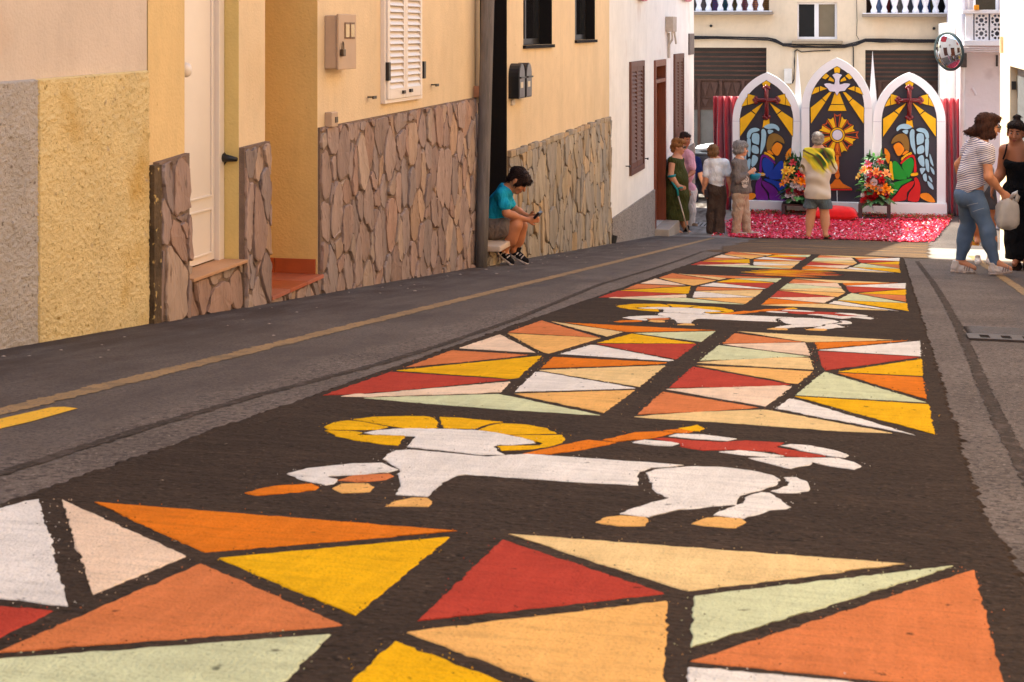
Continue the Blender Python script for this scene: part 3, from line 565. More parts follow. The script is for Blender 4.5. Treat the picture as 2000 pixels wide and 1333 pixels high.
# meter box
ya, yb = on_x(660, 0, WALL + .09)[1], on_x(693, 0, WALL + .09)[1]; za, zb = on_x(690, 133, WALL + .09)[2], on_x(690, 31, WALL + .09)[2]
mt = empty('meter_box', (WALL, (ya + yb) / 2, za), parent=hB)
bx('box_body', mt, grey_box, WALL, WALL + .08, ya, yb, za, zb, bev=.008); bx('box_lid', mt, grey_box, WALL + .082, WALL + .098, ya - .008, yb + .008, za - .006, zb + .008, bev=.005)
for f in (.45, .76):
    yc = ya + (yb - ya) * f; bx('meter_window_rim', mt, mat('rim_brown', (120, 92, 70), .6), WALL + .098, WALL + .103, yc - .045, yc + .045, zb - .15, zb - .045, bev=.004); bx('meter_window', mt, mat('meter_glass', (206, 178, 128), .2, spec=.6), WALL + .103, WALL + .105, yc - .033, yc + .033, zb - .138, zb - .057)
pk = MB(); pk.box(WALL + .1, WALL + .125, ya + .01, ya + .055, za + .08, za + .125, .005); pk.tube([(WALL + .112, ya + .016, za + .125), (WALL + .112, ya + .018, za + .16), (WALL + .112, ya + .032, za + .172), (WALL + .112, ya + .046, za + .16), (WALL + .112, ya + .048, za + .125)], .004, 6); pk.build('padlock', mat('padlock_steel', (92, 78, 66), .4, metal=.6), mt)
bx('door_bell', hB, grey_box, WALL, WALL + .05, LY(634), LY(646), LZ(640, 248), LZ(640, 219), bev=.006); bx('bell_button', hB, mat('bell_dark', (90, 76, 64), .5), WALL + .05, WALL + .054, LY(640), LY(645), LZ(640, 240), LZ(640, 229))
# louvred shutters
def shutter(par, y0, y1, z0, z1, x, m, n, leafs=2, fr=.045):
    w = (y1 - y0) / leafs
    for k in range(leafs):
        a, b = y0 + k * w + .004, y0 + (k + 1) * w - .004; lf = empty('shutter_leaf', (x, (a + b) / 2, z0), parent=par)
        for q in ((a, a + fr, z0, z1), (b - fr, b, z0, z1), (a + fr, b - fr, z0, z0 + fr * 1.6), (a + fr, b - fr, z1 - fr * 1.3, z1)): bx('shutter_frame', lf, m, x, x + .04, *q, bev=.003)
        first = None; zz0, zz1 = z0 + fr * 1.6, z1 - fr * 1.3; p = (zz1 - zz0) / n
        for i in range(n):
            c = np.array((x + .02, (a + b) / 2, zz0 + (i + .5) * p))
            if first is None:
                hw = (b - a) / 2 - fr - .002; s = MB(); s.prism([(c[0] + dx, c[1] - hw, c[2] + dz) for dx, dz in ((-.02, .034), (-.014, .036), (.022, -.022), (.016, -.026))], (0, 2 * hw, 0)); first = s.build('louvre', m, lf, origin=c)
            else: copy_obj(first, lf, c)
    bx('shutter_back', par, glass_dark, x - .02, x + .001, y0 + .01, y1 - .01, z0 + .01, z1 - .01)
win = empty('window', (WALL, 10.77, LZ(745, 193)), parent=hB); sz = LZ(747, 190)
bx('window_frame', win, white_paint, WALL, WALL + .03, LY(745) - .02, LY(745) + .012, sz - .02, .9); bx('window_frame', win, white_paint, WALL, WALL + .03, LY(815) - .012, LY(815) + .02, sz - .02, .9); bx('window_frame', win, white_paint, WALL, WALL + .034, LY(745) - .02, LY(815) + .02, sz - .045, sz - .02)
shutter(win, LY(745) + .012, LY(815) - .012, sz - .018, .88, WALL + .006, white_paint, 27)
for u, v in ((747, 140), (817, 137)): y = LY(u); bx('hinge', win, black_metal, WALL + .02, WALL + .055, y - .022, y + .022, LZ(u, v) - .065, LZ(u, v) + .065)
for u, v in ((775, 180), (789, 177)): y = LY(u); bx('latch', win, black_metal, WALL + .046, WALL + .062, y - .02, y + .03, LZ(u, v) - .012, LZ(u, v) + .012)
for u, v in ((718, 190), (842, 166)):
    y, z = LY(u), LZ(u, v); s = MB(); s.tube([(WALL - .01, y, z), (WALL + .05, y, z)], .006, 6); s.box(WALL + .045, WALL + .055, y - .035, y + .035, z - .012, z + .008); s.build('shutter_stay', black_metal, hB)
s = MB(); s.tube([(WALL + .02, 12.91, lineB(12.9) - .05), (WALL + .02, 12.91, 3.)], .02, 8); s.build('cable_duct', pl_yellow, hB); bx('junction_cap', hB, mat('brick_cap', (190, 132, 96), .9), WALL, WALL + .07, 12.84, 12.95, lineB(12.9) - .0, lineB(12.9) + .1, bev=.01)

# ---- third house: black doorway, dark windows, letter boxes, stone base
wz1, wz2 = LZ(1040, 88), LZ(1140, 78)
hC = house('ochre_house', 12.965, 19.605, 5.4, [(13.0, 14.06, -1.89, 1.2, .55, 1, 1), (LY(1022), LY(1078), wz1, 1.2, .17, 1, None), (LY(1123), LY(1162), wz2, 1.2, .15, 1, None)], [pl_yellow, pl_black], 'ochre house with black doorway, two dark windows and letter boxes')
lineC = lambda y: LZ(990, 306) + (LZ(1190, 233) - LZ(990, 306)) * (y - LY(990)) / (LY(1190) - LY(990))
reg = [(14.07, G(14.07)), (19.59, G(19.59)), (19.59, lineC(19.59)), (14.07, lineC(14.07))]
backing(reg, WALL + .004, mat('grey_mortar', (124, 104, 82), .95, .18, 14, .7, 120), hC); stones(hC, reg, .16, 1.8, WALL + .012, 31, stone_mats2, (.012, .03), .006)
q = 14.07
while q < 19.5:
    w = random.uniform(.12, .26); z = lineC(q + w / 2); MB().box(WALL, WALL + random.uniform(.03, .05), q + .004, min(q + w, 19.59), z - .01, z + random.uniform(.03, .055), .008).build('coping_stone', stone_mats2[random.randrange(3)], hC); q += w
for k, (u0, u1, wz, d) in enumerate(((1022, 1078, wz1, .165), (1123, 1162, wz2, .145))):
    y0, y1 = LY(u0), LY(u1); wn_ = empty('window', (WALL - d, (y0 + y1) / 2, wz), parent=hC); x = WALL - d
    bx('window_sill', wn_, pl_black, x - .01, WALL + .03, y0 - .02, y1 + .02, wz - .035, wz - .002); bx('pane', wn_, glass_dark, x - .004, x, y0, y1, wz, 1.2)
    for a in ((y0, y0 + .06, wz, 1.2), (y1 - .06, y1, wz, 1.2), (y0 + .06, y1 - .06, wz, wz + .06), ((y0 + y1) / 2 - .03, (y0 + y1) / 2 + .03, wz + .06, 1.2)): bx('window_frame', wn_, black_metal, x, x + .03, *a)
bx('threshold', hC, mat('marble_step', (216, 188, 164), .45, .08, 4, .05), WALL - .54, WALL + .2, 13.005, 13.56, -1.935, -1.884, bev=.012)
reg = [(13.02, G(13.02)), (13.53, G(13.53)), (13.53, -1.937), (13.02, -1.937)]; backing(reg, WALL + .03, mortar, hC, .03); stones(hC, reg, .17, .7, WALL + .058, 33, stone_mats2, (.01, .02))
reg = [(13.56, G(13.56)), (14.06, G(14.06)), (14.06, -1.892), (13.56, -1.892)]; backing(reg, WALL + .004, mortar, hC); stones(hC, reg, .16, 1., WALL + .012, 34, stone_mats2, (.01, .02))
bx('door', hC, mat('black_door', (24, 21, 21), .5, .1, 6), WALL - .53, WALL - .50, 13.02, 14.04, -1.888, .6)
for k, y0 in enumerate((14.12, 14.42)):
    lb = empty('letter_box', (WALL, y0, LZ(1000, 195)), 'left black arched letter box beside the dark doorway' if k == 0 else 'right black arched letter box beside the dark doorway', 'letter box', 'letter boxes on the ochre wall')
    z0, z1 = LZ(1000, 192), LZ(1000, 124); w = .25; pts = [(y0, z0), (y0 + w, z0)] + [(y0 + w / 2 + w / 2 * math.cos(a), z1 - w / 2 + w / 2 * math.sin(a)) for a in [math.pi * i / 10 for i in range(11)]]
    MB().prism([(WALL + .10, y, z) for y, z in pts], (-.1, 0, 0)).build('box_body', black_metal, lb)
    inn = [(y0 + .016 + (y - y0) * .872, z0 + .012 + (z - z0) * .95) for y, z in pts]; MB().prism([(WALL + .106, y, z) for y, z in inn], (-.008, 0, 0)).build('box_front', mat('box_front', (58, 54, 58), .3, .1, 5, spec=.6), lb)
    bx('flap', lb, black_metal, WALL + .106, WALL + .122, y0 + .02, y0 + w - .02, z0 + .19, z0 + .205); bx('name_card', lb, mat('card', (220, 206, 180), .6), WALL + .107, WALL + .11, y0 + .05, y0 + .15, z0 + .1, z0 + .155)
bx('number_plate', hC, mat('plate', (205, 190, 175), .5), WALL, WALL + .02, 14.2, 14.31, LZ(1000, 206), LZ(1000, 195))

# ---- fourth house: low white house
DZ = -2.45; yD0, yD1 = LY(1277), LY(1298); dz1 = LZ(1288, 117); dstep = LZ(1290, 436)
hD = house('white_house', 19.61, 28.7, 1.45, [(yD0, yD1, dstep, dz1, .16, 0, None), (LY(1230), LY(1254), LZ(1242, 330), LZ(1242, 128), .05, 0, None), (LY(1316), LY(1332), LZ(1324, 262), LZ(1324, 112), .05, 0, None)], [pl_white], 'low white house with brown shutters, brown door and grey pebble-dash base')
gran = mat('grey_pebbledash', (150, 138, 130), .9, .1, 3, .7, 90, speck=[(60, .52, (92, 82, 78), .1), (75, .62, (196, 186, 178), .08)])
MB().prism([(WALL + .025, y, z) for y, z in ((19.75, G(19.75)), (yD0 - .02, G(yD0)), (yD0 - .02, DZ), (19.75, DZ))], (-.03, 0, 0)).build('pebbledash_base', gran, hD)
MB().prism([(WALL + .025, y, z) for y, z in ((yD1 + .02, G(yD1)), (28.69, G(28.69)), (28.69, -2.1), (yD1 + .02, -2.1))], (-.03, 0, 0)).build('pebbledash_base', gran, hD)
for u0, u1, v0, v1 in ((1230, 1254, 330, 128), (1316, 1332, 262, 112)):
    w = empty('window', (WALL, LY((u0 + u1) / 2), LZ(u0, v0)), parent=hD); y0, y1, z0, z1 = LY(u0), LY(u1), LZ((u0 + u1) / 2, v0), LZ((u0 + u1) / 2, v1)
    for q in ((y0 - .06, y0 + .02, z0 - .05, z1 + .06), (y1 - .02, y1 + .06, z0 - .05, z1 + .06), (y0 + .02, y1 - .02, z1 - .02, z1 + .06), (y0 + .02, y1 - .02, z0 - .05, z0 + .03)): bx('window_frame', w, brown_wood, WALL - .045, WALL + .035, *q, bev=.004)
    shutter(w, y0 + .02, y1 - .02, z0 + .03, z1 - .02, WALL - .02, brown_wood, 22, 2, .05)
dr = empty('door', (WALL - .15, (yD0 + yD1) / 2, dstep), parent=hD)
bx('door_leaf', dr, red_wood, WALL - .15, WALL - .11, yD0 + .08, yD1 - .08, dstep + .01, dz1 - .34)
for i in range(4): bx('door_panel', dr, red_wood, WALL - .11, WALL - .095, yD0 + .2, yD1 - .2, dstep + .12 + .5 * i, dstep + .5 + .5 * i, bev=.01)
for q in ((yD0, yD0 + .08, dstep, dz1), (yD1 - .08, yD1, dstep, dz1), (yD0 + .08, yD1 - .08, dz1 - .1, dz1), (yD0 + .08, yD1 - .08, dz1 - .36, dz1 - .3)): bx('door_frame', dr, red_wood, WALL - .15, WALL + .03, *q, bev=.004)
bx('transom_pane', dr, glass_dark, WALL - .14, WALL - .12, yD0 + .08, yD1 - .08, dz1 - .3, dz1 - .1)
bx('door_step', hD, mat('worn_concrete', (176, 160, 146), .9, .12, 6, .4), WALL - .15, WALL + .24, yD0 - .04, yD1 + .04, zg(yD1) - .1, dstep, bev=.01)
y, z0, z1 = LY(1303), LZ(1303, 72), LZ(1303, 33); fb = empty('fuse_box', (WALL, y, z0), parent=hD)
bx('box_body', fb, mat('old_fuse_box', (186, 168, 152), .8, .15, 9), WALL, WALL + .13, y - .22, y + .22, z0 + .08, z1, bev=.01); s = MB(); s.tube([(WALL + .1, y - .1, z0 + .08), (WALL + .1, y - .12, z0 - .05), (WALL + .05, y - .1, z0 - .12)], .02, 6); s.tube([(WALL + .1, y + .12, z0 + .1), (WALL + .12, y + .2, z0 - .12)], .018, 6); s.tube([(WALL + .03, y, z0 + .06), (WALL + .03, y, z0 - .35)], .025, 6); s.build('conduit', mat('old_conduit', (196, 182, 168), .7), fb)
bx('house_plaque', hD, mat('grey_plaque', (112, 100, 94), .7, .2, 12), WALL, WALL + .03, LY(1344), LY(1353), LZ(1349, 107), LZ(1349, 66))
for u, v in ((1222, 325), (1258, 310)):
    y, z = LY(u), LZ(u, v); s = MB(); s.tube([(WALL - .01, y, z), (WALL + .06, y, z)], .008, 6); s.box(WALL + .05, WALL + .064, y - .04, y + .04, z - .015, z + .012); s.build('shutter_stay', black_metal, hD)
s = MB(); s.tube([(WALL + .03, 19.72, zg(19.7) - .02), (WALL + .05, 19.74, zg(19.7) + .1)], .035, 8); s.build('drain_spout', black_metal, hD)
red_cloth = mat('red_satin', (176, 24, 42), .45, .12, 4, .1, 30, spec=.4, sheen=.5)
for k, (u0, u1, vb) in enumerate(((1236, 1262, 3), (1322, 1350, 4))):
    y0, y1, zb = LY(u0), LY(u1), LZ((u0 + u1) / 2, vb); n = 24; vs = []
    for i in range(n + 1):
        y = y0 + (y1 - y0) * i / n; sag = .10 * math.sin(math.pi * i / n)
        for j in range(5): vs.append((WALL + .06 + .03 * math.sin(i * 1.9) * (1 - j / 6), y, zb + .1 - sag * (1 if j == 0 else 0) + j * .25))
    tag(mesh_obj('red_drape', vs, [(i * 5 + j, (i + 1) * 5 + j, (i + 1) * 5 + j + 1, i * 5 + j + 1) for i in range(n) for j in range(4)], red_cloth, origin=(WALL, y0, zb), smooth=True), ('red drape hanging over the white wall above the near shutter', 'red drape hanging over the white wall above the far shutter')[k], 'drape', 'red drapes on the white house')

# ---- utility pole
b0, b1 = np.array((-3.385, 12.83, zg(12.83) - .05)), np.array((-3.20, 12.83, 5.0)); s = MB()
s.tube([b0 + (b1 - b0) * t for t in [i / 12 for i in range(13)]], [.054 + .012 * i / 12 for i in range(13)], 18)
tag(s.build('utility_pole', mat('weathered_pole', (116, 108, 104), .9, .3, 6, .6, 50, stretch=(6, 6, .5), speck=[(18, .66, (146, 134, 126), .1)]), origin=b0, smooth=True), 'leaning weathered grey pole between the yellow and ochre houses', 'pole')

# ------------------------------------------------------------------ right side
XRW = 1.5; yW0, yW1 = on_x(2060, 0, XRW)[1], on_x(1979, 0, XRW)[1]; zW0, zW1 = -1.75, on_x(1985, 128, XRW)[2]
hR = empty('peach_house', (XRW, 10, zg(10)), 'sunlit peach house at the right edge with barred window', 'house')
pl_peach = plaster('peach_plaster', (236, 204, 168), speck=[(22, .74, (190, 150, 118), .04)])
wall_grid(toXn(XRW), -14, 21.4, -3.6, 3.4, [(yW0, yW1, zW0, zW1, .12, 0, None)], MB()).build('wall', [pl_peach], hR)
s = MB(); s.quad((XRW, 21.4, -3.6), (9, 21.4, -3.6), (9, 21.4, 3.4), (XRW, 21.4, 3.4)); s.quad((XRW, -14, -3.6), (9, -14, -3.6), (9, -14, 3.4), (XRW, -14, 3.4)); s.quad((9, -14, -3.6), (9, 21.4, -3.6), (9, 21.4, 3.4), (9, -14, 3.4)); s.build('side_wall', pl_peach, hR)
MB().box(XRW - .05, 9, -14, 21.4, 3.4, 3.52).build('roof', pl_cream, hR)
bw = empty('barred_window', (XRW + .1, (yW0 + yW1) / 2, zW0), parent=hR); galv = mat('galvanised_slats', (150, 150, 152), .45, .12, 8, metal=.4)
n = int((yW1 - yW0) / .055); first = None
for i in range(n):
    c = np.array((XRW + .06, yW0 + .03 + i * .055, (zW0 + zW1) / 2))
    if first is None: first = MB().box(c[0] - .015, c[0] + .015, c[1] - .016, c[1] + .016, zW0 + .02, zW1 - .02, .004).build('slat', galv, bw, origin=c)
    else: copy_obj(first, bw, c)
bx('back_panel', bw, mat('shutter_dark', (70, 70, 74), .7), XRW + .1, XRW + .115, yW0, yW1, zW0, zW1)
for q in ((yW0 - .02, yW1 + .03, zW1 - .02, zW1 + .06), (yW1 - .02, yW1 + .03, zW0, zW1 - .02)): bx('window_trim', bw, mat('trim_cream', (214, 196, 172), .8), XRW - .04, XRW + .1, *q, bev=.006)
for z in (zW1 - .25, zW1 - .9): bx('hinge', bw, black_metal, XRW - .02, XRW + .03, yW1 - .05, yW1 + .01, z - .05, z + .05)
s = MB(); y = on_x(1956, 0, XRW - .03)[1]; s.tube([(XRW - .03, y, on_x(1956, 104, XRW - .03)[2]), (XRW - .03, y, on_x(1956, 72, XRW - .03)[2])], .022, 8); s.build('conduit_stub', pl_peach, hR)

# ---- white house with pierced balcony
hE = empty('limewashed_house', (1.35, 27, zg(27)), 'white limewashed house with pierced block balcony behind the women on the right', 'house')
EY = 26.8; e = lambda u, v, y=EY: on_y(u, v, y)
ex0 = e(1884, 0)[0]; xe = on_y(1849, 0, 33.4)[0]
lime = mat('thick_limewash', (224, 214, 220), .9, .04, 1.5, .9, 9, speck=[(2.2, .64, (206, 194, 200), .1)])
s = MB(); s.quad((ex0, EY, -3.7), (7, EY, -3.7), (7, EY, 3.2), (ex0, EY, 3.2)); s.quad((xe, 33.4, -3.7), (ex0, EY, -3.7), (ex0, EY, 3.2), (xe, 33.4, 3.2)); s.quad((ex0, EY, 3.2), (7, EY, 3.2), (7, 33.4, 3.2), (xe, 33.4, 3.2)); s.build('wall', lime, hE)
c0, c1 = e(1846, 45, 29.5), e(1868, 45, 29.5); MB().box(c0[0], ex0 + .02, 29.5, 33.3, -3.7, c0[2], .01).build('side_annex', pl_white, hE)
bz0, bz1 = e(1900, 79, 26.45)[2], e(1900, 27, 26.45)[2]; bx0, bx1 = e(1886, 0, 26.45)[0], e(1886, 0, 26.45)[0] + 2.2
bal = empty('balcony', ((bx0 + bx1) / 2, 26.45, bz0), parent=hE); wlw = pl_bluewhite
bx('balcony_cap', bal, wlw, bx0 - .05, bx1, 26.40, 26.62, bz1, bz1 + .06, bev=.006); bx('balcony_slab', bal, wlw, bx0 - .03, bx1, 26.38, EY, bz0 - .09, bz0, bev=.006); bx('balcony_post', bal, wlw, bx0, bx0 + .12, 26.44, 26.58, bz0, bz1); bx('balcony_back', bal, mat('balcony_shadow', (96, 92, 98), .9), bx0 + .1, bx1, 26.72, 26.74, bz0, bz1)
def breeze_block(c, a):                         # pierced block: octagon ring and spokes in a square frame
    s = MB(); x, z = c; y0, d = 26.47, .1; oc = lambda r, k: (x + r * math.cos(math.pi / 8 + k * math.pi / 4), y0, z + r * math.sin(math.pi / 8 + k * math.pi / 4))
    sq = lambda k: (x + a * [1, 1, -1, -1][k], y0, z + a * [-1, 1, 1, -1][k])
    R = a * .93
    ring = [oc(R, k) for k in range(8)]; edge = [(x + a, y0, z + a * .4), (x + a * .4, y0, z + a), (x - a * .4, y0, z + a), (x - a, y0, z + a * .4), (x - a, y0, z - a * .4), (x - a * .4, y0, z - a), (x + a * .4, y0, z - a), (x + a, y0, z - a * .4)]
    for k in range(8):
        s.prism([ring[k], edge[k], edge[(k + 1) % 8], ring[(k + 1) % 8]], (0, d, 0))
    for k in range(4): q = [edge[2 * k], (x + a * [1, -1, -1, 1][k], y0, z + a * [1, 1, -1, -1][k]), edge[(2 * k + 1) % 8]]; s.prism(q, (0, d, 0))
    for k in range(8):
        s.prism([oc(a * .36, k), oc(a * .55, k), oc(a * .55, k + 1), oc(a * .36, k + 1)], (0, d, 0))
        t = k * math.pi / 4; u = V(math.cos(t), 0, math.sin(t)); w = V(-math.sin(t), 0, math.cos(t)) * a * .085; o_ = V(x, y0 + .002, z)
        s.prism([o_ + u * a * .5 - w, o_ + u * a * .9 - w, o_ + u * a * .9 + w, o_ + u * a * .5 + w], (0, d - .004, 0))
    return s.build('pierced_block', wlw, bal)
hb = (bz1 - bz0) / 4
for i in range(7):
    for j in range(2): breeze_block((bx0 + .13 + hb * 1.12 + i * hb * 2.25, bz0 + hb * (1 + 2 * j)), hb * .99)
bx('balcony_window', hE, glass_dark, e(1903, 0)[0], e(1944, 0)[0], EY - .02, EY - .005, bz1 - .1, 1.6)
for a in (1900, 1944): bx('window_frame', hE, pl_bluewhite, e(a, 0)[0], e(a + 5, 0)[0], EY - .06, EY - .002, bz1 - .1, 1.6)
s = MB()
for k in range(3): z = bz0 - .12 - .03 * k; s.tube([(bx0 - .06, 26.36, z), (bx0 + .4, 26.37, z - .012), (bx0 + 2, 26.36, z + .006)], .012, 6)
s.build('cable', mat('painted_cable', (206, 190, 186), .7), hE)
s = MB(); px_ = ex0 - .04; s.tube([(px_, EY - .03, -3.3), (px_, EY - .03, 3.1)], .045, 10); s.tube([(px_ + .1, EY - .02, e(0, 82)[2]), (px_ + .1, EY - .02, 3.0)], .022, 8); s.build('rain_pipe', pl_bluewhite, hE, smooth=True)
MB().tube([e(1899, 172) + V(0, -.01, 0), e(1906, 186) + V(0, -.01, 0)], .02, 8).build('wall_stub', lime, hE)
bx('meter_slot', hE, mat('dark_slot', (70, 62, 66), .8), e(1945, 0)[0], e(1949, 0)[0], EY - .02, EY - .003, e(1945, 130)[2], e(1945, 108)[2])
tag(MB().box(*[x + d for x, d in ((e(1906, 0, 26.38)[0], -.03), (e(1906, 0, 26.38)[0], .05))], 26.36, 26.42, bz1 + .06, bz1 + .14, .008).build('orange_clip', mat('orange_plastic', (236, 150, 30), .5)), 'small orange box on the white balcony rail', 'box')

# ---- convex traffic mirror
mc = e(1853, 101, 26.3); mn = unit((-.72, -.68, -.12)); mo = empty('traffic_mirror', mc, 'round convex traffic mirror on a bracket by the white house', 'mirror')
R = .305; prof = [(R * math.sin(a) / math.sin(.6), (math.cos(a) - math.cos(.6)) * .42) for a in [.6 * i / 8 for i in range(8, -1, -1)]]
prof[-1] = (.004, prof[-1][1])
MB().lathe(mc, prof, 36, mn).build('mirror_face', mat('mirror_glass', (215, 222, 226), .03, 0, 1, metal=1.), mo, smooth=True)
MB().lathe(mc - mn * .035, [(R * .5, -.03), (R * 1.0, 0), (R * 1.07, .02), (R * 1.07, .04), (R * .99, .045)], 36, mn).build('mirror_rim', mat('mirror_rim', (52, 64, 66), .5), mo, smooth=True)
s = MB(); a = mc - mn * .06; b = np.array((ex0 - .02, EY - .1, mc[2] - .15)); s.tube([a, a * .5 + b * .5 + V(0, 0, -.03), b], .03, 8); s.box(b[0] - .05, b[0] + .05, b[1] - .05, b[1] + .1, b[2] - .12, b[2] + .12, .01); s.build('bracket', mat('bracket_steel', (86, 80, 82), .5, .3, 20, metal=.5), mo)

# ---- building across the square
FY = 33.5; f = lambda u, v: on_y(u, v, FY); fx = lambda u: f(u, 0)[0]; fz = lambda v: f(1600, v)[2]
hF = empty('cream_building', (-1, FY, zg(33)), 'cream building behind the altar with balconies and two brown garage doors', 'building')
bzl, bzr = fz(24), fz(29)
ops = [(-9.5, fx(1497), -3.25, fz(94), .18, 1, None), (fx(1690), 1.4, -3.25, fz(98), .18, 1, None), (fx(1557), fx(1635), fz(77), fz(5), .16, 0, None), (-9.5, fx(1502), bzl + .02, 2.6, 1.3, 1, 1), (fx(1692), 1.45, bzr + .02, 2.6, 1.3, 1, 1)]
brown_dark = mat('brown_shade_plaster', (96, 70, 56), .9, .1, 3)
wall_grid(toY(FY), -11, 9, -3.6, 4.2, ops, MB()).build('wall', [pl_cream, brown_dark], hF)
s = MB(); s.quad((-11, FY, -3.6), (-11, FY + 8, -3.6), (-11, FY + 8, 4.2), (-11, FY, 4.2)); s.quad((-11, FY, 4.2), (9, FY, 4.2), (9, FY + 8, 4.2), (-11, FY + 8, 4.2)); s.build('side_wall', pl_cream, hF)
slab_grey = mat('grey_slab', (138, 124, 112), .9, .1, 5); bal_white = mat('white_baluster', (232, 228, 232), .7, .03, 5)
for k, (x0, x1, zb) in enumerate(((-9.5, fx(1510), bzl), (fx(1684), 1.6, bzr))):
    bl = empty('balcony', ((x0 + x1) / 2, FY, zb), parent=hF)
    bx('balcony_slab', bl, slab_grey, x0, x1, FY - .28, FY + .02, zb - .055, zb + .012, bev=.006); bx('slab_top', bl, bal_white, x0 + .01, x1 - .02, FY - .26, FY + .02, zb + .012, zb + .03)
    prof = [(.065, 0), (.07, .05), (.05, .09), (.04, .13), (.06, .19), (.085, .28), (.088, .36), (.07, .44), (.042, .52), (.04, .56), (.058, .6), (.058, .66)]
    first = None; us = (1320, 1342, 1366, 1385, 1408, 1427, 1445, 1466, 1486) if k == 0 else (1707, 1727, 1747, 1768, 1788, 1807, 1827, 1850)
    for u in us:
        c = np.array((fx(u), FY - .12, zb + .03))
        if first is None: first = MB().lathe(c, prof, 12).build('baluster', bal_white, bl, origin=c, smooth=True)
        else: copy_obj(first, bl, c)
    bx('hand_rail', bl, bal_white, x0, x1, FY - .24, FY + .01, zb + .69, zb + .78, bev=.01)
# garage doors
def panel_door(u0, u1, v0, label):
    x0, x1, zt = (fx(u0) if u0 else -9.4), (fx(u1) if u1 else 1.38), fz(v0); y = FY + .17; g_ = empty('garage_door', ((x0 + x1) / 2, y, -3.3), parent=hF)
    gw = mat('garage_brown', (84, 56, 46), .6, .2, 5, .1, 40); gs = mat('grille_glass', (44, 36, 34), .3, .1, 5, spec=.4); zmid = fz(158)
    bx('door_back', g_, gs, x0, x1, y, y + .02, zmid, zt); bx('door_leaf', g_, gw, x0, x1, y, y + .02, -3.3, zmid)
    n = 7; p = (zt - zmid) / n
    for i in range(n + 1): bx('louvre', g_, gw, x0, x1, y - .05, y - .001, zmid + i * p - .018, zmid + i * p + .018)
    w = .48; k = int((x1 - x0) / w)
    for i in range(k + 1): bx('stile', g_, gw, x1 - i * w - .06, x1 - i * w, y - .07, y - .001, -3.3, zmid - .02)
    for i in range(k):
        if x1 - i * w < -5.2: break
        a, b = x1 - (i + 1) * w, x1 - i * w - .06
        for (q0, q1) in ((zmid - .36, zmid - .06), (zmid - .58, zmid - .42)):
            for h in (0, 1):
                m0 = a + (b - a) * h / 2 + .02; m1 = a + (b - a) * (h + 1) / 2 - .02; s = MB(); s.prism([(m0, y - .02, q1), (m1, y - .02, q1), ((m0 + m1) / 2, y - .05, q0)], (0, .019, 0)); s.build('raised_panel', gw, g_)
        bx('rail', g_, gw, a, b, y - .04, y - .001, zmid - .4, zmid - .38); bx('rail', g_, gw, a, b, y - .04, y - .001, zmid - .66, zmid - .61)
        bx('door_pane', g_, mat('garage_pane', (104, 100, 98), .25, .2, 3, spec=.5), a, b, y - .015, y - .002, zmid - 1.9, zmid - .66); bx('rail', g_, gw, a, b, y - .06, y - .016, zmid - 2.1, zmid - 1.9)
    return g_
panel_door(None, 1497, 94, ''); panel_door(1690, None, 98, '')
# sliding window
x0, x1, z0, z1 = fx(1557), fx(1635), fz(77), fz(5); wf = empty('window', ((x0 + x1) / 2, FY, z0), parent=hF); alu = mat('white_aluminium', (226, 220, 220), .4, .02, 3); y = FY + .12
xm = fx(1594); bx('pane', wf, mat('black_opening', (16, 15, 17), .4), x0, xm, y + .02, y + .03, z0, z1); bx('pane', wf, mat('curtained_pane', (118, 104, 84), .15, .1, 3, spec=.6), xm, x1, y, y + .01, z0, z1)
for a in ((x0, x0 + .03, z0, z1), (x1 - .05, x1, z0, z1), (xm - .04, xm + .05, z0 + .05, z1 - .04), (x0 + .03, x1 - .05, z0, z0 + .05), (x0 + .03, x1 - .05, z1 - .04, z1)): bx('window_frame', wf, alu, a[0], a[1], y - .04, y + .0, a[2], a[3])
bx('window_sill', wf, mat('sill_stone', (152, 134, 112), .8), fx(1547), fx(1646), FY - .14, FY + .01, fz(86), fz(80), bev=.006)
# cable bundle
cb = mat('black_cable', (40, 36, 38), .7, .2, 10); s = MB(); rr = random.Random(3)
path = [(1330, 75), (1400, 74), (1500, 76), (1515, 80), (1530, 88), (1550, 90), (1600, 92), (1650, 91), (1672, 86), (1690, 80), (1720, 80), (1780, 81), (1870, 82)]
for k in range(7):
    oz = rr.uniform(-.035, .035); s.tube([f(u, v) + V(0, -.05 - rr.uniform(0, .04), oz + rr.uniform(-.014, .014)) for u, v in path], .013, 6)
s.tube([f(*q) + V(0, -.03, 0) for q in ((1558, 97), (1553, 100), (1552, 120), (1551, 155), (1548, 162), (1544, 164), (1541, 160), (1541, 150))], .016, 6); s.tube([f(*q) + V(0, -.03, 0) for q in ((1558, 98), (1566, 102), (1590, 100), (1622, 99))], .012, 6); s.tube([f(*q) + V(0, -.03, 0) for q in ((1664, 88), (1667, 94), (1667, 128), (1667, 200))], .012, 6); s.tube([f(*q) + V(0, -.03, 0) for q in ((1673, 0), (1674, 40), (1673, 70), (1678, 78))], .006, 5)
s.build('cable_bundle', cb, hF)
bx('junction_box', hF, mat('junction_white', (220, 212, 206), .6), fx(1532), fx(1547), FY - .1, FY, fz(164), fz(135), bev=.01)
for u, v in ((1389, 51), (1824, 56)): p = f(u, v); MB().lathe(p, [(.03, -.0), (.03, .05), (.015, .06)], 10, (0, -1, 0)).build('wall_bolt', black_metal, hF)
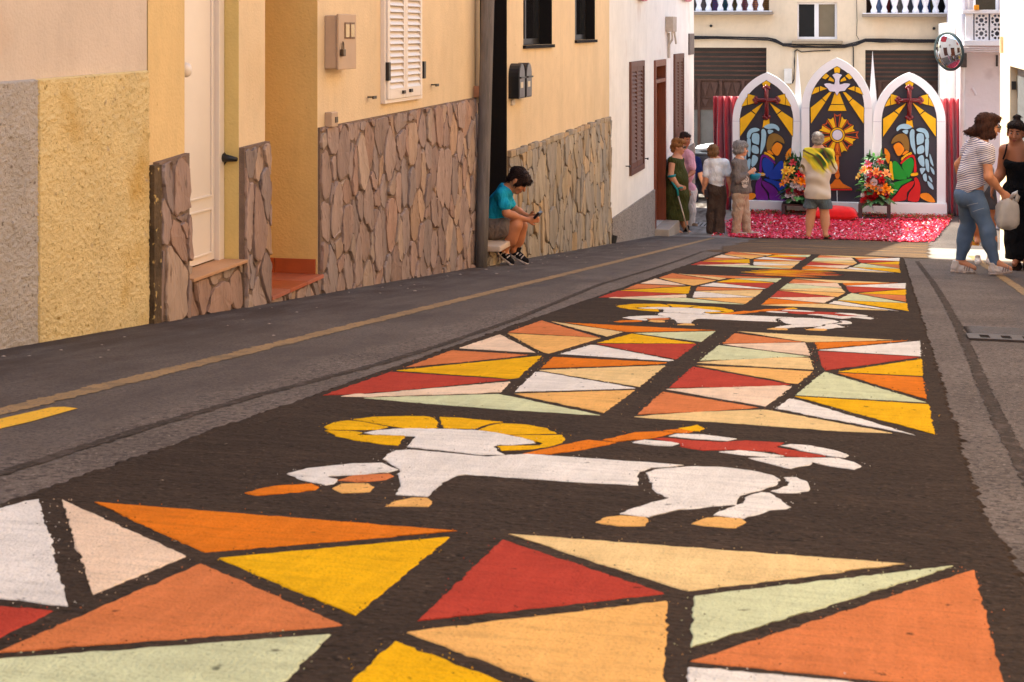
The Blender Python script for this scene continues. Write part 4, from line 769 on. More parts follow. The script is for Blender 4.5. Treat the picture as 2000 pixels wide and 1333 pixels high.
# woven rugs on the left balcony, hanging clothes on the right one
def rug_mat(i, c1, c2, c3):
    m = bpy.data.materials.new('woven_rug_%s' % i); m.use_nodes = True; N = m.node_tree.nodes; L = m.node_tree.links; b = N['Principled BSDF']; tc = N.new('ShaderNodeTexCoord'); b.inputs['Roughness'].default_value = .95
    def wave(d, s):
        w = N.new('ShaderNodeTexWave'); w.bands_direction = d; w.inputs['Scale'].default_value = s; w.inputs['Distortion'].default_value = .6; L.new(tc.outputs['Object'], w.inputs[0]); return w.outputs['Fac']
    def mx(fc, a, c):
        x = N.new('ShaderNodeMix'); x.data_type = 'RGBA'; L.new(fc, x.inputs[0])
        for q, k in ((a, 6), (c, 7)):
            if isinstance(q, tuple): x.inputs[k].default_value = (*lin(q), 1)
            else: L.new(q, x.inputs[k])
        return x.outputs[2]
    L.new(mx(wave('Z', 7), mx(wave('X', 11), c1, c2), c3), b.inputs['Base Color']); return m
rugs = ((1337, 1357, (70, 56, 60), (120, 90, 88), (90, 100, 96)), (1358, 1378, (120, 80, 90), (80, 90, 110), (130, 120, 110)), (1390, 1408, (90, 60, 110), (150, 60, 90), (60, 90, 140)), (1411, 1424, (50, 90, 110), (60, 70, 150), (70, 110, 90)), (1430, 1444, (110, 90, 50), (130, 70, 80), (90, 100, 60)), (1448, 1463, (180, 60, 60), (60, 110, 90), (150, 90, 120)), (1468, 1484, (160, 100, 90), (90, 60, 110), (190, 130, 80)), (1488, 1501, (130, 92, 52), (150, 104, 60), (112, 80, 50)))
rug_w = ('dark red striped', 'brown and grey', 'purple checked', 'blue and green', 'olive and brown', 'red and green', 'violet and tan', 'plain ochre')
for i, (u0, u1, *cs) in enumerate(rugs):
    a, b = fx(u0), fx(u1); n = 8; vs = [(a + (b - a) * k / n, FY + .12 + .02 * math.sin(k * 1.6 + i), z) for z in (bzl + .03, bzl + .3, bzl + .62) for k in range(n + 1)]
    tag(mesh_obj('woven_rug', vs, [(r * (n + 1) + k, r * (n + 1) + k + 1, (r + 1) * (n + 1) + k + 1, (r + 1) * (n + 1) + k) for r in range(2) for k in range(n)], rug_mat(i, *cs), origin=(a, FY + .12, bzl + .03), smooth=True), rug_w[i] + ' rug behind the balusters of the left balcony', 'rug', 'rugs on the left balcony')
cl = ((1710, 1724, (120, 140, 180), 'pale blue jeans'), (1730, 1738, (110, 44, 40), 'dark red cloth'), (1739, 1746, (70, 80, 100), 'slate trousers'), (1751, 1763, (130, 124, 120), 'grey wool skirt'), (1772, 1785, (92, 92, 102), 'dark grey knit skirt'), (1793, 1805, (90, 110, 150), 'blue jeans with white piping'), (1811, 1819, (60, 76, 130), 'navy trousers'), (1815, 1826, (96, 92, 66), 'olive trousers'), (1830, 1846, (28, 27, 30), 'black skirt'))
for i, (u0, u1, c, t) in enumerate(cl):
    a, b = fx(u0), fx(u1); s = MB(); z0 = bzr + .035; hgt = .66; n = 12; vs = []
    for j in range(7):
        z = z0 + hgt * j / 6; wv = .5 + .5 * (j / 6) ** .5
        for k in range(n): an = 2 * math.pi * k / n; vs.append(((a + b) / 2 + (b - a) / 2 * (1.1 - .12 * math.sin(j * 1.1 + i)) * math.cos(an), FY + .3 + .09 * math.sin(an) * (1 + .2 * math.sin(3 * an + j)) + .03 * (i % 3), z))
    s.add(vs, [(j * n + k, j * n + (k + 1) % n, (j + 1) * n + (k + 1) % n, (j + 1) * n + k) for j in range(6) for k in range(n)])
    tag(s.build('hanging_garment', mat('garment_%s' % t.replace(' ', '_'), c, .9, .3, 12, .4, 30), origin=((a + b) / 2, FY + .3, z0), smooth=True), t + ' behind the balusters of the right balcony', 'clothes', 'clothes on the right balcony')
# ------------------------------------------------------------------ altarpiece of three pointed arches
AY = 28.3; al = lambda u, v, d=0.: on_y(u, v, AY) + V(0, d, 0)
altar = empty('altarpiece', al(1638, 415), 'white three-arched altarpiece painted like stained glass with kneeling angels', 'altarpiece')
foam = mat('white_foam_board', (242, 241, 240), .75, .03, 2, .08, 40)
charcoal = mat('charcoal_board', (52, 47, 58), .45, .08, 2, spec=.45)
GL = {}
for k, c in dict(gold=(242, 184, 16), amber=(238, 140, 20), brown=(140, 104, 40), orange=(236, 122, 24), green=(24, 152, 44), red=(206, 22, 26), wing=(160, 200, 216), purple=(112, 16, 132), blue=(14, 60, 164), darkorange=(206, 84, 24), white=(226, 220, 232)).items(): GL[k] = mat('glass_paint_' + k, c, .45, .10, 5, .05, 30, spec=.4)
lead = mat('black_outline', (34, 30, 36), .5)
def arch(uc, w, spring, apex, bottom, n=12):
    r = spring - apex; c = (r * r - w * w) / (2 * w); R = w + c; P = [(uc - w, bottom), (uc + w, bottom), (uc + w, spring)]
    a1 = math.atan2(r, c)
    P += [(uc - c + R * math.cos(a1 * i / n), spring - R * math.sin(a1 * i / n)) for i in range(1, n + 1)]
    P += [(2 * uc - p[0], p[1]) for p in P[::-1][1:n + 1]]
    return P
def ring(outer, inner, d0, depth):              # frame between two loops of equal length
    s = MB(); n = len(outer); A = [al(*p) + V(0, d0, 0) for p in outer]; B = [al(*p) + V(0, d0, 0) for p in inner]; D = V(0, depth, 0)
    s.add(A + B + [p + D for p in A] + [p + D for p in B], [(i, (i + 1) % n, n + (i + 1) % n, n + i) for i in range(n)] + [(2 * n + i, 3 * n + i, 3 * n + (i + 1) % n, 2 * n + (i + 1) % n) for i in range(n)] + [(i, 2 * n + i, 2 * n + (i + 1) % n, (i + 1) % n) for i in range(n)] + [(n + i, n + (i + 1) % n, 3 * n + (i + 1) % n, 3 * n + i) for i in range(n)])
    return s
def lead_piece(par, name, pts, col, d=-.012, curve=0, out=True):
    P = smooth_loop(pts, curve) if curve else [np.asarray(p, float) for p in pts]
    if out:
        c = sum(P) / len(P); Q = [p + unit(p - c) * 1.1 for p in P]
        MB().prism([al(*p, d + .006) for p in Q], (0, .005, 0)).build('outline', lead, par)
    return MB().prism([al(*p, d) for p in P], (0, .010, 0)).build(name, GL[col], par)
def arch_panel(uc, wo, so, ao, wi, si, ai, bi, bo, front):
    o = empty('arch_panel', al(uc, bo, front), parent=altar)
    O = arch(uc, wo, so, ao, bo); I = arch(uc, wi, si, ai, bi)
    r = ring(O, I, front, .16); r.build('frame', foam, o)
    MB().prism([al(*p, .035 + front) for p in arch(uc, wi + 2, si, ai - 2, bi + 2)], (0, .03, 0)).build('backing_board', charcoal, o)
    for sgn in (-1, 1):                          # glue seams across the frame
        a, b = al(uc + sgn * wi, si, front - .002), al(uc + sgn * wo, so, front - .002); MB().box(min(a[0], b[0]) + .004, max(a[0], b[0]) - .004, a[1] - .001, a[1] + .001, a[2] - .004, a[2] + .001).build('seam', mat('seam_grey', (176, 170, 184), .8), o)
    return o
pL = arch_panel(1497, 66.5, 236, 142, 52.5, 237, 158, 393, 408, .0); pC = arch_panel(1634.5, 69, 212, 113, 53.5, 211, 130, 395, 411, -.06); pR = arch_panel(1776, 71, 239, 142, 54, 238, 158, 397, 414, .0)
for u0, u1, v0, v1 in ((1430, 1565, 393.5, 412), (1566, 1704, 395.5, 416), (1705.5, 1849, 397.5, 421)):
    a, b = al(u0, v1), al(u1, v0); MB().box(a[0], b[0], AY - .14, AY + .25, zg(28), b[2], .004).build('plinth', foam, altar)
for u, vt, hw in ((1559, 100, 13), (1706, 99, 14)):
    b = al(u, 300, .12); t = al(u - 2, vt, .12); w = hw * .0096; s = MB(); s.add([(b[0] - w, b[1] - w, b[2]), (b[0] + w, b[1] - w, b[2]), (b[0] + w, b[1] + w, b[2]), (b[0] - w, b[1] + w, b[2]), t], [(0, 1, 4), (1, 2, 4), (2, 3, 4), (3, 0, 4), (3, 2, 1, 0)]); s.build('spire', foam, altar)
a, b = al(1545, 410), al(1722, 230); MB().box(a[0], b[0], AY + .18, AY + .22, a[2], b[2]).build('rear_board', foam, altar)

def T8(p): return (1700 + p[0] / 4.3, 130 + p[1] / 4.3)
def PTS(s): return [tuple(float(k) for k in q.split(',')) for q in s.split()]
RAYS = [('gold', '293,143 328,122 362,143 352,180 303,180'), ('gold', '122,338 128,322 150,282 163,262 168,325'), ('gold', '174,234 235,250 225,285 240,305 174,325 168,270'), ('gold', '303,305 240,400 206,372'), ('gold', '199,380 236,407 107,590 107,440'), ('gold', '305,440 352,455 360,515 300,490')]
ANGEL = [('hair', 'brown', '175,650 190,605 230,572 280,565 310,590 325,640 325,700 310,710 285,690 270,650 240,628 200,642'), ('face', 'amber', '195,665 235,640 265,660 285,700 255,745 228,748 205,705'), ('neck', 'amber', '268,742 298,706 322,715 292,738'), ('collar', 'gold', '258,775 298,738 340,722 346,738 300,755 265,790'),
 ('hand', 'amber', '118,690 140,700 165,740 160,800 145,815 125,760'), ('cuff', 'gold', '163,803 180,803 187,860 197,950 178,945 160,860'), ('sleeve', 'green', '185,812 225,806 310,938 215,948 195,930'), ('sleeve', 'green', '330,768 360,787 360,850 320,936 267,845 282,800'), ('bodice', 'red', '258,820 265,792 340,742 375,765 388,880 366,890 368,785 335,762'), ('belt', 'gold', '342,900 394,892 397,914 346,921'),
 ('skirt', 'green', '145,1000 200,975 340,942 330,965 260,1000 205,1070 150,1085'), ('skirt', 'red', '170,1130 220,1072 270,1007 362,962 352,1010 308,1060 296,1120 200,1135'), ('skirt', 'red', '368,942 394,938 420,1010 405,1130 330,1130 314,1115 328,1060 372,1000'), ('foot', 'amber', '425,1070 490,1068 545,1135 500,1140 425,1105'),
 ('feather', 'wing', '220,520 250,490 300,483 350,510 310,528 260,523 225,545'), ('feather', 'wing', '268,545 300,532 318,540 305,570'), ('feather', 'wing', '330,560 350,527 370,540 370,600 380,740 350,690 335,640'), ('feather', 'wing', '385,532 415,517 460,526 488,562 490,605 467,600 450,562 402,547'), ('feather', 'wing', '390,572 430,562 448,582 446,638 402,658 390,650'), ('feather', 'wing', '460,617 490,614 488,700 480,758 463,740'), ('feather', 'wing', '396,682 443,662 450,720 397,735'),
 ('feather', 'wing', '398,770 443,747 453,838 420,828'), ('feather', 'wing', '460,782 488,792 493,885 470,868'), ('feather', 'wing', '497,732 518,780 530,840 502,802'), ('feather', 'wing', '503,842 533,870 537,910 515,888'), ('feather', 'wing', '415,857 463,857 440,898 428,905'), ('feather', 'wing', '441,915 468,902 474,963 450,958'), ('feather', 'wing', '488,917 513,940 520,975 496,952'), ('feather', 'wing', '478,962 518,990 530,1035 492,1010')]
swapL = {('bodice', 'red'): 'purple', ('sleeve', 'green'): 'blue', ('skirt', 'green'): 'blue', ('skirt', 'red'): 'purple'}
cross_mat = mat('dark_red_gloss', (112, 12, 20), .25, .25, 14, .1, 40, spec=.6)
for pan, mirror in ((pR, False), (pL, True)):
    fx_ = (lambda p: (1497 - (T8(p)[0] - 1776.2), T8(p)[1] - .3)) if mirror else T8
    for c, s in RAYS:
        pts = PTS(s); lead_piece(pan, 'light_ray', [fx_(p) for p in pts], c)
        if pts[0][0] not in (293, 305): lead_piece(pan, 'light_ray', [fx_((656 - p[0], p[1])) for p in pts], c)
    for n, c, s in ANGEL:
        lead_piece(pan, n, [fx_(p) for p in PTS(s)], swapL.get((n, c), c) if mirror else c, -.014, 3)
    for k in range(6): p = fx_((268 + 14 * k, 772 - 9 * k)); MB().ball(al(*p, -.02), .018, 8, 5).build('bead', GL['gold'], pan)
    # budded cross standing proud of the board
    cx = fx_((326, 285)); s = MB(); C = al(*cx, -.03); px = 1 / 4.3 * .0097
    s.box(C[0] - 17 * px, C[0] + 17 * px, C[1] - .03, C[1] + .02, C[2] - 140 * px, C[2] + 108 * px, .012); s.box(C[0] - 88 * px, C[0] + 88 * px, C[1] - .034, C[1] + .024, C[2] - 15 * px, C[2] + 17 * px, .012)
    for dx, dz in ((0, 110), (-16, 98), (16, 98), (0, -146), (-17, -134), (17, -134), (-96, 1), (-84, 17), (-84, -16), (96, 1), (84, 17), (84, -16)): s.ball((C[0] + dx * px, C[1] - .01, C[2] + dz * px), (17 * px, .03, 17 * px), 10, 6)
    s.tube([C + V(-80 * px, -.045, -8 * px), C + V(-20 * px, -.05, 8 * px), C + V(20 * px, -.05, -8 * px), C + V(80 * px, -.045, 10 * px)], .012, 6); s.tube([C + V(-8 * px, -.045, 95 * px), C + V(8 * px, -.05, 20 * px), C + V(-8 * px, -.05, -40 * px), C + V(6 * px, -.045, -130 * px)], .012, 6)
    s.build('cross', cross_mat, pan, smooth=True)
def T7(p): return (1560 + p[0] / 4.3, 110 + p[1] / 4.3)
fc = -.06
def LC(n, c, s, curve=0, mirror=False, out=True, d=0.):
    pts = PTS(s) if isinstance(s, str) else s; lead_piece(pC, n, [T7(p) for p in pts], c, fc - .012 + d, curve, out)
    if mirror: lead_piece(pC, n, [T7((650 - p[0], p[1])) for p in pts], c, fc - .012 + d, curve, out)
LC('light_ray', 'gold', '297,102 323,88 350,102 345,140 303,143')
for s in ('392,166 420,145 453,182 425,195', '352,216 354,198 386,172 402,202', '410,272 470,250 470,293', '478,256 513,266 540,322 478,298', '372,302 394,302 450,352 422,380', '425,387 455,358 548,432 545,565'): LC('light_ray', 'gold', s, 0, True)
LC('light_ray', 'gold', '302,312 345,312 380,403 272,401'); LC('light_ray', 'gold', '268,409 382,409 402,458 245,458')
LC('dove', 'white', '322,328 305,297 265,296 245,270 213,234 260,227 300,237 305,190 283,158 310,145 323,142 345,150 364,160 345,187 345,237 385,227 434,234 402,270 385,291 345,294', 2, d=-.02)
Mc = (326, 660)
for k in range(16):
    a = math.radians(22.5 * k); ca, sa = math.cos(a), math.sin(a); R = lambda r, t: (Mc[0] + r * ca - t * sa, Mc[1] - r * sa - t * ca)
    if k % 2: LC('gold_ray', 'gold', [R(66, -11), R(150, -24), R(140, 0), R(158, 24), R(66, 11)])
    else:
        L_ = 178 if k % 4 == 0 else 150
        for sg in (-1, 1): LC('ray_outline', 'darkorange', [R(66, sg * 13), R(L_, sg * 30), R(L_, sg * 22), R(66, sg * 6)], 0, out=False)
        LC('ray_outline', 'darkorange', [R(L_, -30), R(L_ - 14, 0), R(L_, 30), R(L_ - 9, 25), R(L_ - 24, 0), R(L_ - 9, -25)], 0, out=False)
circ = lambda r: [(Mc[0] + r * math.cos(2 * math.pi * i / 32), Mc[1] + r * math.sin(2 * math.pi * i / 32)) for i in range(32)]
LC('gold_ring', 'gold', circ(60), d=-.006); LC('host_disc', 'white', circ(42), d=-.014)
LC('stem', 'orange', '314,728 338,728 335,790 347,830 335,852 341,900 337,960 347,1000 336,1027 316,1027 305,1000 315,960 311,900 317,852 305,830 316,790'); LC('foot', 'orange', '306,1032 345,1032 372,1068 447,1107 204,1107 279,1068'); LC('foot_rim', 'red', '202,1111 450,1111 450,1124 202,1124')
for v in (800, 868, 945, 975): LC('stem_band', 'darkorange', '312,%d 340,%d 340,%d 312,%d' % (v, v, v + 8, v + 8), out=False, d=-.006)
MB().tube([al(1635, 372, fc - .03), al(1635.5, 393, fc - .03)], .007, 6).build('candle_stick', foam, altar)

# ------------------------------------------------------------------ red curtains either side
def curtain(u0, u1, v0, v1, y, label, folds):
    a, b = on_y(u0, v0, y), on_y(u1, v0, y); zt, zb = a[2], on_y((u0 + u1) / 2, v1, y)[2]; zb = max(zb, zg(y) + .01); n, m = 90, 26; vs = []
    for j in range(m + 1):
        t = j / m; z = zt + (zb - zt) * t
        for i in range(n + 1):
            s = i / n; ph = s * folds * 2 * math.pi + 1.3 * math.sin(4 * s + folds) + .9 * math.sin(t * 2.2 + s * 4)
            vs.append((a[0] + (b[0] - a[0]) * (s + .012 * math.sin(t * 4 + s * 9)) - .05 * t * t * (1 - s) * 0, y + (.03 + .07 * min(1, t * 3)) * math.sin(ph) + .025 * math.sin(2.3 * ph + 1) * t, z - (.03 * abs(math.sin(ph)) if j == m else 0)))
    o = mesh_obj('curtain', vs, [(j * (n + 1) + i, j * (n + 1) + i + 1, (j + 1) * (n + 1) + i + 1, (j + 1) * (n + 1) + i) for j in range(m) for i in range(n)], red_cloth, origin=(a[0], y, zb), smooth=True)
    md = o.modifiers.new('thickness', 'SOLIDIFY'); md.thickness = .006
    return tag(o, label, 'curtain', 'red curtains beside the altarpiece')
curtain(1393, 1446, 188, 419, AY + .22, 'red curtain hanging left of the altarpiece behind the lady in a white shirt', 3.7); curtain(1832, 1876, 192, 429, AY + .22, 'red curtain hanging right of the altarpiece beside the white house', 3.2)

# ------------------------------------------------------------------ petals strewn before the altar
pet_cols = [(222, 14, 56), (230, 36, 74), (200, 10, 42), (238, 90, 120), (246, 186, 204), (214, 26, 44), (250, 226, 226), (170, 12, 40), (104, 116, 52), (128, 104, 44)]
pm = [mat('petal_%d' % i, c, .6, .12, 20, spec=.3) for i, c in enumerate(pet_cols)]
outline = [on_ground(*q)[:2] for q in ((1418, 440), (1424, 464), (1470, 466.5), (1560, 468), (1650, 470), (1720, 472.5), (1790, 475), (1822, 473), (1838, 455), (1852, 440), (1860, 428))] + [(1.18, 28.16), (-2.55, 28.16)]
def inside(p, poly):
    c = False
    for i in range(len(poly)):
        a, b = poly[i], poly[i - 1]
        if (a[1] > p[1]) != (b[1] > p[1]) and p[0] < (b[0] - a[0]) * (p[1] - a[1]) / (b[1] - a[1]) + a[0]: c = not c
    return c
s = MB(); vsA = []; fsA = []; msA = []; xsA = [p[0] for p in outline]; ysA = [p[1] for p in outline]; rr = random.Random(5); cnt = 0
while cnt < 42000:
    x, y = rr.uniform(min(xsA) - .25, max(xsA) + .3), rr.uniform(min(ysA) - .15, 28.16)
    if not inside((x, y), outline) and (rr.random() > .03 or not inside(((x - .8) * .93 + .8, (y - 26) * .9 + 26), outline)): continue
    back = y > 27.75 - .25 * rr.random()
    sz = rr.uniform(.012, .025); an = rr.uniform(0, 6.28); ti = rr.uniform(-.5, .5); ca, sa = math.cos(an), math.sin(an); z = zg(y) + .012 + rr.random() ** 2 * (.03 + (.02 if back else 0)); k = len(vsA)
    for lx, ly, lz in ((-1, 0, 0), (-.2, -.7, .25), (.9, -.35, .5), (.9, .35, .5), (-.2, .7, .25)):
        lx *= sz; ly *= sz; lz = lz * sz + lx * ti; vsA.append((x + lx * ca - ly * sa, y + lx * sa + ly * ca, z + lz))
    fsA.append((k, k + 1, k + 2, k + 3, k + 4)); msA.append(rr.choice((8, 8, 9, 9, 5, 0)) if back and rr.random() < .7 else rr.choice((0, 0, 0, 0, 1, 1, 1, 1, 2, 2, 3, 3, 5, 5, 0, 1, 7, 8, 3, 4, 3, 6))); cnt += 1
tag(mesh_obj('flower_petals', vsA, fsA, pm, origin=(-.6, 26, zg(26)), fm=msA), 'bed of crimson and pink flower petals before the altarpiece', 'petals', kind='stuff')
bed = [(p[0] * .97 - .02, p[1] + .02) for p in outline]; mbb = MB(); mbb.add([(p[0], p[1], zg(p[1]) + .006) for p in bed], [])
tri = tessellate_polygon([[Vector((p[0], p[1], 0)) for p in bed]])
sub = bmesh.new(); gv = {}
stepx = .12; X0, X1, Y0_, Y1_ = min(xsA), max(xsA), min(ysA), 28.16; bv = []; bf = []; idx = {}
for i in range(int((X1 - X0) / stepx) + 1):
    for j in range(int((Y1_ - Y0_) / stepx) + 1):
        x, y = X0 + i * stepx, Y0_ + j * stepx
        if all(inside((x + a * stepx * .98 + .001, y + b * stepx * .98 + .001), outline) for a in (0, 1) for b in (0, 1)):
            q = []
            for a, b in ((0, 0), (1, 0), (1, 1), (0, 1)):
                key = (i + a, j + b)
                if key not in idx: idx[key] = len(bv); bv.append((X0 + key[0] * stepx, Y0_ + key[1] * stepx, zg(Y0_ + key[1] * stepx) + .010))
                q.append(idx[key])
            bf.append(q)
sub.free()
tag(mesh_obj('petal_litter', bv, bf, mat('petal_litter', (186, 20, 60), .9, .3, 30, .8, 60, speck=[(45, .6, (240, 150, 170), .06), (38, .64, (110, 30, 40), .05)])), 'matted layer of crushed petals under the loose crimson petals', 'petals', kind='stuff')

# ------------------------------------------------------------------ cushion
p0, p1_ = on_ground(1588, 434), on_ground(1674, 436); cc = (p0 + p1_) / 2; w = (p1_[0] - p0[0]) / 2; n = 24; vs = []; fs = []
for side in (1, -1):
    for j in range(n + 1):
        for i in range(n + 1):
            a, b = -1 + 2 * i / n, -1 + 2 * j / n; pinch = 1 - .07 * (1 - a * a) * 0 - .06 * (abs(a) * abs(b)) ** 3; h = ((1 - a ** 4) * (1 - b ** 4)) ** .55
            vs.append((cc[0] + w * a * (1 - .05 * (1 - b * b) * abs(a)) * 1.02, cc[1] + .27 + .27 * b * (1 - .06 * (1 - a * a) * abs(b)), zg(cc[1]) + .10 + .015 * abs(a) ** 3 + side * h * (.15 if side > 0 else .09) + .006 * math.sin(6 * a + 4 * b) * h))
    k = (n + 1) ** 2 * (0 if side > 0 else 1)
    fs += [(k + j * (n + 1) + i, k + j * (n + 1) + i + 1, k + (j + 1) * (n + 1) + i + 1, k + (j + 1) * (n + 1) + i)[::side] for j in range(n) for i in range(n)]
s = MB(); s.add(vs, fs)
tag(s.build('cushion', mat('red_velvet', (226, 16, 20), .8, .1, 9, .4, 120, sheen=.2), origin=(cc[0], cc[1] + .25, zg(cc[1])), smooth=True), 'plump red velvet cushion lying on the petals', 'cushion')

# ------------------------------------------------------------------ flower stands and arrangements
rusty = mat('dark_steel_frame', (78, 62, 62), .6, .15, 10)
def leafm(n, c): return mat(n, c, .45, .25, 10, .2, 30, spec=.4, rnd=.2)
leaf_mats = [leafm('leaf_deep', (44, 92, 40)), leafm('leaf_mid', (78, 128, 60)), leafm('leaf_pale', (128, 164, 104))]
fl = {k: mat('flower_' + k, c, .55, .15, 18, .1, 40, rnd=.08) for k, c in dict(orange=(244, 140, 20), yellow=(248, 190, 40), red=(206, 20, 34), crimson=(160, 10, 34), pink=(232, 90, 130), white=(240, 226, 222)).items()}
def lily_mesh(name, m):
    s = MB()
    for k in range(6):
        a = k * math.pi / 3 + (.2 if k % 2 else 0); u = V(math.cos(a), math.sin(a), 0); w = V(-math.sin(a), math.cos(a), 0); z = V(0, 0, 1)
        c = [u * .005, u * .03 + z * .035, u * .07 + z * .055, u * .105 + z * .042]; wd = [.006, .02, .024, .003]
        vs = []
        for q, ww in zip(c, wd): vs += [q - w * ww + z * .006, q - z * .004, q + w * ww + z * .006]
        s.add(vs, [(3 * i + j, 3 * i + j + 1, 3 * i + j + 4, 3 * i + j + 3) for i in range(3) for j in (0, 1)])
    for k in range(5): a = k * 1.256; s.tube([(0, 0, .01), (.02 * math.cos(a), .02 * math.sin(a), .075)], .003, 4)
    return s
def rose_mesh():
    s = MB()
    for lay, (r, h, n) in enumerate(((.02, .06, 3), (.035, .058, 5), (.05, .048, 6), (.06, .03, 6))):
        for k in range(n):
            a = 2 * math.pi * k / n + lay * .5; da = 2.2 / n * 1.3; vs = []
            for t, rr_, hh in ((0, .3, 0), (.6, .95, .75), (1, 1.12, 1)):
                for sg in (-1, 0, 1): b = a + sg * da * (.6 + .4 * t); vs.append((r * rr_ * math.cos(b), r * rr_ * math.sin(b), h * hh - (.006 if sg else 0) * t))
            s.add(vs, [(3 * i + j, 3 * i + j + 1, 3 * i + j + 4, 3 * i + j + 3) for i in (0, 1) for j in (0, 1)])
    return s
def leaf_mesh(L_, W_, droop, lobes):
    n = 8; vs = []
    for i in range(n + 1):
        t = i / n; wd = W_ * math.sin(math.pi * min(1, t * .93 + .05)) ** .8 * ((.55 if i % 2 else 1) if lobes else 1); z = .25 * L_ * t - droop * L_ * t * t; vs += [(-wd, L_ * t * (1 - .2 * droop * t), z - .15 * wd), (0, L_ * t * (1 - .2 * droop * t), z), (wd, L_ * t * (1 - .2 * droop * t), z - .15 * wd)]
    s = MB(); s.add(vs, [(3 * i + j, 3 * i + j + 1, 3 * i + j + 4, 3 * i + j + 3) for i in range(n) for j in (0, 1)]); return s
def place(name, src, parent, loc, rot, sc, m):
    me = src.get(m.name)
    if me is None:
        o = src['_'].build(name, m, None); me = o.data; src[m.name] = me; bpy.data.objects.remove(o)
    o = bpy.data.objects.new(name, me); link(o, parent, loc); o.rotation_euler = rot; o.scale = (sc, sc, sc); return o
LILY, ROSE, LEAF, MONS, BLADE = {'_': lily_mesh('', None)}, {'_': rose_mesh()}, {'_': leaf_mesh(.2, .035, .5, False)}, {'_': leaf_mesh(.34, .1, .6, True)}, {'_': leaf_mesh(.42, .022, .15, False)}
def arrangement(uc, ufeet, vf, vtop, side, flowers, seed):
    rr = random.Random(seed); g = on_ground(uc, vf); y = g[1]; ppm = F / np.dot(g[:2], (-SA, CA))
    x0, x1 = on_y(ufeet[0], vf, y)[0], on_y(ufeet[1], vf, y)[0]; zt = on_y(uc, 402, y)[2]; st = empty('flower_stand', (g[0], y, zg(y)), 'dark steel stand under the %s flower arrangement' % side, 'stand', 'stands of the altar flowers')
    for xx in (x0, x1):
        for yy in (y, y + .42): MB().box(xx - .032, xx + .032, yy - .032, yy + .032, zg(yy), zt, .004).build('leg', rusty, st)
    for yy in (y, y + .42): MB().box(x0 + .033, x1 - .033, yy - .02, yy + .02, zg(y) + .02, zg(y) + .06).build('stretcher', rusty, st)
    MB().box(x0 - .03, x1 + .03, y - .03, y + .45, zt, zt + .025, .004).build('shelf', rusty, st)
    o = empty('flower_arrangement', (g[0], y + .2, zt + .025), 'tall %s arrangement of lilies and roses in front of the altarpiece' % side, 'flowers', 'altar flower arrangements'); yc = y + .2
    MB().lathe((g[0], yc, zt + .026), [(.12, 0), (.17, .02), (.19, .12), (.18, .14)], 16).build('pot', mat('green_pot', (40, 70, 44), .6), o)
    core = MB()
    for i in range(60):
        a, h = rr.uniform(0, 6.28), rr.uniform(.1, 1) ** .8; H_ = (on_y(uc, vtop, y)[2] - zt); R = .28 * (1 - h) + .05; core.tube([(g[0], yc, zt + .12), (g[0] + R * .5 * math.cos(a), yc + R * .5 * math.sin(a), zt + .12 + H_ * h * .5), (g[0] + R * math.cos(a), yc + R * math.sin(a), zt + .12 + H_ * h * .85)], .005, 4)
    core.build('stems', leaf_mats[0], o)
    H_ = on_y(uc, vtop, y)[2] - zt
    for i in range(30):                         # broad drooping leaves at the base
        a = 2 * math.pi * i / 30 + rr.uniform(-.2, .2); place('leaf', MONS, o, (g[0] + .1 * math.cos(a), yc + .1 * math.sin(a), zt + rr.uniform(.06, .22)), (rr.uniform(-.1, .35), rr.uniform(-.4, .4), a - math.pi / 2), rr.uniform(.65, 1.0), leaf_mats[rr.choice((0, 1, 1, 2))])
    for i in range(170):
        h = rr.uniform(.08, .95); a = rr.uniform(0, 6.28); R = (.24 * (1 - h * .75)); place('leaf', LEAF, o, (g[0] + R * math.cos(a), yc + R * math.sin(a), zt + .15 + H_ * h * .85), (rr.uniform(-.4, .9), rr.uniform(-.6, .6), a - math.pi / 2 + rr.uniform(-.6, .6)), rr.uniform(.5, 1), leaf_mats[rr.choice((0, 0, 1, 1, 2))])
    for i in range(20):
        a = rr.uniform(0, 6.28); place('blade_leaf', BLADE, o, (g[0] + .1 * math.cos(a), yc + .08, zt + H_ * rr.uniform(.45, .68)), (1.25 + rr.uniform(-.2, .2), 0, a), rr.uniform(.7, 1.1), leaf_mats[rr.choice((0, 0, 1))])
    for kind, c, u, v in flowers:
        dx = (u - uc) / ppm; yy = yc - (.27 - .45 * abs(dx) ** 1.5) * (.9 if v > 330 else .55); p = on_y(u, v, yy); tl = (1.1 + rr.uniform(-.35, .25), rr.uniform(-.3, .3), .9 * dx * 3 + rr.uniform(-.3, .3))
        place('lily' if kind == 'l' else 'rose', LILY if kind == 'l' else ROSE, o, p, tl, rr.uniform(.72, .98) * (1.0 if kind == 'l' else 1.15), fl[c])
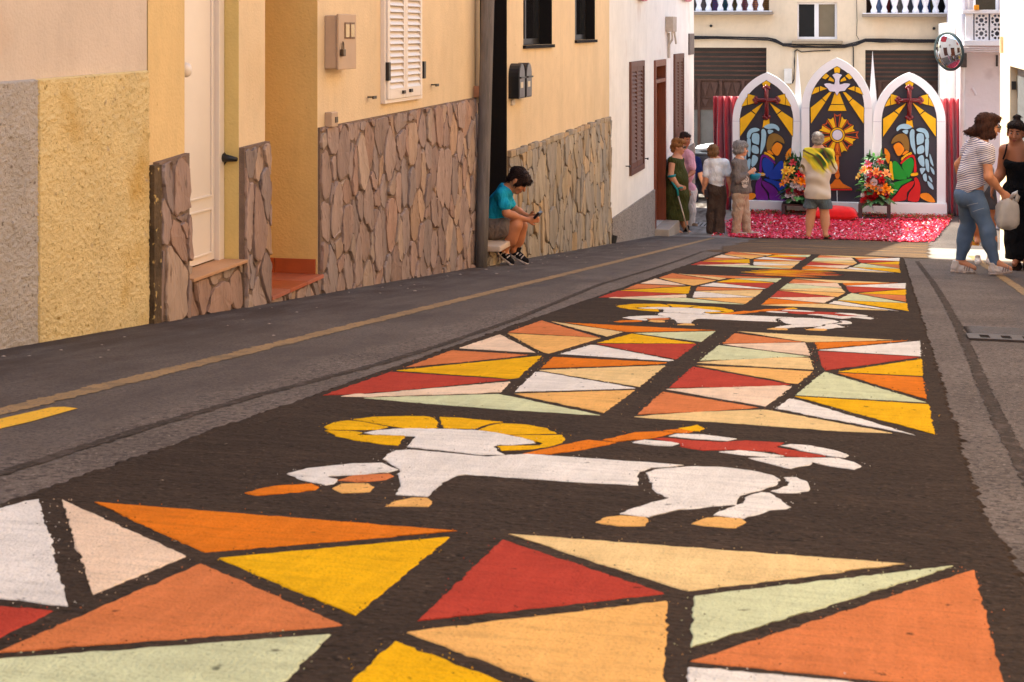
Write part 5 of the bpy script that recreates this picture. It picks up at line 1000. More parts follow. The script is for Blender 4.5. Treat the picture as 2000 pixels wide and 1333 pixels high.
FR = [(k, c, 1500 + x / 7.404, 300 + y / 7.404) for k, c, x, y in (('l', 'pink', 1460, 160), ('l', 'red', 1610, 125), ('l', 'orange', 1470, 215), ('l', 'orange', 1400, 255), ('r', 'white', 1440, 295), ('l', 'red', 1500, 310), ('l', 'red', 1600, 320), ('l', 'orange', 1560, 270), ('l', 'orange', 1700, 310), ('l', 'yellow', 1325, 345), ('r', 'white', 1530, 420), ('r', 'crimson', 1620, 440), ('l', 'orange', 1510, 490), ('l', 'orange', 1550, 500), ('r', 'white', 1615, 505), ('l', 'orange', 1690, 510), ('l', 'yellow', 1745, 540), ('r', 'red', 1450, 580), ('r', 'red', 1550, 615), ('l', 'orange', 1620, 570), ('r', 'crimson', 1690, 625), ('r', 'white', 1395, 610), ('r', 'red', 1395, 690), ('r', 'crimson', 1500, 650), ('l', 'red', 1640, 380), ('r', 'crimson', 1590, 560), ('l', 'red', 1700, 580), ('l', 'orange', 1470, 450), ('r', 'crimson', 1470, 390))]
FLl = [(k, c, 1500 + x / 7.404, 300 + y / 7.404) for k, c, x, y in (('l', 'red', 365, 145), ('l', 'yellow', 270, 265), ('l', 'orange', 300, 280), ('l', 'yellow', 350, 255), ('l', 'red', 460, 320), ('l', 'orange', 500, 245), ('l', 'orange', 295, 395), ('l', 'orange', 235, 445), ('l', 'orange', 400, 410), ('l', 'orange', 490, 410), ('r', 'white', 370, 465), ('r', 'white', 470, 500), ('r', 'crimson', 310, 555), ('r', 'crimson', 415, 570), ('r', 'crimson', 480, 570), ('r', 'white', 305, 610), ('r', 'white', 400, 635), ('l', 'red', 540, 470), ('l', 'orange', 560, 560), ('l', 'orange', 560, 330), ('r', 'red', 560, 620))]
arrangement(1556, (1530, 1582), 424, 308, 'left', FLl, 41); arrangement(1709, (1680, 1736), 431, 306, 'right', FR, 42)

# ------------------------------------------------------------------ wheelie bin with a rubbish bag, behind the corner
by = 30.2; bc = on_y(1372, 400, by); zb = zg(by); bn = empty('wheeled_bin', (bc[0], by, zb), 'dark grey wheeled rubbish bin past the corner of the white house', 'bin'); dg = mat('bin_plastic', (66, 68, 76), .5, .1, 6, spec=.4)
s = MB(); w0, w1, d0, d1 = .40, .56, .3, .42; zt = zb + .86; s.add([(bc[0] - w0, by - d0, zb + .12), (bc[0] + w0, by - d0, zb + .12), (bc[0] + w0, by + d0, zb + .12), (bc[0] - w0, by + d0, zb + .12), (bc[0] - w1, by - d1, zt), (bc[0] + w1, by - d1, zt), (bc[0] + w1, by + d1, zt), (bc[0] - w1, by + d1, zt)], [(0, 3, 2, 1), (0, 1, 5, 4), (1, 2, 6, 5), (2, 3, 7, 6), (3, 0, 4, 7), (4, 5, 6, 7)]); s.build('bin_body', dg, bn)
s = MB(); s.box(bc[0] - .6, bc[0] + .6, by - .46, by - .40, zt - .1, zt + .02, .01); s.box(bc[0] - .6, bc[0] + .6, by - .47, by + .46, zt + .02, zt + .07, .02); s.build('bin_lid', dg, bn)
for i in range(4): MB().box(bc[0] - .36 + .24 * i - .02, bc[0] - .36 + .24 * i + .02, by - .43, by - .33, zb + .2, zt - .12).build('rib', dg, bn)
for sx_ in (-.3, .3):
    MB().lathe((bc[0] + sx_ - .03, by - .22, zb + .09), [(.03, 0), (.09, .005), (.09, .055), (.03, .06)], 16, (1, 0, 0)).build('wheel', black_metal, bn); MB().box(bc[0] + sx_ - .04, bc[0] + sx_ + .04, by - .25, by - .15, zb + .1, zb + .2).build('caster', alu, bn)
s = MB(); n = 18; vs = []
for j in range(10):
    t = j / 9
    for i in range(n): a = 2 * math.pi * i / n; r = (.03 + .2 * math.sin(math.pi * t) ** .6) * (1 + .14 * math.sin(5 * a + 7 * t) + .1 * math.sin(9 * a - 11 * t)); vs.append((bc[0] + .12 + r * 1.15 * math.cos(a) + .12 * t, by - .1 + r * .9 * math.sin(a), zt + .07 + .17 * t))
s.add(vs, [(j * n + i, j * n + (i + 1) % n, (j + 1) * n + (i + 1) % n, (j + 1) * n + i) for j in range(9) for i in range(n)] + [tuple(9 * n + i for i in range(n)), tuple(range(n))[::-1]])
tag(s.build('rubbish_bag', mat('white_plastic_bag', (226, 226, 230), .3, .08, 12, .6, 14, spec=.5), origin=(bc[0] + .12, by - .1, zt + .07), smooth=True), 'white plastic rubbish bag lying on the wheeled bin', 'bag')
# ------------------------------------------------------------------ people: smooth bodies grown from blended volumes
class SDF:
    def __init__(s, cell=.008): s.cell = cell; s.p = []; s.cuts = []; s.wob = None
    def cone(s, a, b, ra, rb, k=.03, op=1, flat=None):
        a, b = np.asarray(a, float), np.asarray(b, float); m = max(ra, rb); s.p.append((np.minimum(a, b) - m, np.maximum(a, b) + m, k, op, ('c', a, b, ra, rb, flat))); return s
    def chain(s, pts, rs, k=.03, **kw):
        for i in range(len(pts) - 1): s.cone(pts[i], pts[i + 1], rs[i], rs[i + 1], k, **kw)
        return s
    def ell(s, c, r, fr=None, k=.03, op=1):
        c = np.asarray(c, float); r = np.asarray(r, float); fr = np.eye(3) if fr is None else np.asarray(fr, float); m = np.abs(fr.T @ np.diag(r)).max(1) if 0 else np.full(3, r.max()); s.p.append((c - m, c + m, k, op, ('e', c, r, fr))); return s
    def cut(s, p, n): s.cuts.append((np.asarray(p, float), unit(n))); return s
    def mesh(s):
        h = s.cell; add = [q for q in s.p if q[3] > 0]; lo = np.min([q[0] for q in add], 0) - 3 * h; hi = np.max([q[1] for q in add], 0) + 3 * h
        n = np.ceil((hi - lo) / h).astype(int) + 1; D = np.full(n, .08, np.float32); ax = [lo[i] + h * np.arange(n[i]) for i in range(3)]
        for pl, ph, k, op, q in s.p:
            m = k + 2 * h + .02; i0 = np.clip(np.floor((pl - m - lo) / h).astype(int), 0, n - 1); i1 = np.clip(np.ceil((ph + m - lo) / h).astype(int) + 1, 1, n)
            if np.any(i1 <= i0): continue
            sl = tuple(slice(i0[i], i1[i]) for i in range(3)); X = ax[0][sl[0]][:, None, None]; Yv = ax[1][sl[1]][None, :, None]; Z = ax[2][sl[2]][None, None, :]
            if q[0] == 'c':
                _, a, b, ra, rb, flat = q; ab = b - a; L2 = float(ab @ ab) + 1e-9
                t = np.clip(((X - a[0]) * ab[0] + (Yv - a[1]) * ab[1] + (Z - a[2]) * ab[2]) / L2, 0, 1); dx, dy, dz = X - a[0] - t * ab[0], Yv - a[1] - t * ab[1], Z - a[2] - t * ab[2]; d2 = dx * dx + dy * dy + dz * dz
                if flat is not None: nn, fs = flat; w = dx * nn[0] + dy * nn[1] + dz * nn[2]; d2 = d2 + w * w * (1 / (fs * fs) - 1)
                d = np.sqrt(d2) - (ra + (rb - ra) * t)
            else:
                _, c, r, fr = q; dx, dy, dz = X - c[0], Yv - c[1], Z - c[2]; u = (dx * fr[0, 0] + dy * fr[0, 1] + dz * fr[0, 2]) / r[0]; v = (dx * fr[1, 0] + dy * fr[1, 1] + dz * fr[1, 2]) / r[1]; w = (dx * fr[2, 0] + dy * fr[2, 1] + dz * fr[2, 2]) / r[2]
                g = np.sqrt(u * u + v * v + w * w); d = (g - 1) * g / (np.sqrt((u / r[0]) ** 2 + (v / r[1]) ** 2 + (w / r[2]) ** 2) + 1e-6)
            A = D[sl]
            if op < 0: d = -d; e = np.maximum(k - np.abs(A - d), 0) / k; D[sl] = np.maximum(A, d) + e * e * k / 4
            else: e = np.maximum(k - np.abs(A - d), 0) / k; D[sl] = np.minimum(A, d) - e * e * k / 4
        X, Yv, Z = ax[0][:, None, None], ax[1][None, :, None], ax[2][None, None, :]
        if s.wob is not None:
            amp, fr_, sd = s.wob
            D += (amp * (np.sin(Z * fr_ + 2.1 * np.sin(X * 9 + sd) + Yv * 11) * .5 + np.sin(X * fr_ * .8 + 3 * np.sin(Z * 7 + sd) + 1.7 * sd) * .35 + np.sin(Yv * fr_ * .9 + Z * 13 + 2 * np.sin(X * 12)) * .35)).astype(np.float32)
        for p, nn in s.cuts: D = np.maximum(D, ((X - p[0]) * nn[0] + (Yv - p[1]) * nn[1] + (Z - p[2]) * nn[2]).astype(np.float32))
        S = D < 0; cnt = sum(S[i:n[0] - 1 + i, j:n[1] - 1 + j, k:n[2] - 1 + k].astype(np.int8) for i in (0, 1) for j in (0, 1) for k in (0, 1)); act = (cnt > 0) & (cnt < 8); I = np.argwhere(act)
        acc = np.zeros((len(I), 3)); num = np.zeros(len(I))
        g = lambda o: D[I[:, 0] + o[0], I[:, 1] + o[1], I[:, 2] + o[2]]
        for axx in range(3):
            o1, o2 = [q for q in range(3) if q != axx]
            for a in (0, 1):
                for b in (0, 1):
                    p = [0, 0, 0]; p[o1] = a; p[o2] = b; q = list(p); q[axx] = 1; va, vb = g(p), g(q); m = (va < 0) != (vb < 0); t = np.where(m, va / (va - vb + 1e-12), 0); c = np.tile(np.array(p, float), (len(I), 1)); c[:, axx] = t; acc[m] += c[m]; num[m] += 1
        vid = np.full(act.shape, -1, np.int64); vid[tuple(I.T)] = np.arange(len(I)); verts = lo + h * (I + acc / num[:, None]); faces = []
        for axx in range(3):
            o1, o2 = (axx + 1) % 3, (axx + 2) % 3; sl0 = [slice(None)] * 3; sl1 = [slice(None)] * 3; sl0[axx] = slice(0, -1); sl1[axx] = slice(1, None)
            E_ = np.argwhere(S[tuple(sl0)] != S[tuple(sl1)]); E_ = E_[(E_[:, o1] > 0) & (E_[:, o2] > 0) & (E_[:, o1] < n[o1] - 1) & (E_[:, o2] < n[o2] - 1)]
            q = []
            for a, b in ((1, 1), (0, 1), (0, 0), (1, 0)):
                c = E_.copy(); c[:, o1] -= a; c[:, o2] -= b; q.append(vid[c[:, 0], c[:, 1], c[:, 2]])
            q = np.stack(q, 1); fl_ = ~S[E_[:, 0], E_[:, 1], E_[:, 2]]; q[fl_] = q[fl_][:, ::-1]; faces.append(q)
        return verts, np.concatenate(faces)
    def build(s, name, m, parent=None, origin=None):
        v, f_ = s.mesh(); me = bpy.data.meshes.new(name); origin = org(parent) if origin is None else np.asarray(origin, float)
        me.vertices.add(len(v)); me.vertices.foreach_set('co', (v - origin).astype(np.float32).ravel()); me.loops.add(f_.size); me.loops.foreach_set('vertex_index', f_.ravel().astype(np.int32)); me.polygons.add(len(f_)); me.polygons.foreach_set('loop_start', np.arange(0, f_.size, 4, dtype=np.int32)); me.polygons.foreach_set('loop_total', np.full(len(f_), 4, np.int32))
        me.materials.append(m); me.update(calc_edges=True); me.validate(); me.polygons.foreach_set('use_smooth', np.ones(len(me.polygons), bool))
        return link(bpy.data.objects.new(name, me), parent, origin)

def skin(n, rgb): return mat('skin_' + n, rgb, .5, .07, 14, .05, 120, spec=.4)
def cloth(n, rgb, var=.05, b=.25): return mat('cloth_' + n, rgb, .9, var, 9, b, 120, spec=.15, folds=(10, .6, (1.6, 1.6, .8)))
def hairm(n, rgb): return mat('hair_' + n, rgb, .65, .5, 22, 1., 40, spec=.15, stretch=(3, 3, .7))
dark_eye = mat('dark_eye', (26, 18, 16), .3, 0); lipm = mat('lips', (150, 72, 62), .5, .05)

class Fig:
    """one person; joints are world points, J holds them; near arm or leg = the one towards the street"""
    def __init__(s, y, label, skin_m, J, f, up, hs=1., bulk=1., fem=True, cell=.008, hands=True):
        s.y = y; P = lambda u, v, dy=0: on_y(u, v, y + dy); s.J = {k: (P(*v) if len(v) <= 3 else np.array(v[:3])) for k, v in J.items()}; J = s.J
        s.f = unit(f); s.up = unit(np.asarray(up, float) - np.dot(up, s.f) * s.f); s.r = np.cross(s.f, s.up); s.hs = hs; s.bulk = bulk
        J['pel'] = (J['hil'] + J['hir']) / 2 + V(0, 0, .05) if 'pel' not in J else J['pel']
        base = (J['anl'] + J['anr']) / 2; s.base = V(base[0], base[1], zg(base[1])); s.skin = skin_m; s.fem = fem
        s.tr = unit(J['shr'] - J['shl']); s.tu = unit(J['neck'] - J['pel']); s.td = unit(np.cross(s.tr, s.tu)); s.tr = np.cross(s.tu, s.td) if np.dot(np.cross(s.tu, s.td), s.tr) > 0 else -np.cross(s.tu, s.td)
        s.fr = np.stack([s.tr, s.td, s.tu]); s.body(label, cell, hands)
    def H(s, r, f, u): return s.J['head'] + s.hs * (s.r * r + s.f * f + s.up * u)
    def torso(s, S, inf=0., shoulder=1., belly=1., hip=1.):
        J, b = s.J, s.bulk; sw = np.linalg.norm(J['shr'] - J['shl']) / 2; L = np.linalg.norm(J['neck'] - J['pel']); m = (J['shr'] + J['shl']) / 2
        for q in 'lr': S.cone(J['neck'] - s.tu * .03, J['sh' + q], .05 * b + inf, .043 * b + inf, .05)
        S.ell(m - s.tu * .10 * L / .5, (sw * .88 * shoulder + inf, .105 * b + inf, .19 * L / .5), s.fr, .06); S.ell(J['pel'] + s.tu * .2 * L / .5, (sw * .74 * belly + inf, .1 * b * belly + inf, .16), s.fr, .07); S.ell(J['pel'] + s.tu * .02, (sw * .84 * hip + inf, .115 * b * hip + inf, .12), s.fr, .06)
        return S
    def head(s, S):
        h, fr = s.hs, np.stack([s.r, s.f, s.up]); H = s.H
        S.ell(H(0, -.012, .022), (.074 * h, .092 * h, .092 * h), fr, .02); S.ell(H(0, .026, -.045), (.056 * h, .062 * h, .07 * h), fr, .03); S.ell(H(0, .066, -.092), (.024 * h, .02 * h, .018 * h), fr, .03)
        S.cone(H(0, .085, .006), H(0, .108, -.032), .009 * h, .013 * h, .014); S.ell(H(0, .082, -.062), (.024 * h, .014 * h, .012 * h), fr, .014)
        for q in (-1, 1): S.ell(H(q * .031, .096, .006), (.017 * h, .012 * h, .011 * h), fr, .012, -1); S.ell(H(q * .076, -.008, -.014), (.010 * h, .018 * h, .03 * h), fr, .008); S.ell(H(q * .034, .066, -.03), (.022 * h, .02 * h, .022 * h), fr, .02)
        S.cone(s.J['neck'] - s.tu * .02, H(0, -.018, -.06), .058 * s.bulk, .05 * h, .03)
    def hand(s, S, w, tip, pn, h=1., curl=.5):
        d = unit(tip - w); pn = unit(pn - np.dot(pn, d) * d); sd = np.cross(d, pn); S.ell(w + d * .045 * h, (.047 * h, .04 * h, .017 * h), np.stack([d, sd, pn]), .02)
        for i, L in enumerate((.066, .075, .07, .056)):
            b = w + d * .082 * h + sd * (-.028 + .0187 * i) * h; c = b + unit(d * math.cos(curl * .6) + pn * math.sin(curl * .6)) * L * .5 * h; e = c + unit(d * math.cos(curl * 1.9) + pn * math.sin(curl * 1.9)) * L * .5 * h; S.cone(b - d * .02, c, .0095 * h, .009 * h, .006).cone(c, e, .009 * h, .007 * h, .005)
        b = w + d * .03 * h - sd * .032 * h; c = b + unit(d * .7 - sd * .6 + pn * .3) * .035 * h; S.cone(b, c, .0125 * h, .0105 * h, .01).cone(c, c + unit(d * .9 - sd * .1 + pn * .35) * .03 * h, .0105 * h, .008 * h, .006)
    def body(s, label, cell, hands):
        J, b = s.J, s.bulk; S = SDF(cell); s.torso(S, -.004); s.head(S)
        for q in 'lr':
            S.chain([J['sh' + q], J['el' + q], J['wr' + q]], [.047 * b, .04 * b, .027 * b], .03); fm = J['el' + q] * .7 + J['wr' + q] * .3; S.ell(fm, (.037 * b,) * 3, None, .04)
            if hands: s.hand(S, J['wr' + q], J.get('hd' + q, J['wr' + q] + unit(J['wr' + q] - J['el' + q])), J.get('pn' + q, s.td) if 'pn' + q in J else -s.tr * (1 if q == 'r' else -1), .92 * min(1, s.hs), .55)
            S.chain([J['hi' + q], J['kn' + q], J['an' + q]], [.083 * b, .056 * b, .037], .04); S.ell(J['kn' + q] * .68 + J['an' + q] * .32 - s.td * .012, (.052 * b, .055 * b, .1), None, .05)
            to = J['to' + q]; S.cone(J['an' + q], to + V(0, 0, .02), .036, .025, .02)
        o = S.build('person', s.skin, None, s.base); s.o = o; tag(o, label, 'person')
    def part(s, name, S, m): return S.build(name, m, s.o)
    def face(s, brow=(50, 34, 26)):
        h = s.hs; S = MB(); fr = np.stack([s.r, s.f, s.up])
        for q in (-1, 1): S.ball(s.H(q * .031, .0845, .006), (.0085 * h,) * 3, 8, 6)
        S.build('eyes', mat('eye_white', (150, 132, 122), .3, 0), s.o, smooth=True); S = MB()
        for q in (-1, 1): S.ball(s.H(q * .030, .0895, .005), (.0062 * h,) * 3, 8, 6)
        S.build('irises', dark_eye, s.o, smooth=True); S = MB()
        for q in (-1, 1): S.tube([s.H(q * .013, .094, .026), s.H(q * .032, .092, .031), s.H(q * .052, .076, .024)], [.004 * h, .0048 * h, .002], 6)
        S.build('eyebrows', mat('brow_%d' % brow[0], brow, .7), s.o); S = MB(); S.tube([s.H(-.024, .083, -.062), s.H(-.009, .095, -.058), s.H(.009, .095, -.058), s.H(.024, .083, -.062)], [.003, .0058 * h, .0058 * h, .003], 6); S.tube([s.H(-.02, .083, -.067), s.H(0, .0945, -.069), s.H(.02, .083, -.067)], [.003, .0062 * h, .003], 6); S.build('lips', lipm, s.o, smooth=True)
    def hair(s, blobs, m, cutface=True, wob=(.005, 90, 1)):
        fr = np.stack([s.r, s.f, s.up]); S = SDF(.007)
        for r, f, u, a, b, c in blobs: S.ell(s.H(r, f, u), (a * s.hs, b * s.hs, c * s.hs), fr, .025)
        if cutface: S.ell(s.H(0, .115, -.05), (.062 * s.hs, .072 * s.hs, .108 * s.hs), fr, .012, -1)
        S.wob = wob; o = s.part('hair', S, m); s.strands(o, m); return o
    def strands(s, o, m, n=420):                 # loose locks lying over the hair
        rr = random.Random(len(o.data.vertices)); me = o.data; st = MB(); dn = unit(-s.up - .35 * s.f); og = org(o)
        for i in range(n):
            v = me.vertices[rr.randrange(len(me.vertices))]; p, nr = np.array(v.co) + og, np.array(v.normal); t = dn - np.dot(dn, nr) * nr + np.array([rr.gauss(0, .28) for _ in range(3)]); t = unit(t - np.dot(t, nr) * nr * .8); L = rr.uniform(.02, .045) * s.hs; rad = rr.uniform(.0022, .0045)
            st.tube([p - nr * .004, p + t * L * .5 + nr * .004, p + t * L + nr * rr.uniform(-.004, .004)], [rad, rad * .9, .0006], 4, False)
        st.build('hair_locks', m, o, smooth=True)
    def sleeve(s, S, q, frac, r0, r1):
        J = s.J; e = J['sh' + q] + (J['el' + q] - J['sh' + q]) * min(1, frac); S.cone(J['sh' + q], e, r0, r1 if frac <= 1 else (r0 + r1) / 2, .04)
        if frac > 1: S.cone(J['el' + q], J['el' + q] + (J['wr' + q] - J['el' + q]) * (frac - 1), (r0 + r1) / 2, r1, .03)
    def shoe(s, heel, toe, m, msole=None, hgt=.075, w=.042, name='shoe'):
        d = unit(toe - heel); upv = unit(np.cross(np.cross(d, V(0, 0, 1)), d)); L = np.linalg.norm(toe - heel); S = SDF(.006); S.cone(heel + d * w * .7 + upv * hgt * .55, heel + d * L * .45 + upv * hgt * .4, w * .88, w * .9, .03).cone(heel + d * L * .45 + upv * hgt * .35, toe - d * w * .8 + upv * .026, w * .9, w * .8, .03).cone(heel + d * w * .8 + upv * hgt * .6, heel + d * w * .9 + upv * (hgt + .025), w * .8, w * .75, .02); S.cut(heel + upv * .018, -upv); S.cut(heel + upv * (hgt + .03), upv * 1.)
        o = s.part(name, S, m)
        S = SDF(.006); S.cone(heel + d * w * .6 + upv * .03, heel + d * L * .5 + upv * .03, w * .95, w * .92, .02).cone(heel + d * L * .5 + upv * .03, toe - d * w * .75 + upv * .03, w * .95, w * .9, .02); S.cut(heel, -upv); S.cut(heel + upv * .024, upv); S.build('sole', msole or m, o); return o

# ---- the boy on the doorstep
tan = skin('tan', (196, 124, 84)); fair = skin('fair', (214, 148, 112)); olive = skin('olive', (176, 106, 72)); brownskin = skin('brown', (166, 104, 74))
J = dict(head=(1012, 353), neck=(991, 366), shl=(985, 379, .14), shr=(980, 380, -.14), ell=(1004, 409, .15), elr=(989, 417, -.17), wrl=(1033, 424, .05), wrr=(1030, 430, -.06), hdl=(1047, 424, .02), hdr=(1047, 429, -.03), hil=(962, 447, .085), hir=(962, 447, -.085), knl=(1019, 441, .09), knr=(1009, 441, -.10), anl=(1004, 490, .09), anr=(984, 489, -.09), tol=(1024, 514, .09), tor=(996, 516, -.09), pel=(960, 443))
B = Fig(13.5, 'boy in turquoise shirt and grey shorts sitting on the doorstep with a phone', tan, J, (.74, 0, -.67), (.67, 0, .74), .94, .8, cell=.007)
B.face(); J = B.J
S = SDF(.007); B.torso(S, .010, 1.0, 1.0, 1.0)
for q in 'lr': B.sleeve(S, q, .6, .05, .056)
S.cut(B.J['neck'] + B.tu * .015, B.tu); S.wob = (.009, 50, 2); B.part('shirt', S, cloth('turquoise', (38, 158, 190)))
S = SDF(.007); S.ell(J['pel'], (.15, .14, .13), None, .05)
for q in 'lr': S.cone(J['hi' + q], J['hi' + q] * .52 + J['kn' + q] * .48, .098, .088, .04)
S.cut(J['pel'] + V(0, 0, .10), V(-.2, 0, 1)); S.wob = (.005, 50, 1); B.part('shorts', S, cloth('grey_shorts', (124, 108, 98)))
B.hair([(0, -.022, .042, .08, .096, .082), (0, .05, .068, .066, .05, .04), (.02, .085, .05, .03, .022, .024), (-.025, .08, .055, .03, .025, .026), (0, -.055, -.015, .07, .055, .06), (.05, .05, .055, .03, .05, .04), (-.05, .05, .055, .03, .05, .04), (.066, .02, .0, .02, .03, .05), (-.066, .02, .0, .02, .03, .05)], hairm('dark_brown', (46, 29, 24)), wob=(.007, 75, 1))
blk = cloth('black_shoe', (26, 24, 26)); wsole = cloth('white_sole', (224, 206, 198))
for hl, to, dy in (((969, 494), (1000, 521), -.09), ((996, 500), (1030, 519), .09)):
    a, b = on_y(*hl, 13.5 + dy), on_y(*to, 13.5 + dy); so = B.shoe(a, b, blk, wsole, .085, .04)
    d = unit(b - a); u = unit(np.cross(np.cross(d, V(0, 0, 1)), d))
    for k in range(3): c = a + d * (.055 + .028 * k) + u * .05 + V(0, -.0385, 0); MB().prism([c - u * .022 - d * .012, c - u * .022 - d * .001, c + u * .022 + d * .011, c + u * .022], (0, .008, 0)).build('side_stripe', wsole, so)
ph = on_y(1050, 421, 13.5); s = MB(); s.box(-.012, .012, -.07, .07, -.03, .042, .006); o = s.build('phone', mat('phone_black', (40, 32, 36), .3, .1), None, (0, 0, 0)); o.location = Vector(ph); o.rotation_euler = (0, .7, 0); ORG[o.name] = ph; tag(o, 'dark phone in the hands of the sitting boy', 'phone')

# ---- lady in the green dress, leaning by the door with a crutch
GY = 24.9
J = dict(head=(1326, 287), neck=(1323, 306), shl=(1329, 313, .17), shr=(1313, 314, -.17), ell=(1338, 345, .2), elr=(1310, 344, -.24), wrl=(1341, 372, .1), wrr=(1325, 364, -.24), hdl=(1347, 380, .08), hdr=(1334, 367, -.24), hil=(1322, 384, .1), hir=(1315, 384, -.1), knl=(1331, 420, .1), knr=(1318, 422, -.1), anl=(1341, 452, .1), anr=(1319, 449, -.1), tol=(1354, 461, .1), tor=(1331, 458, -.1))
Gf = Fig(GY, 'elderly woman in sleeveless olive dress leaning on a turquoise crutch by the white house', fair, J, (.96, -.22, -.12), (.1, 0, 1), 1.02, 1.15); J = Gf.J; Gf.face((120, 80, 50))
S = SDF(.009); Gf.torso(S, .02, 1.05, 1.5, 1.45); c = lambda u, v, dy=0: on_y(u, v, GY + dy)
S.cone(c(1319, 345), c(1319, 434), .185, .205, .08).cone(c(1308, 400), c(1303, 440), .10, .10, .08).cone(c(1331, 385), c(1334, 440), .10, .09, .08); S.cut(c(1320, 429), V(-.06, 0, -1)); S.cut(J['neck'] + V(0, 0, -.015), V(.3, 0, 1)); S.wob = (.010, 28, 4); Gf.part('dress', S, cloth('olive_dress', (70, 72, 36)))
Gf.hair([(0, -.03, .05, .094, .108, .09), (0, -.065, -.02, .085, .07, .075), (0, .035, .085, .07, .06, .045), (.06, -.02, .02, .035, .05, .055), (-.06, -.02, .02, .035, .05, .055)], hairm('auburn', (158, 104, 60)), wob=(.012, 62, 3))
s = MB()
for q in (-1, 1): s.lathe(Gf.H(q * .034, .098, .006), [(.02, 0), (.024, .004), (.02, .008)], 12, Gf.f)
s.tube([Gf.H(-.05, .1, .01), Gf.H(.05, .1, .01)], .003, 5); s.tube([Gf.H(-.056, .1, .01), Gf.H(-.08, -.01, .0)], .003, 5); s.build('sunglasses', mat('sunglass', (40, 26, 20), .2, 0, spec=.6), Gf.o)
blw = cloth('black_trainer', (34, 30, 28))
for hl, to, dy in (((1311, 458), (1334, 461), -.1), ((1334, 459), (1361, 464), .1)):
    a, b = on_y(*hl, GY + dy), on_y(*to, GY + dy); so = Gf.shoe(a, b, blw, wsole, .08, .045); d = unit(b - a); MB().tube([a + d * .06 + V(0, -.047, .03), a + d * .11 + V(0, -.046, .05), a + d * .17 + V(0, -.043, .04)], [.004, .012, .004], 6).build('pale_flash', wsole, so)
for q in 'lr':
    S = SDF(.007); S.cone(J['an' + q] + V(0, 0, .06), J['an' + q] - V(0, 0, .03), .047, .044); Gf.part('sock', S, blw)
teal = mat('turquoise_plastic', (22, 140, 140), .4, .08, 8, spec=.5); alu2 = mat('crutch_aluminium', (196, 176, 160), .35, .05, 5, metal=.5); cp = lambda u, v: on_y(u, v, GY - .26); cr = empty('crutch', cp(1347, 463), 'turquoise forearm crutch held by the woman in the green dress', 'crutch')
s = MB(); s.tube([cp(1311, 347), cp(1313, 356), cp(1323, 371), cp(1324.5, 383)], [.014, .018, .02, .016], 10); s.tube([cp(1323, 371), cp(1328, 367), cp(1334, 367)], [.016, .017, .013], 10); s.build('handle', teal, cr, smooth=True)
s = MB(); q = cp(1313, 344); n = 14; s.tube([q + V(.06 * math.cos(a), .055 * math.sin(a), .01 * math.cos(a)) for a in [math.radians(40 + 280 * i / n) for i in range(n + 1)]], .02, 8); s.build('cuff', teal, cr, smooth=True)
s = MB(); s.tube([cp(1324.5, 383), cp(1346, 460)], .0115, 10); s.build('shaft', alu2, cr, smooth=True); s = MB(); s.lathe(cp(1347, 464), [(.028, 0), (.026, .03), (.014, .05)], 10, unit(cp(1324.5, 383) - cp(1346, 460))); s.build('rubber_tip', teal, cr)

# ---- person in pink behind her
PY = 25.9
J = dict(head=(1339, 273), neck=(1334, 292), shl=(1347, 303, -.05), shr=(1317, 302, .12), ell=(1353, 336, -.1), elr=(1312, 335, .2), wrl=(1344, 345, -.24), wrr=(1330, 352, -.1), hdl=(1336, 342, -.24), hdr=(1345, 356, -.12), hil=(1348, 378, -.02), hir=(1337, 378, .08), knl=(1349, 413, -.02), knr=(1338, 413, .1), anl=(1347, 443, 0), anr=(1337, 443, .1), tol=(1355, 450, -.1), tor=(1344, 450, 0))
Pk = Fig(PY, 'person in pink shirt and white trousers standing behind the woman in the green dress', olive, J, (.7, -.66, -.25), (.1, 0, 1), 1., 1., cell=.009); Pk.face(); J = Pk.J
S = SDF(.009); Pk.torso(S, .016, 1., 1.15, 1.1)
for q in 'lr': Pk.sleeve(S, q, .75, .07, .075)
S.cut(J['neck'] + V(0, 0, .0), Pk.tu); S.wob = (.005, 40, 6); Pk.part('shirt', S, cloth('pink_shirt', (222, 160, 172)))
S = SDF(.009); S.ell(J['pel'] - V(0, 0, .02), (.17, .14, .15), None, .05)
for q in 'lr': S.chain([J['hi' + q], J['kn' + q], J['an' + q] - V(0, 0, .02)], [.105, .085, .075], .04)
S.cut(J['pel'] + V(0, 0, .08), V(0, 0, 1)); S.wob = (.006, 34, 2); Pk.part('trousers', S, cloth('white_trousers', (214, 198, 186)))
Pk.hair([(0, -.03, .04, .082, .098, .08), (0, -.06, -.02, .075, .06, .08), (0, -.11, -.06, .04, .04, .07), (0, .025, .078, .06, .055, .03), (.06, -.01, .0, .025, .04, .05), (-.06, -.01, .0, .025, .04, .05)], hairm('black_tied', (52, 36, 30)))
for q in 'lr': a = J['an' + q]; h = V(a[0] - .06, a[1] + .04, zg(a[1])); Pk.shoe(h, h + V(.2, -.12, 0), cloth('sand_shoe', (150, 120, 96)))

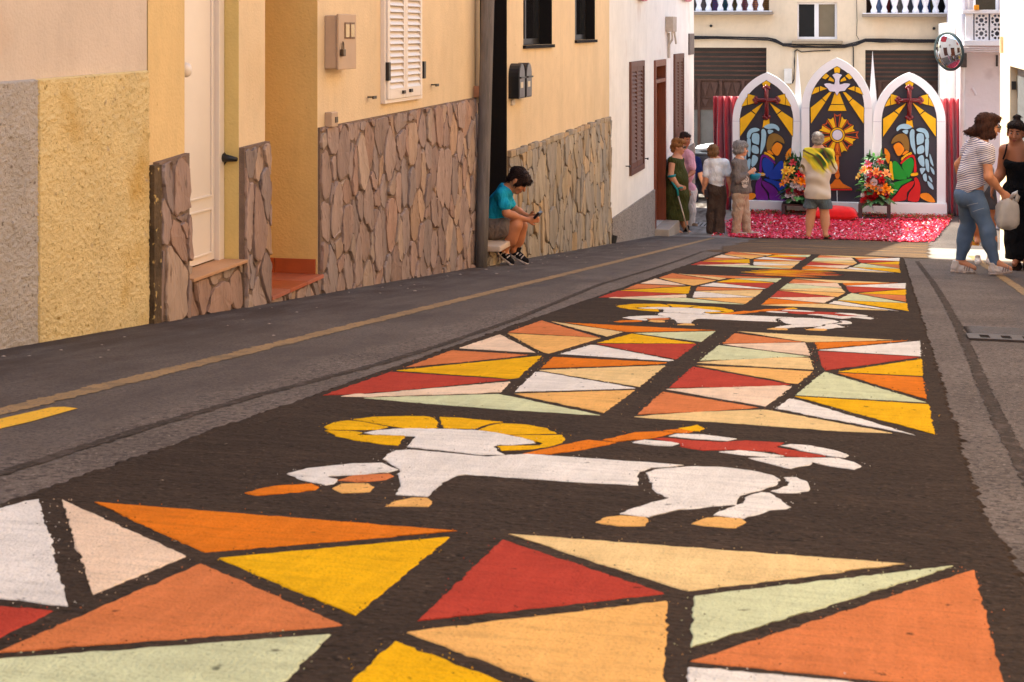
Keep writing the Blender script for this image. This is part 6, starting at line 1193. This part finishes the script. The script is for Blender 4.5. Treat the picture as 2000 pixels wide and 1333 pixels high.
# ---- man in navy past the corner
NY = 29.6
J = dict(head=(1347, 288), neck=(1347, 305), shl=(1334, 314), shr=(1361, 314), ell=(1330, 342), elr=(1368, 341), wrl=(1331, 364, -.05), wrr=(1374, 362, -.02), hdl=(1331, 376), hdr=(1376, 374), hil=(1341, 372), hir=(1354, 372), knl=(1340, 406), knr=(1355, 406), anl=(1340, 436), anr=(1355, 436), tol=(1340, 440, .2), tor=(1357, 440, .2))
Nv = Fig(NY, 'person in navy shirt half hidden past the corner of the white house', fair, J, (.1, 1, 0), (0, 0, 1), 1., 1.1, False, cell=.01); J = Nv.J
S = SDF(.01); Nv.torso(S, .02, 1.05, 1.2, 1.1)
for q in 'lr': Nv.sleeve(S, q, .6, .075, .08)
S.cut(J['neck'], Nv.tu); S.wob = (.005, 40, 6); Nv.part('shirt', S, cloth('navy_shirt', (22, 30, 78)))
S = SDF(.01); S.ell(J['pel'] - V(0, 0, .02), (.18, .14, .15), None, .05)
for q in 'lr': S.chain([J['hi' + q], J['kn' + q], J['an' + q] - V(0, 0, .02)], [.105, .085, .075], .04)
Nv.part('trousers', S, cloth('dark_trousers', (40, 42, 54))); Nv.hair([(0, -.03, .045, .088, .105, .085), (0, -.06, -.01, .075, .06, .07)], hairm('grey_dark', (90, 82, 78)))
for q in 'lr': a = J['an' + q]; h = V(a[0], a[1] - .07, zg(a[1])); Nv.shoe(h, h + V(.02, .26, 0), blk)

# ---- lady in the white shirt walking away
WY = 24.75
J = dict(head=(1393, 297), neck=(1397, 309), shl=(1382, 319), shr=(1417, 319), ell=(1379, 350, -.03), elr=(1424, 346, -.02), wrl=(1374, 373, -.02), wrr=(1427, 371, -.03), hdl=(1377, 388, -.02), hdr=(1427, 384, -.02), hil=(1392, 380), hir=(1408, 380), knl=(1390, 419, .03), knr=(1406, 419, -.02), anl=(1390, 452, .0), anr=(1405, 452, -.08), tol=(1386, 457, .12), tor=(1407, 459, .04))
Wl = Fig(WY, 'woman in white shirt and brown trousers seen from behind, walking towards the altar', fair, J, (-.12, .97, -.2), (0, .2, 1), .98, 1.08); J = Wl.J; c = lambda u, v, dy=0: on_y(u, v, WY + dy)
S = SDF(.008); Wl.torso(S, .018, .92, 1.05, 1.08)
for q in 'lr': Wl.sleeve(S, q, .75, .058, .064)
S.cut(J['neck'] + V(0, 0, -.005), V(0, .1, 1)); S.cut(c(1400, 362), V(-.27, 0, -1)); S.wob = (.010, 42, 3); Wl.part('shirt', S, cloth('white_shirt', (250, 248, 247), .02))
S = SDF(.008); S.ell(c(1400, 372), (.155, .135, .14), None, .05)
for q, d in (('l', -1), ('r', 1)): S.chain([J['hi' + q] + V(.0, 0, -.02), J['kn' + q], J['an' + q] - V(0, 0, .035)], [.098, .082, .092], .03)
S.cut(c(1400, 357), V(0, 0, 1)); S.cut(V(0, WY, zg(WY) + .015), V(0, 0, -1)); S.wob = (.008, 30, 5); Wl.part('trousers', S, cloth('brown_trousers', (86, 68, 58)))
Wl.hair([(0, -.02, .04, .09, .1, .085), (0, -.06, -.015, .082, .06, .075), (.05, -.02, -.02, .04, .05, .06), (-.05, -.02, -.02, .04, .05, .06)], hairm('light_brown', (140, 100, 66)), wob=(.009, 75, 2))
for q in 'lr': a = J['an' + q]; h = V(a[0], a[1] - .05, zg(a[1])); Wl.shoe(h, h + V(-.02, .22, 0), cloth('beige_shoe', (176, 140, 116)), None, .05, .04)
s = MB(); q = c(1377.5, 379, -.04); s.box(q[0] - .012, q[0] + .05, q[1] - .03, q[1] + .03, q[2] - .06, q[2] + .07, .008); tag(s.build('purse', mat('dark_purse', (52, 42, 44), .4), origin=q), 'small dark purse in the hand of the woman in the white shirt', 'purse')

# ---- lady in the grey sweater with a bowl
SY = 24.6
J = dict(head=(1448, 291), neck=(1444, 309), shl=(1450, 317, .16), shr=(1438, 318, -.15), ell=(1452, 349, .2), elr=(1440, 352, -.2), wrl=(1467, 337, .08), wrr=(1464, 338, -.1), hdl=(1475, 330, .04), hdr=(1474, 331, -.06), hil=(1451, 381, .08), hir=(1443, 381, -.08), knl=(1455, 420, .08), knr=(1440, 420, -.08), anl=(1460, 454, .08), anr=(1437, 455, -.08), tol=(1470, 462, .06), tor=(1446, 464, -.12))
Sg = Fig(SY, 'grey-haired woman in grey sweater and beige trousers holding a turquoise bowl', fair, J, (.97, .1, -.12), (.1, 0, 1), .98, 1.); J = Sg.J; Sg.face((130, 120, 112)); c = lambda u, v, dy=0: on_y(u, v, SY + dy)
S = SDF(.008); Sg.torso(S, .022, 1.0, 1.2, 1.2)
for q in 'lr': Sg.sleeve(S, q, 1.75, .062, .046)
S.cone(c(1447, 345), c(1449, 372), .135, .145, .06); S.cut(J['neck'] + V(0, 0, -.005), V(.2, 0, 1)); S.cut(c(1448, 377), V(0, 0, -1)); S.wob = (.011, 36, 2); Sg.part('sweater', S, cloth('grey_sweater', (124, 112, 106)))
S = SDF(.008); S.ell(c(1447, 378), (.13, .14, .12), None, .05)
for q in 'lr': S.chain([J['hi' + q], J['kn' + q], J['an' + q] - V(0, 0, .03)], [.098, .078, .07], .03)
S.cut(V(0, SY, zg(SY) + .03), V(0, 0, -1)); S.wob = (.009, 48, 5); Sg.part('trousers', S, cloth('beige_trousers', (190, 160, 134)))
S = SDF(.007); S.cone(J['neck'] - V(0, 0, .02), J['neck'] + V(.01, 0, .012), .068, .062, .01); Sg.part('collar', S, cloth('cream_collar', (222, 206, 196)))
Sg.hair([(0, -.03, .045, .096, .115, .092), (0, -.065, -.03, .088, .07, .085), (0, .035, .075, .07, .065, .05), (.062, -.01, -.01, .035, .06, .07), (-.062, -.01, -.01, .035, .06, .07)], hairm('silver', (146, 136, 130)), wob=(.008, 80, 3))
for q in 'lr': a = J['an' + q]; t = J['to' + q]; h = V(a[0] - .05, a[1], zg(a[1])); Sg.shoe(h, h + V(.24, (t - a)[1] * 1.2, 0), cloth('beige_trainer', (196, 172, 154)), None, .06, .044)
s = MB(); q = c(1455, 355, -.178); pn_ = V(.3, -1, 0); e1 = unit(np.cross(V(0, 0, 1), pn_)); pts = [q + e1 * .062 * math.cos(a) * (1 + .1 * math.sin(3 * a)) + V(0, 0, .105 * math.sin(a)) for a in [2 * math.pi * i / 16 for i in range(16)]]; s.prism(pts, unit(pn_) * -.02); pat = s.build('sweater_patch', cloth('pale_print', (216, 196, 184)), Sg.o)
for t, dz in (('TO', .028), ('DRE', -.04)):
    cu = bpy.data.curves.new('print_letters', 'FONT'); cu.body = t; cu.size = .065; cu.align_x = 'CENTER'; cu.extrude = .001; tmp = bpy.data.objects.new('tmp', cu); COL.objects.link(tmp); me = bpy.data.meshes.new_from_object(tmp); bpy.data.objects.remove(tmp); me.materials.clear(); me.materials.append(dark_eye)
    o = bpy.data.objects.new('print_letters', me); w = q + unit(pn_) * .004 + V(0, 0, dz - .01); link(o, pat, w); o.rotation_euler = Matrix(((e1[0], 0, unit(pn_)[0]), (e1[1], 0, unit(pn_)[1]), (0, 1, 0))).to_euler()
bq = c(1473, 345); bo = empty('bowl', bq, 'turquoise plastic bowl held by the woman in the grey sweater', 'bowl'); s = MB(); s.lathe(bq + V(0, 0, -.055), [(.06, 0), (.085, .02), (.105, .07), (.112, .1), (.104, .1), (.09, .06), (.02, .03)], 20); s.build('bowl_body', mat('bowl_blue', (18, 130, 158), .4, .06, 6, spec=.5), bo, smooth=True); s = MB(); s.tube([c(1480, 344, -.02), c(1495, 340.5, -.02)], .009, 6); s.build('spoon', alu2, bo)

# ---- man seen from behind in front of the altar
MY = 24.15
J = dict(head=(1598, 272), neck=(1598, 289), shl=(1577, 299), shr=(1619, 299), ell=(1571, 332, .02), elr=(1627, 331, .02), wrl=(1584, 338, .2), wrr=(1612, 338, .2), hdl=(1592, 334, .24), hdr=(1604, 334, .24), hil=(1588, 388), hir=(1608, 388), knl=(1583, 424, .02), knr=(1611, 424, .02), anl=(1579, 459, -.02), anr=(1612, 459, -.02), tol=(1574, 465, .15), tor=(1619, 465, .15))
Mn = Fig(MY, 'grey-haired man in yellow-green printed shirt and shorts facing the altar', fair, J, (.1, .98, .05), (0, 0, 1), 1.02, 1.14, False); J = Mn.J; c = lambda u, v, dy=0: on_y(u, v, MY + dy)
def tie_dye():
    m = bpy.data.materials.new('printed_shirt'); m.use_nodes = True; N = m.node_tree.nodes; L = m.node_tree.links; b = N['Principled BSDF']; b.inputs['Roughness'].default_value = .9; tc = N.new('ShaderNodeTexCoord'); sp = N.new('ShaderNodeSeparateXYZ'); L.new(tc.outputs['Object'], sp.inputs[0]); nz = N.new('ShaderNodeTexNoise'); nz.inputs['Scale'].default_value = 4; nz.inputs['Detail'].default_value = 4; L.new(tc.outputs['Object'], nz.inputs[0])
    def M(op, a, c_):
        x = N.new('ShaderNodeMath'); x.operation = op
        for k, q in enumerate((a, c_)):
            if isinstance(q, (int, float)): x.inputs[k].default_value = q
            else: L.new(q, x.inputs[k])
        return x.outputs[0]
    def R(a, p, q):
        x = N.new('ShaderNodeMapRange'); x.inputs[1].default_value = p; x.inputs[2].default_value = q; x.interpolation_type = 'SMOOTHSTEP'; L.new(a, x.inputs[0]); return x.outputs[0]
    def X(f_, a, c_):
        x = N.new('ShaderNodeMix'); x.data_type = 'RGBA'; L.new(f_, x.inputs[0])
        for q, k in ((a, 6), (c_, 7)):
            if isinstance(q, tuple): x.inputs[k].default_value = (*lin(q), 1)
            else: L.new(q, x.inputs[k])
        return x.outputs[2]
    x, z = sp.outputs['X'], sp.outputs['Z']; wob = M('MULTIPLY', M('SUBTRACT', nz.outputs['Fac'], .5), .35)
    diag = M('ADD', M('ADD', z, M('MULTIPLY', x, .55)), wob)              # yellow wash sweeping down to the right
    col = X(R(M('ADD', M('SUBTRACT', z, M('ABSOLUTE', M('ADD', M('MULTIPLY', x, 1.0), -.1), 0)), wob), .93, 1.06), (212, 192, 172), (206, 186, 40))
    col = X(R(M('SUBTRACT', .2, M('ADD', M('ABSOLUTE', M('SUBTRACT', x, .1), 0), M('ABSOLUTE', M('SUBTRACT', z, 1.27), 0))), -.02, .08), col, (60, 96, 30)); col = X(R(M('SUBTRACT', .12, M('ADD', M('ABSOLUTE', M('SUBTRACT', x, .11), 0), M('ABSOLUTE', M('SUBTRACT', z, 1.30), 0))), 0, .06), col, (46, 40, 34))
    wv = N.new('ShaderNodeTexWave'); wv.wave_type = 'BANDS'; wv.bands_direction = 'DIAGONAL'; wv.inputs['Scale'].default_value = 2.2; wv.inputs['Distortion'].default_value = 5; wv.inputs['Detail'].default_value = 2; L.new(tc.outputs['Object'], wv.inputs[0]); up_ = R(diag, 1.12, 1.24)
    col = X(M('MULTIPLY', R(wv.outputs['Fac'], .86, .95), R(z, 1.0, 1.15)), col, (240, 206, 50)); col = X(M('MULTIPLY', R(wv.outputs['Fac'], .10, .03), R(z, 1.0, 1.12)), col, (96, 74, 30)); L.new(col, b.inputs['Base Color']); return m
S = SDF(.008); Mn.torso(S, .024, 1.1, 1.25, 1.15)
for q in 'lr': Mn.sleeve(S, q, .95, .068, .078)
S.cone(c(1597, 345), c(1596.5, 385), .17, .195, .06, flat=((0, 1, 0), .75)); S.cut(J['neck'] + V(0, 0, .0), V(0, 0, 1)); S.cut(c(1597, 388), V(0, 0, -1)); S.wob = (.010, 36, 2); Mn.part('shirt', S, tie_dye())
S = SDF(.008); S.ell(c(1597, 385), (.17, .15, .12), None, .05)
for q, kk in (('l', 1582), ('r', 1613)): S.cone(J['hi' + q], c(kk, 404), .11, .105, .03)
S.cut(c(1597, 407.5), V(0, 0, -1)); S.wob = (.005, 36, 5); Mn.part('shorts', S, cloth('slate_shorts', (96, 104, 108)))
Mn.hair([(0, -.035, .04, .083, .09, .075), (0, -.06, -.02, .074, .05, .065), (.055, -.02, .0, .03, .05, .05), (-.055, -.02, .0, .03, .05, .05)], hairm('short_grey', (168, 156, 148)), wob=(.004, 110, 2))
for q in 'lr':
    a = J['an' + q]; h = V(a[0], a[1] - .07, zg(a[1])); d = V(-.03 if q == 'l' else .05, .25, 0); S = SDF(.006); S.cone(h + V(0, .02, .018), h + d + V(0, 0, .018), .042, .046, .02); S.cut(h + V(0, 0, .024), V(0, 0, 1)); S.cut(h, V(0, 0, -1)); o = Mn.part('sandal', S, blk); s = MB(); t = h + d * .68; s.tube([t + V(-.052, 0, .015), t + V(-.03, 0, .055), t + V(.03, 0, .055), t + V(.052, 0, .015)], .016, 6); s.build('strap', blk, o)

# ---- woman in the striped shirt stepping forward with a bag
TY = 14.85; c = lambda u, v, dy=0: on_y(u, v, TY + dy)
J = dict(head=(1931, 246), neck=(1915, 273), shl=(1899, 287, .14), shr=(1926, 289, -.14), ell=(1873, 322, .22), elr=(1931, 346, -.2), wrl=(1879, 356, .3), wrr=(1957, 376, -.1), hdl=(1886, 372, .3), hdr=(1972, 388, -.1), hil=(1890, 387, .08), hir=(1904, 387, -.07), knl=(1890, 446, .14), knr=(1928, 447, -.1), anl=(1875, 511, .14), anr=(1943, 512, -.12), tol=(1902, 528, .12), tor=(1972, 530, -.14), pel=(1896, 374))
Ts = Fig(TY, 'woman in striped shirt and jeans bending forward with a plastic bag at the right', fair, J, (.97, .1, -.22), (.25, 0, .97), .97, .98, cell=.007); J = Ts.J; Ts.face((80, 56, 44))
def stripes(name, axis, period, c1, c2, duty):
    m = bpy.data.materials.new(name); m.use_nodes = True; N = m.node_tree.nodes; L = m.node_tree.links; b = N['Principled BSDF']; b.inputs['Roughness'].default_value = .9; tc = N.new('ShaderNodeTexCoord'); nz = N.new('ShaderNodeTexNoise'); nz.inputs['Scale'].default_value = 5; L.new(tc.outputs['Object'], nz.inputs[0]); ad = N.new('ShaderNodeVectorMath'); ad.operation = 'MULTIPLY_ADD'; ad.inputs[1].default_value = (.045,) * 3; L.new(nz.outputs['Color'], ad.inputs[0]); L.new(tc.outputs['Object'], ad.inputs[2])
    dt = N.new('ShaderNodeVectorMath'); dt.operation = 'DOT_PRODUCT'; dt.inputs[1].default_value = tuple(unit(axis)); L.new(ad.outputs[0], dt.inputs[0]); dv = N.new('ShaderNodeMath'); dv.operation = 'DIVIDE'; dv.inputs[1].default_value = period; L.new(dt.outputs['Value'], dv.inputs[0]); fr_ = N.new('ShaderNodeMath'); fr_.operation = 'FRACT'; L.new(dv.outputs[0], fr_.inputs[0]); gt = N.new('ShaderNodeMath'); gt.operation = 'LESS_THAN'; gt.inputs[1].default_value = duty; L.new(fr_.outputs[0], gt.inputs[0])
    mx = N.new('ShaderNodeMix'); mx.data_type = 'RGBA'; mx.inputs[6].default_value = (*lin(c1), 1); mx.inputs[7].default_value = (*lin(c2), 1); L.new(gt.outputs[0], mx.inputs[0]); L.new(mx.outputs[2], b.inputs['Base Color']); return m
S = SDF(.007); Ts.torso(S, .018, 1.0, 1.1, .98)
for q in 'lr': Ts.sleeve(S, q, .36, .066, .072)
S.cone(c(1898, 345), c(1903, 385), .135, .15, .05, flat=((1, 0, 0), .95)); S.cut(J['neck'] + Ts.tu * .005, Ts.tu + V(.2, 0, 0)); S.cut(c(1898, 370), V(.5, 0, -1)); S.wob = (.007, 44, 3); Ts.part('shirt', S, stripes('striped_jersey', (-.32, 0, 1), .0185, (232, 224, 228), (104, 102, 144), .38))
S = SDF(.007); S.ell(c(1893, 378), (.13, .14, .11), None, .04); S.ell(c(1880, 387, -.02), (.07, .11, .085), None, .04)
for q in 'lr': S.chain([J['hi' + q], J['kn' + q], J['an' + q] + V(0, 0, .0)], [.09, .066, .044], .03); S.ell(J['kn' + q] * .7 + J['an' + q] * .3 + V(-.012, 0, 0), (.061, .061, .115), None, .05); S.ell(J['hi' + q] * .62 + J['kn' + q] * .38, (.08, .082, .12), None, .03)
S.cut(c(1890, 357), V(-.35, 0, 1)); S.cut(c(1900, 513), V(0, 0, -1)); S.wob = (.003, 60, 2); jeans = mat('blue_denim', (98, 120, 150), .9, .18, 7, .4, 200, speck=[(2.5, .56, (112, 132, 156), .15)]); tr_ = Ts.part('jeans', S, jeans)
s = MB()
for k, (a, b) in enumerate((((1889, 402), (1910, 397)), ((1900, 414), (1922, 407)))): s.tube([c(*a, -.185), c((a[0] + b[0]) / 2, (a[1] + b[1]) / 2 - .5, -.2), c(*b, -.185)], .0025, 5)
s.build('pocket_seam', mat('seam_thread', (150, 160, 172), .8), tr_)
Ts.hair([(0, -.03, .04, .087, .104, .086), (0, -.07, -.045, .076, .07, .092), (.066, -.02, -.05, .028, .065, .09), (-.066, -.02, -.05, .028, .065, .09), (0, -.125, -.085, .055, .05, .05), (.07, .03, -.07, .018, .045, .045), (-.07, .03, -.07, .018, .045, .045), (0, .045, .08, .065, .06, .04), (0, -.165, -.105, .035, .045, .02)], hairm('chestnut', (66, 40, 32)), wob=(.006, 70, 2))
s = MB()
for q in (-1, 1): n = 16; s.tube([Ts.H(q * .034 + .024 * math.cos(a), .105, .004 + .02 * math.sin(a)) for a in [2 * math.pi * i / n for i in range(n + 1)]], .0035, 5, False)
s.tube([Ts.H(-.01, .107, .008), Ts.H(.01, .107, .008)], .003, 5)
for q in (-1, 1): s.tube([Ts.H(q * .058, .103, .008), Ts.H(q * .08, -.01, .004)], .003, 5)
s.build('glasses', black_metal, Ts.o); wh = cloth('white_trainer', (214, 202, 196))
for hl, to, dy in (((1859, 534), (1905, 535), .13), ((1934, 538), (1978, 533), -.13)):
    a, b = on_y(*hl, TY + dy), on_y(*to, TY + dy); a[2] = max(a[2], zg(a[1])); b[2] = max(b[2], zg(b[1])); so = Ts.shoe(a, b, wh, wsole, .085, .046); d = unit(b - a); s = MB()
    for k in range(3): q = a + d * (.10 + .022 * k); s.prism([q + V(0, -.047, .025), q + V(.012, -.047, .025), q + V(.022, -.045, .07), q + V(.012, -.045, .07)], (0, .006, 0))
    s.build('side_stripes', mat('shoe_stripe', (160, 142, 138), .8), so)
bagm = mat('milky_plastic', (204, 198, 192), .3, .1, 14, .7, 16, spec=.6, alpha=.84); bq = c(1968, 391, -.1); s = MB(); n = 22; vs = []; prof = [(1968, 389, 9), (1968, 395, 16), (1967, 402, 19), (1967, 415, 20.5), (1967, 427, 22), (1967, 437, 21.5), (1967, 443, 17), (1967, 447, 8)]
for j, (u, v, w) in enumerate(prof):
    q = c(u, v, -.1); ww = w * .00505
    for i in range(n): a = 2 * math.pi * i / n; r = 1 + .07 * math.sin(4 * a + j) + .05 * math.sin(7 * a - 1.3 * j); vs.append((q[0] + ww * r * math.cos(a), q[1] + ww * .62 * r * math.sin(a), q[2] + .012 * math.sin(3 * a + j)))
s.add(vs, [(j * n + i, (j + 1) * n + i, (j + 1) * n + (i + 1) % n, j * n + (i + 1) % n) for j in range(len(prof) - 1) for i in range(n)] + [tuple((len(prof) - 1) * n + i for i in range(n))[::-1]])
bg_ = empty('plastic_bag', bq, 'translucent white carrier bag in the hand of the woman in stripes', 'bag'); s.build('bag_body', bagm, bg_, smooth=True); s = MB(); s.tube([c(1972, 389, -.1), c(1980, 380, -.1), c(1986, 377, -.1), c(1988, 383, -.1), c(1985, 394, -.1)], [.012, .02, .026, .022, .02], 8); s.tube([c(1963, 389, -.1), c(1960, 394, -.1), c(1957, 402, -.1)], [.012, .016, .02], 8); s.build('bag_handles', bagm, bg_, smooth=True)

# ---- woman in the black top
KY = 16.1; c = lambda u, v, dy=0: on_y(u, v, KY + dy)
J = dict(head=(1984, 260), neck=(1986, 282), shl=(2015, 293), shr=(1962, 293), ell=(2022, 336), elr=(1955, 338, .02), wrl=(2018, 372, -.05), wrr=(1940, 364, -.03), hdl=(2014, 386, -.1), hdr=(1935, 381, -.04), hil=(2000, 384), hir=(1979, 384), knl=(2001, 440), knr=(1981, 440), anl=(2001, 504), anr=(1986, 506, -.05), tol=(2004, 518, -.2), tor=(1981, 521, -.24))
Kb = Fig(KY, 'woman in black strappy top and wide black trousers at the right edge', brownskin, J, (-.22, -.97, -.08), (.06, 0, 1), 1.04, 1.12, cell=.0075); J = Kb.J; Kb.face((34, 22, 20))
S = SDF(.0075); Kb.torso(S, .010, .96, 1.08, 1.08)
for q in (-1, 1): S.ell((J['shl'] + J['shr']) / 2 + V(q * .07, -.075, -.135), (.075, .06, .07), None, .04)
S.cut(c(1986, 309), V(0, -.25, 1)); S.cut(c(1986, 368), V(0, 0, -1)); tp = Kb.part('top', S, cloth('black_top', (20, 19, 22)))
s = MB()
for a, b in (((1959, 312), (1967, 287)), ((2006, 312), (2003, 287))): p, q = c(*a, -.10), c(*b, -.03); s.tube([p, p * .5 + q * .5 + V(0, -.03, 0), q + V(0, 0, .02), q + V(0, .1, -.01)], .009, 6)
s.build('shoulder_strap', cloth('black_top', 0), tp)
S = SDF(.0075); S.ell(c(1989, 378), (.165, .14, .15), None, .05)
for q in 'lr': S.chain([J['hi' + q], J['kn' + q], J['an' + q] - V(0, 0, .0)], [.105, .105, .115], .03)
S.cut(c(1988, 347), V(0, 0, 1)); S.cut(c(1988, 504), V(0, 0, -1)); S.wob = (.006, 32, 4); Kb.part('trousers', S, cloth('black_trousers', (22, 21, 24)))
Kb.hair([(0, -.03, .042, .083, .1, .084), (0, -.05, .0, .077, .058, .07), (0, .02, .07, .07, .06, .045), (.0, -.04, .145, .034, .034, .03)], hairm('dark_bun', (40, 27, 24)), wob=(.003, 90, 2))
for q in 'lr': a = J['an' + q]; h = V(a[0] + .02, a[1] + .04, zg(a[1])); Kb.shoe(h, h + V(-.06 if q == 'r' else 0, -.23, 0), cloth('dark_sandal', (58, 44, 40)), None, .045, .042)

# ---- child hidden behind the woman in stripes
CY = 17.2; c = lambda u, v, dy=0: on_y(u, v, CY + dy)
J = dict(head=(1914, 305), neck=(1915, 323), shl=(1929, 332), shr=(1903, 332), ell=(1932, 352), elr=(1900, 352), wrl=(1930, 372), wrr=(1901, 372), hil=(1929, 380), hir=(1908, 380), knl=(1936, 424), knr=(1908, 424), anl=(1933, 468), anr=(1910, 468), tol=(1932, 478, -.15), tor=(1908, 478, -.15))
Ch = Fig(CY, 'child in grey shorts mostly hidden behind the woman in stripes', tan, J, (0, -1, 0), (0, 0, 1), .92, .85, cell=.009); J = Ch.J
S = SDF(.009); Ch.torso(S, .014); 
for q in 'lr': Ch.sleeve(S, q, .6, .06, .06)
S.cut(J['neck'], V(0, 0, 1)); Ch.part('shirt', S, cloth('child_shirt', (200, 196, 200))); S = SDF(.009); S.ell(J['pel'], (.13, .11, .1), None, .04)
for q in 'lr': S.cone(J['hi' + q], J['hi' + q] * .35 + J['kn' + q] * .65, .09, .085, .03)
S.cut(c(1920, 408), V(0, 0, -1)); Ch.part('shorts', S, stripes('hemmed_shorts', (0, 0, 1), .5, (92, 90, 96), (92, 90, 96), .5)); Ch.hair([(0, -.03, .045, .088, .105, .085), (0, -.06, -.01, .075, .06, .07)], hairm('dark_brown', 0))
for q in 'lr': a = J['an' + q]; h = V(a[0], a[1] + .06, zg(a[1])); Ch.shoe(h, h + V(0, -.21, 0), wh, None, .06, .036)

# ---- printed board leaning behind her legs
q0 = on_ground(1906, 480); yb = q0[1]; b = lambda u, v, d=0.: on_y(u, v, yb) + V(0, d, 0); bo = empty('printed_bag', b(1906, 480), 'orange and green patterned bag standing behind the jeans of the woman in stripes', 'bag')
om = mat('print_orange', (206, 134, 30), .6, .2, 12); gm = mat('print_green', (40, 104, 70), .6, .15, 12); ym = mat('print_yellow', (216, 180, 70), .6); dm = mat('print_dark', (52, 44, 34), .6)
MB().prism([b(*p) for p in ((1893, 480), (1913, 481), (1921, 456), (1915, 432), (1900, 430), (1896, 452))], (0, .12, 0)).build('bag_body', om, bo); MB().prism([b(*p, -.004) for p in ((1912, 481), (1915, 480), (1922, 456), (1920, 453))], (0, .1, 0)).build('bag_edge', wh, bo)
for k, (m, r) in enumerate(((gm, 7), (ym, 4.6), (gm, 3), (dm, 1.4))):
    for cu_, cv_ in ((1905, 466), (1907, 444)): MB().prism([b(cu_ + r * math.cos(a), cv_ + r * 1.1 * math.sin(a), -.004 - .002 * k) for a in [2 * math.pi * i / 18 for i in range(18)]], (0, .004, 0)).build('printed_eye', m, bo)
MB().prism([b(*p, -.012) for p in ((1901, 459), (1910, 461), (1916, 452), (1914, 450), (1908, 457), (1901, 456))], (0, .008, 0)).build('strap', wh, bo)
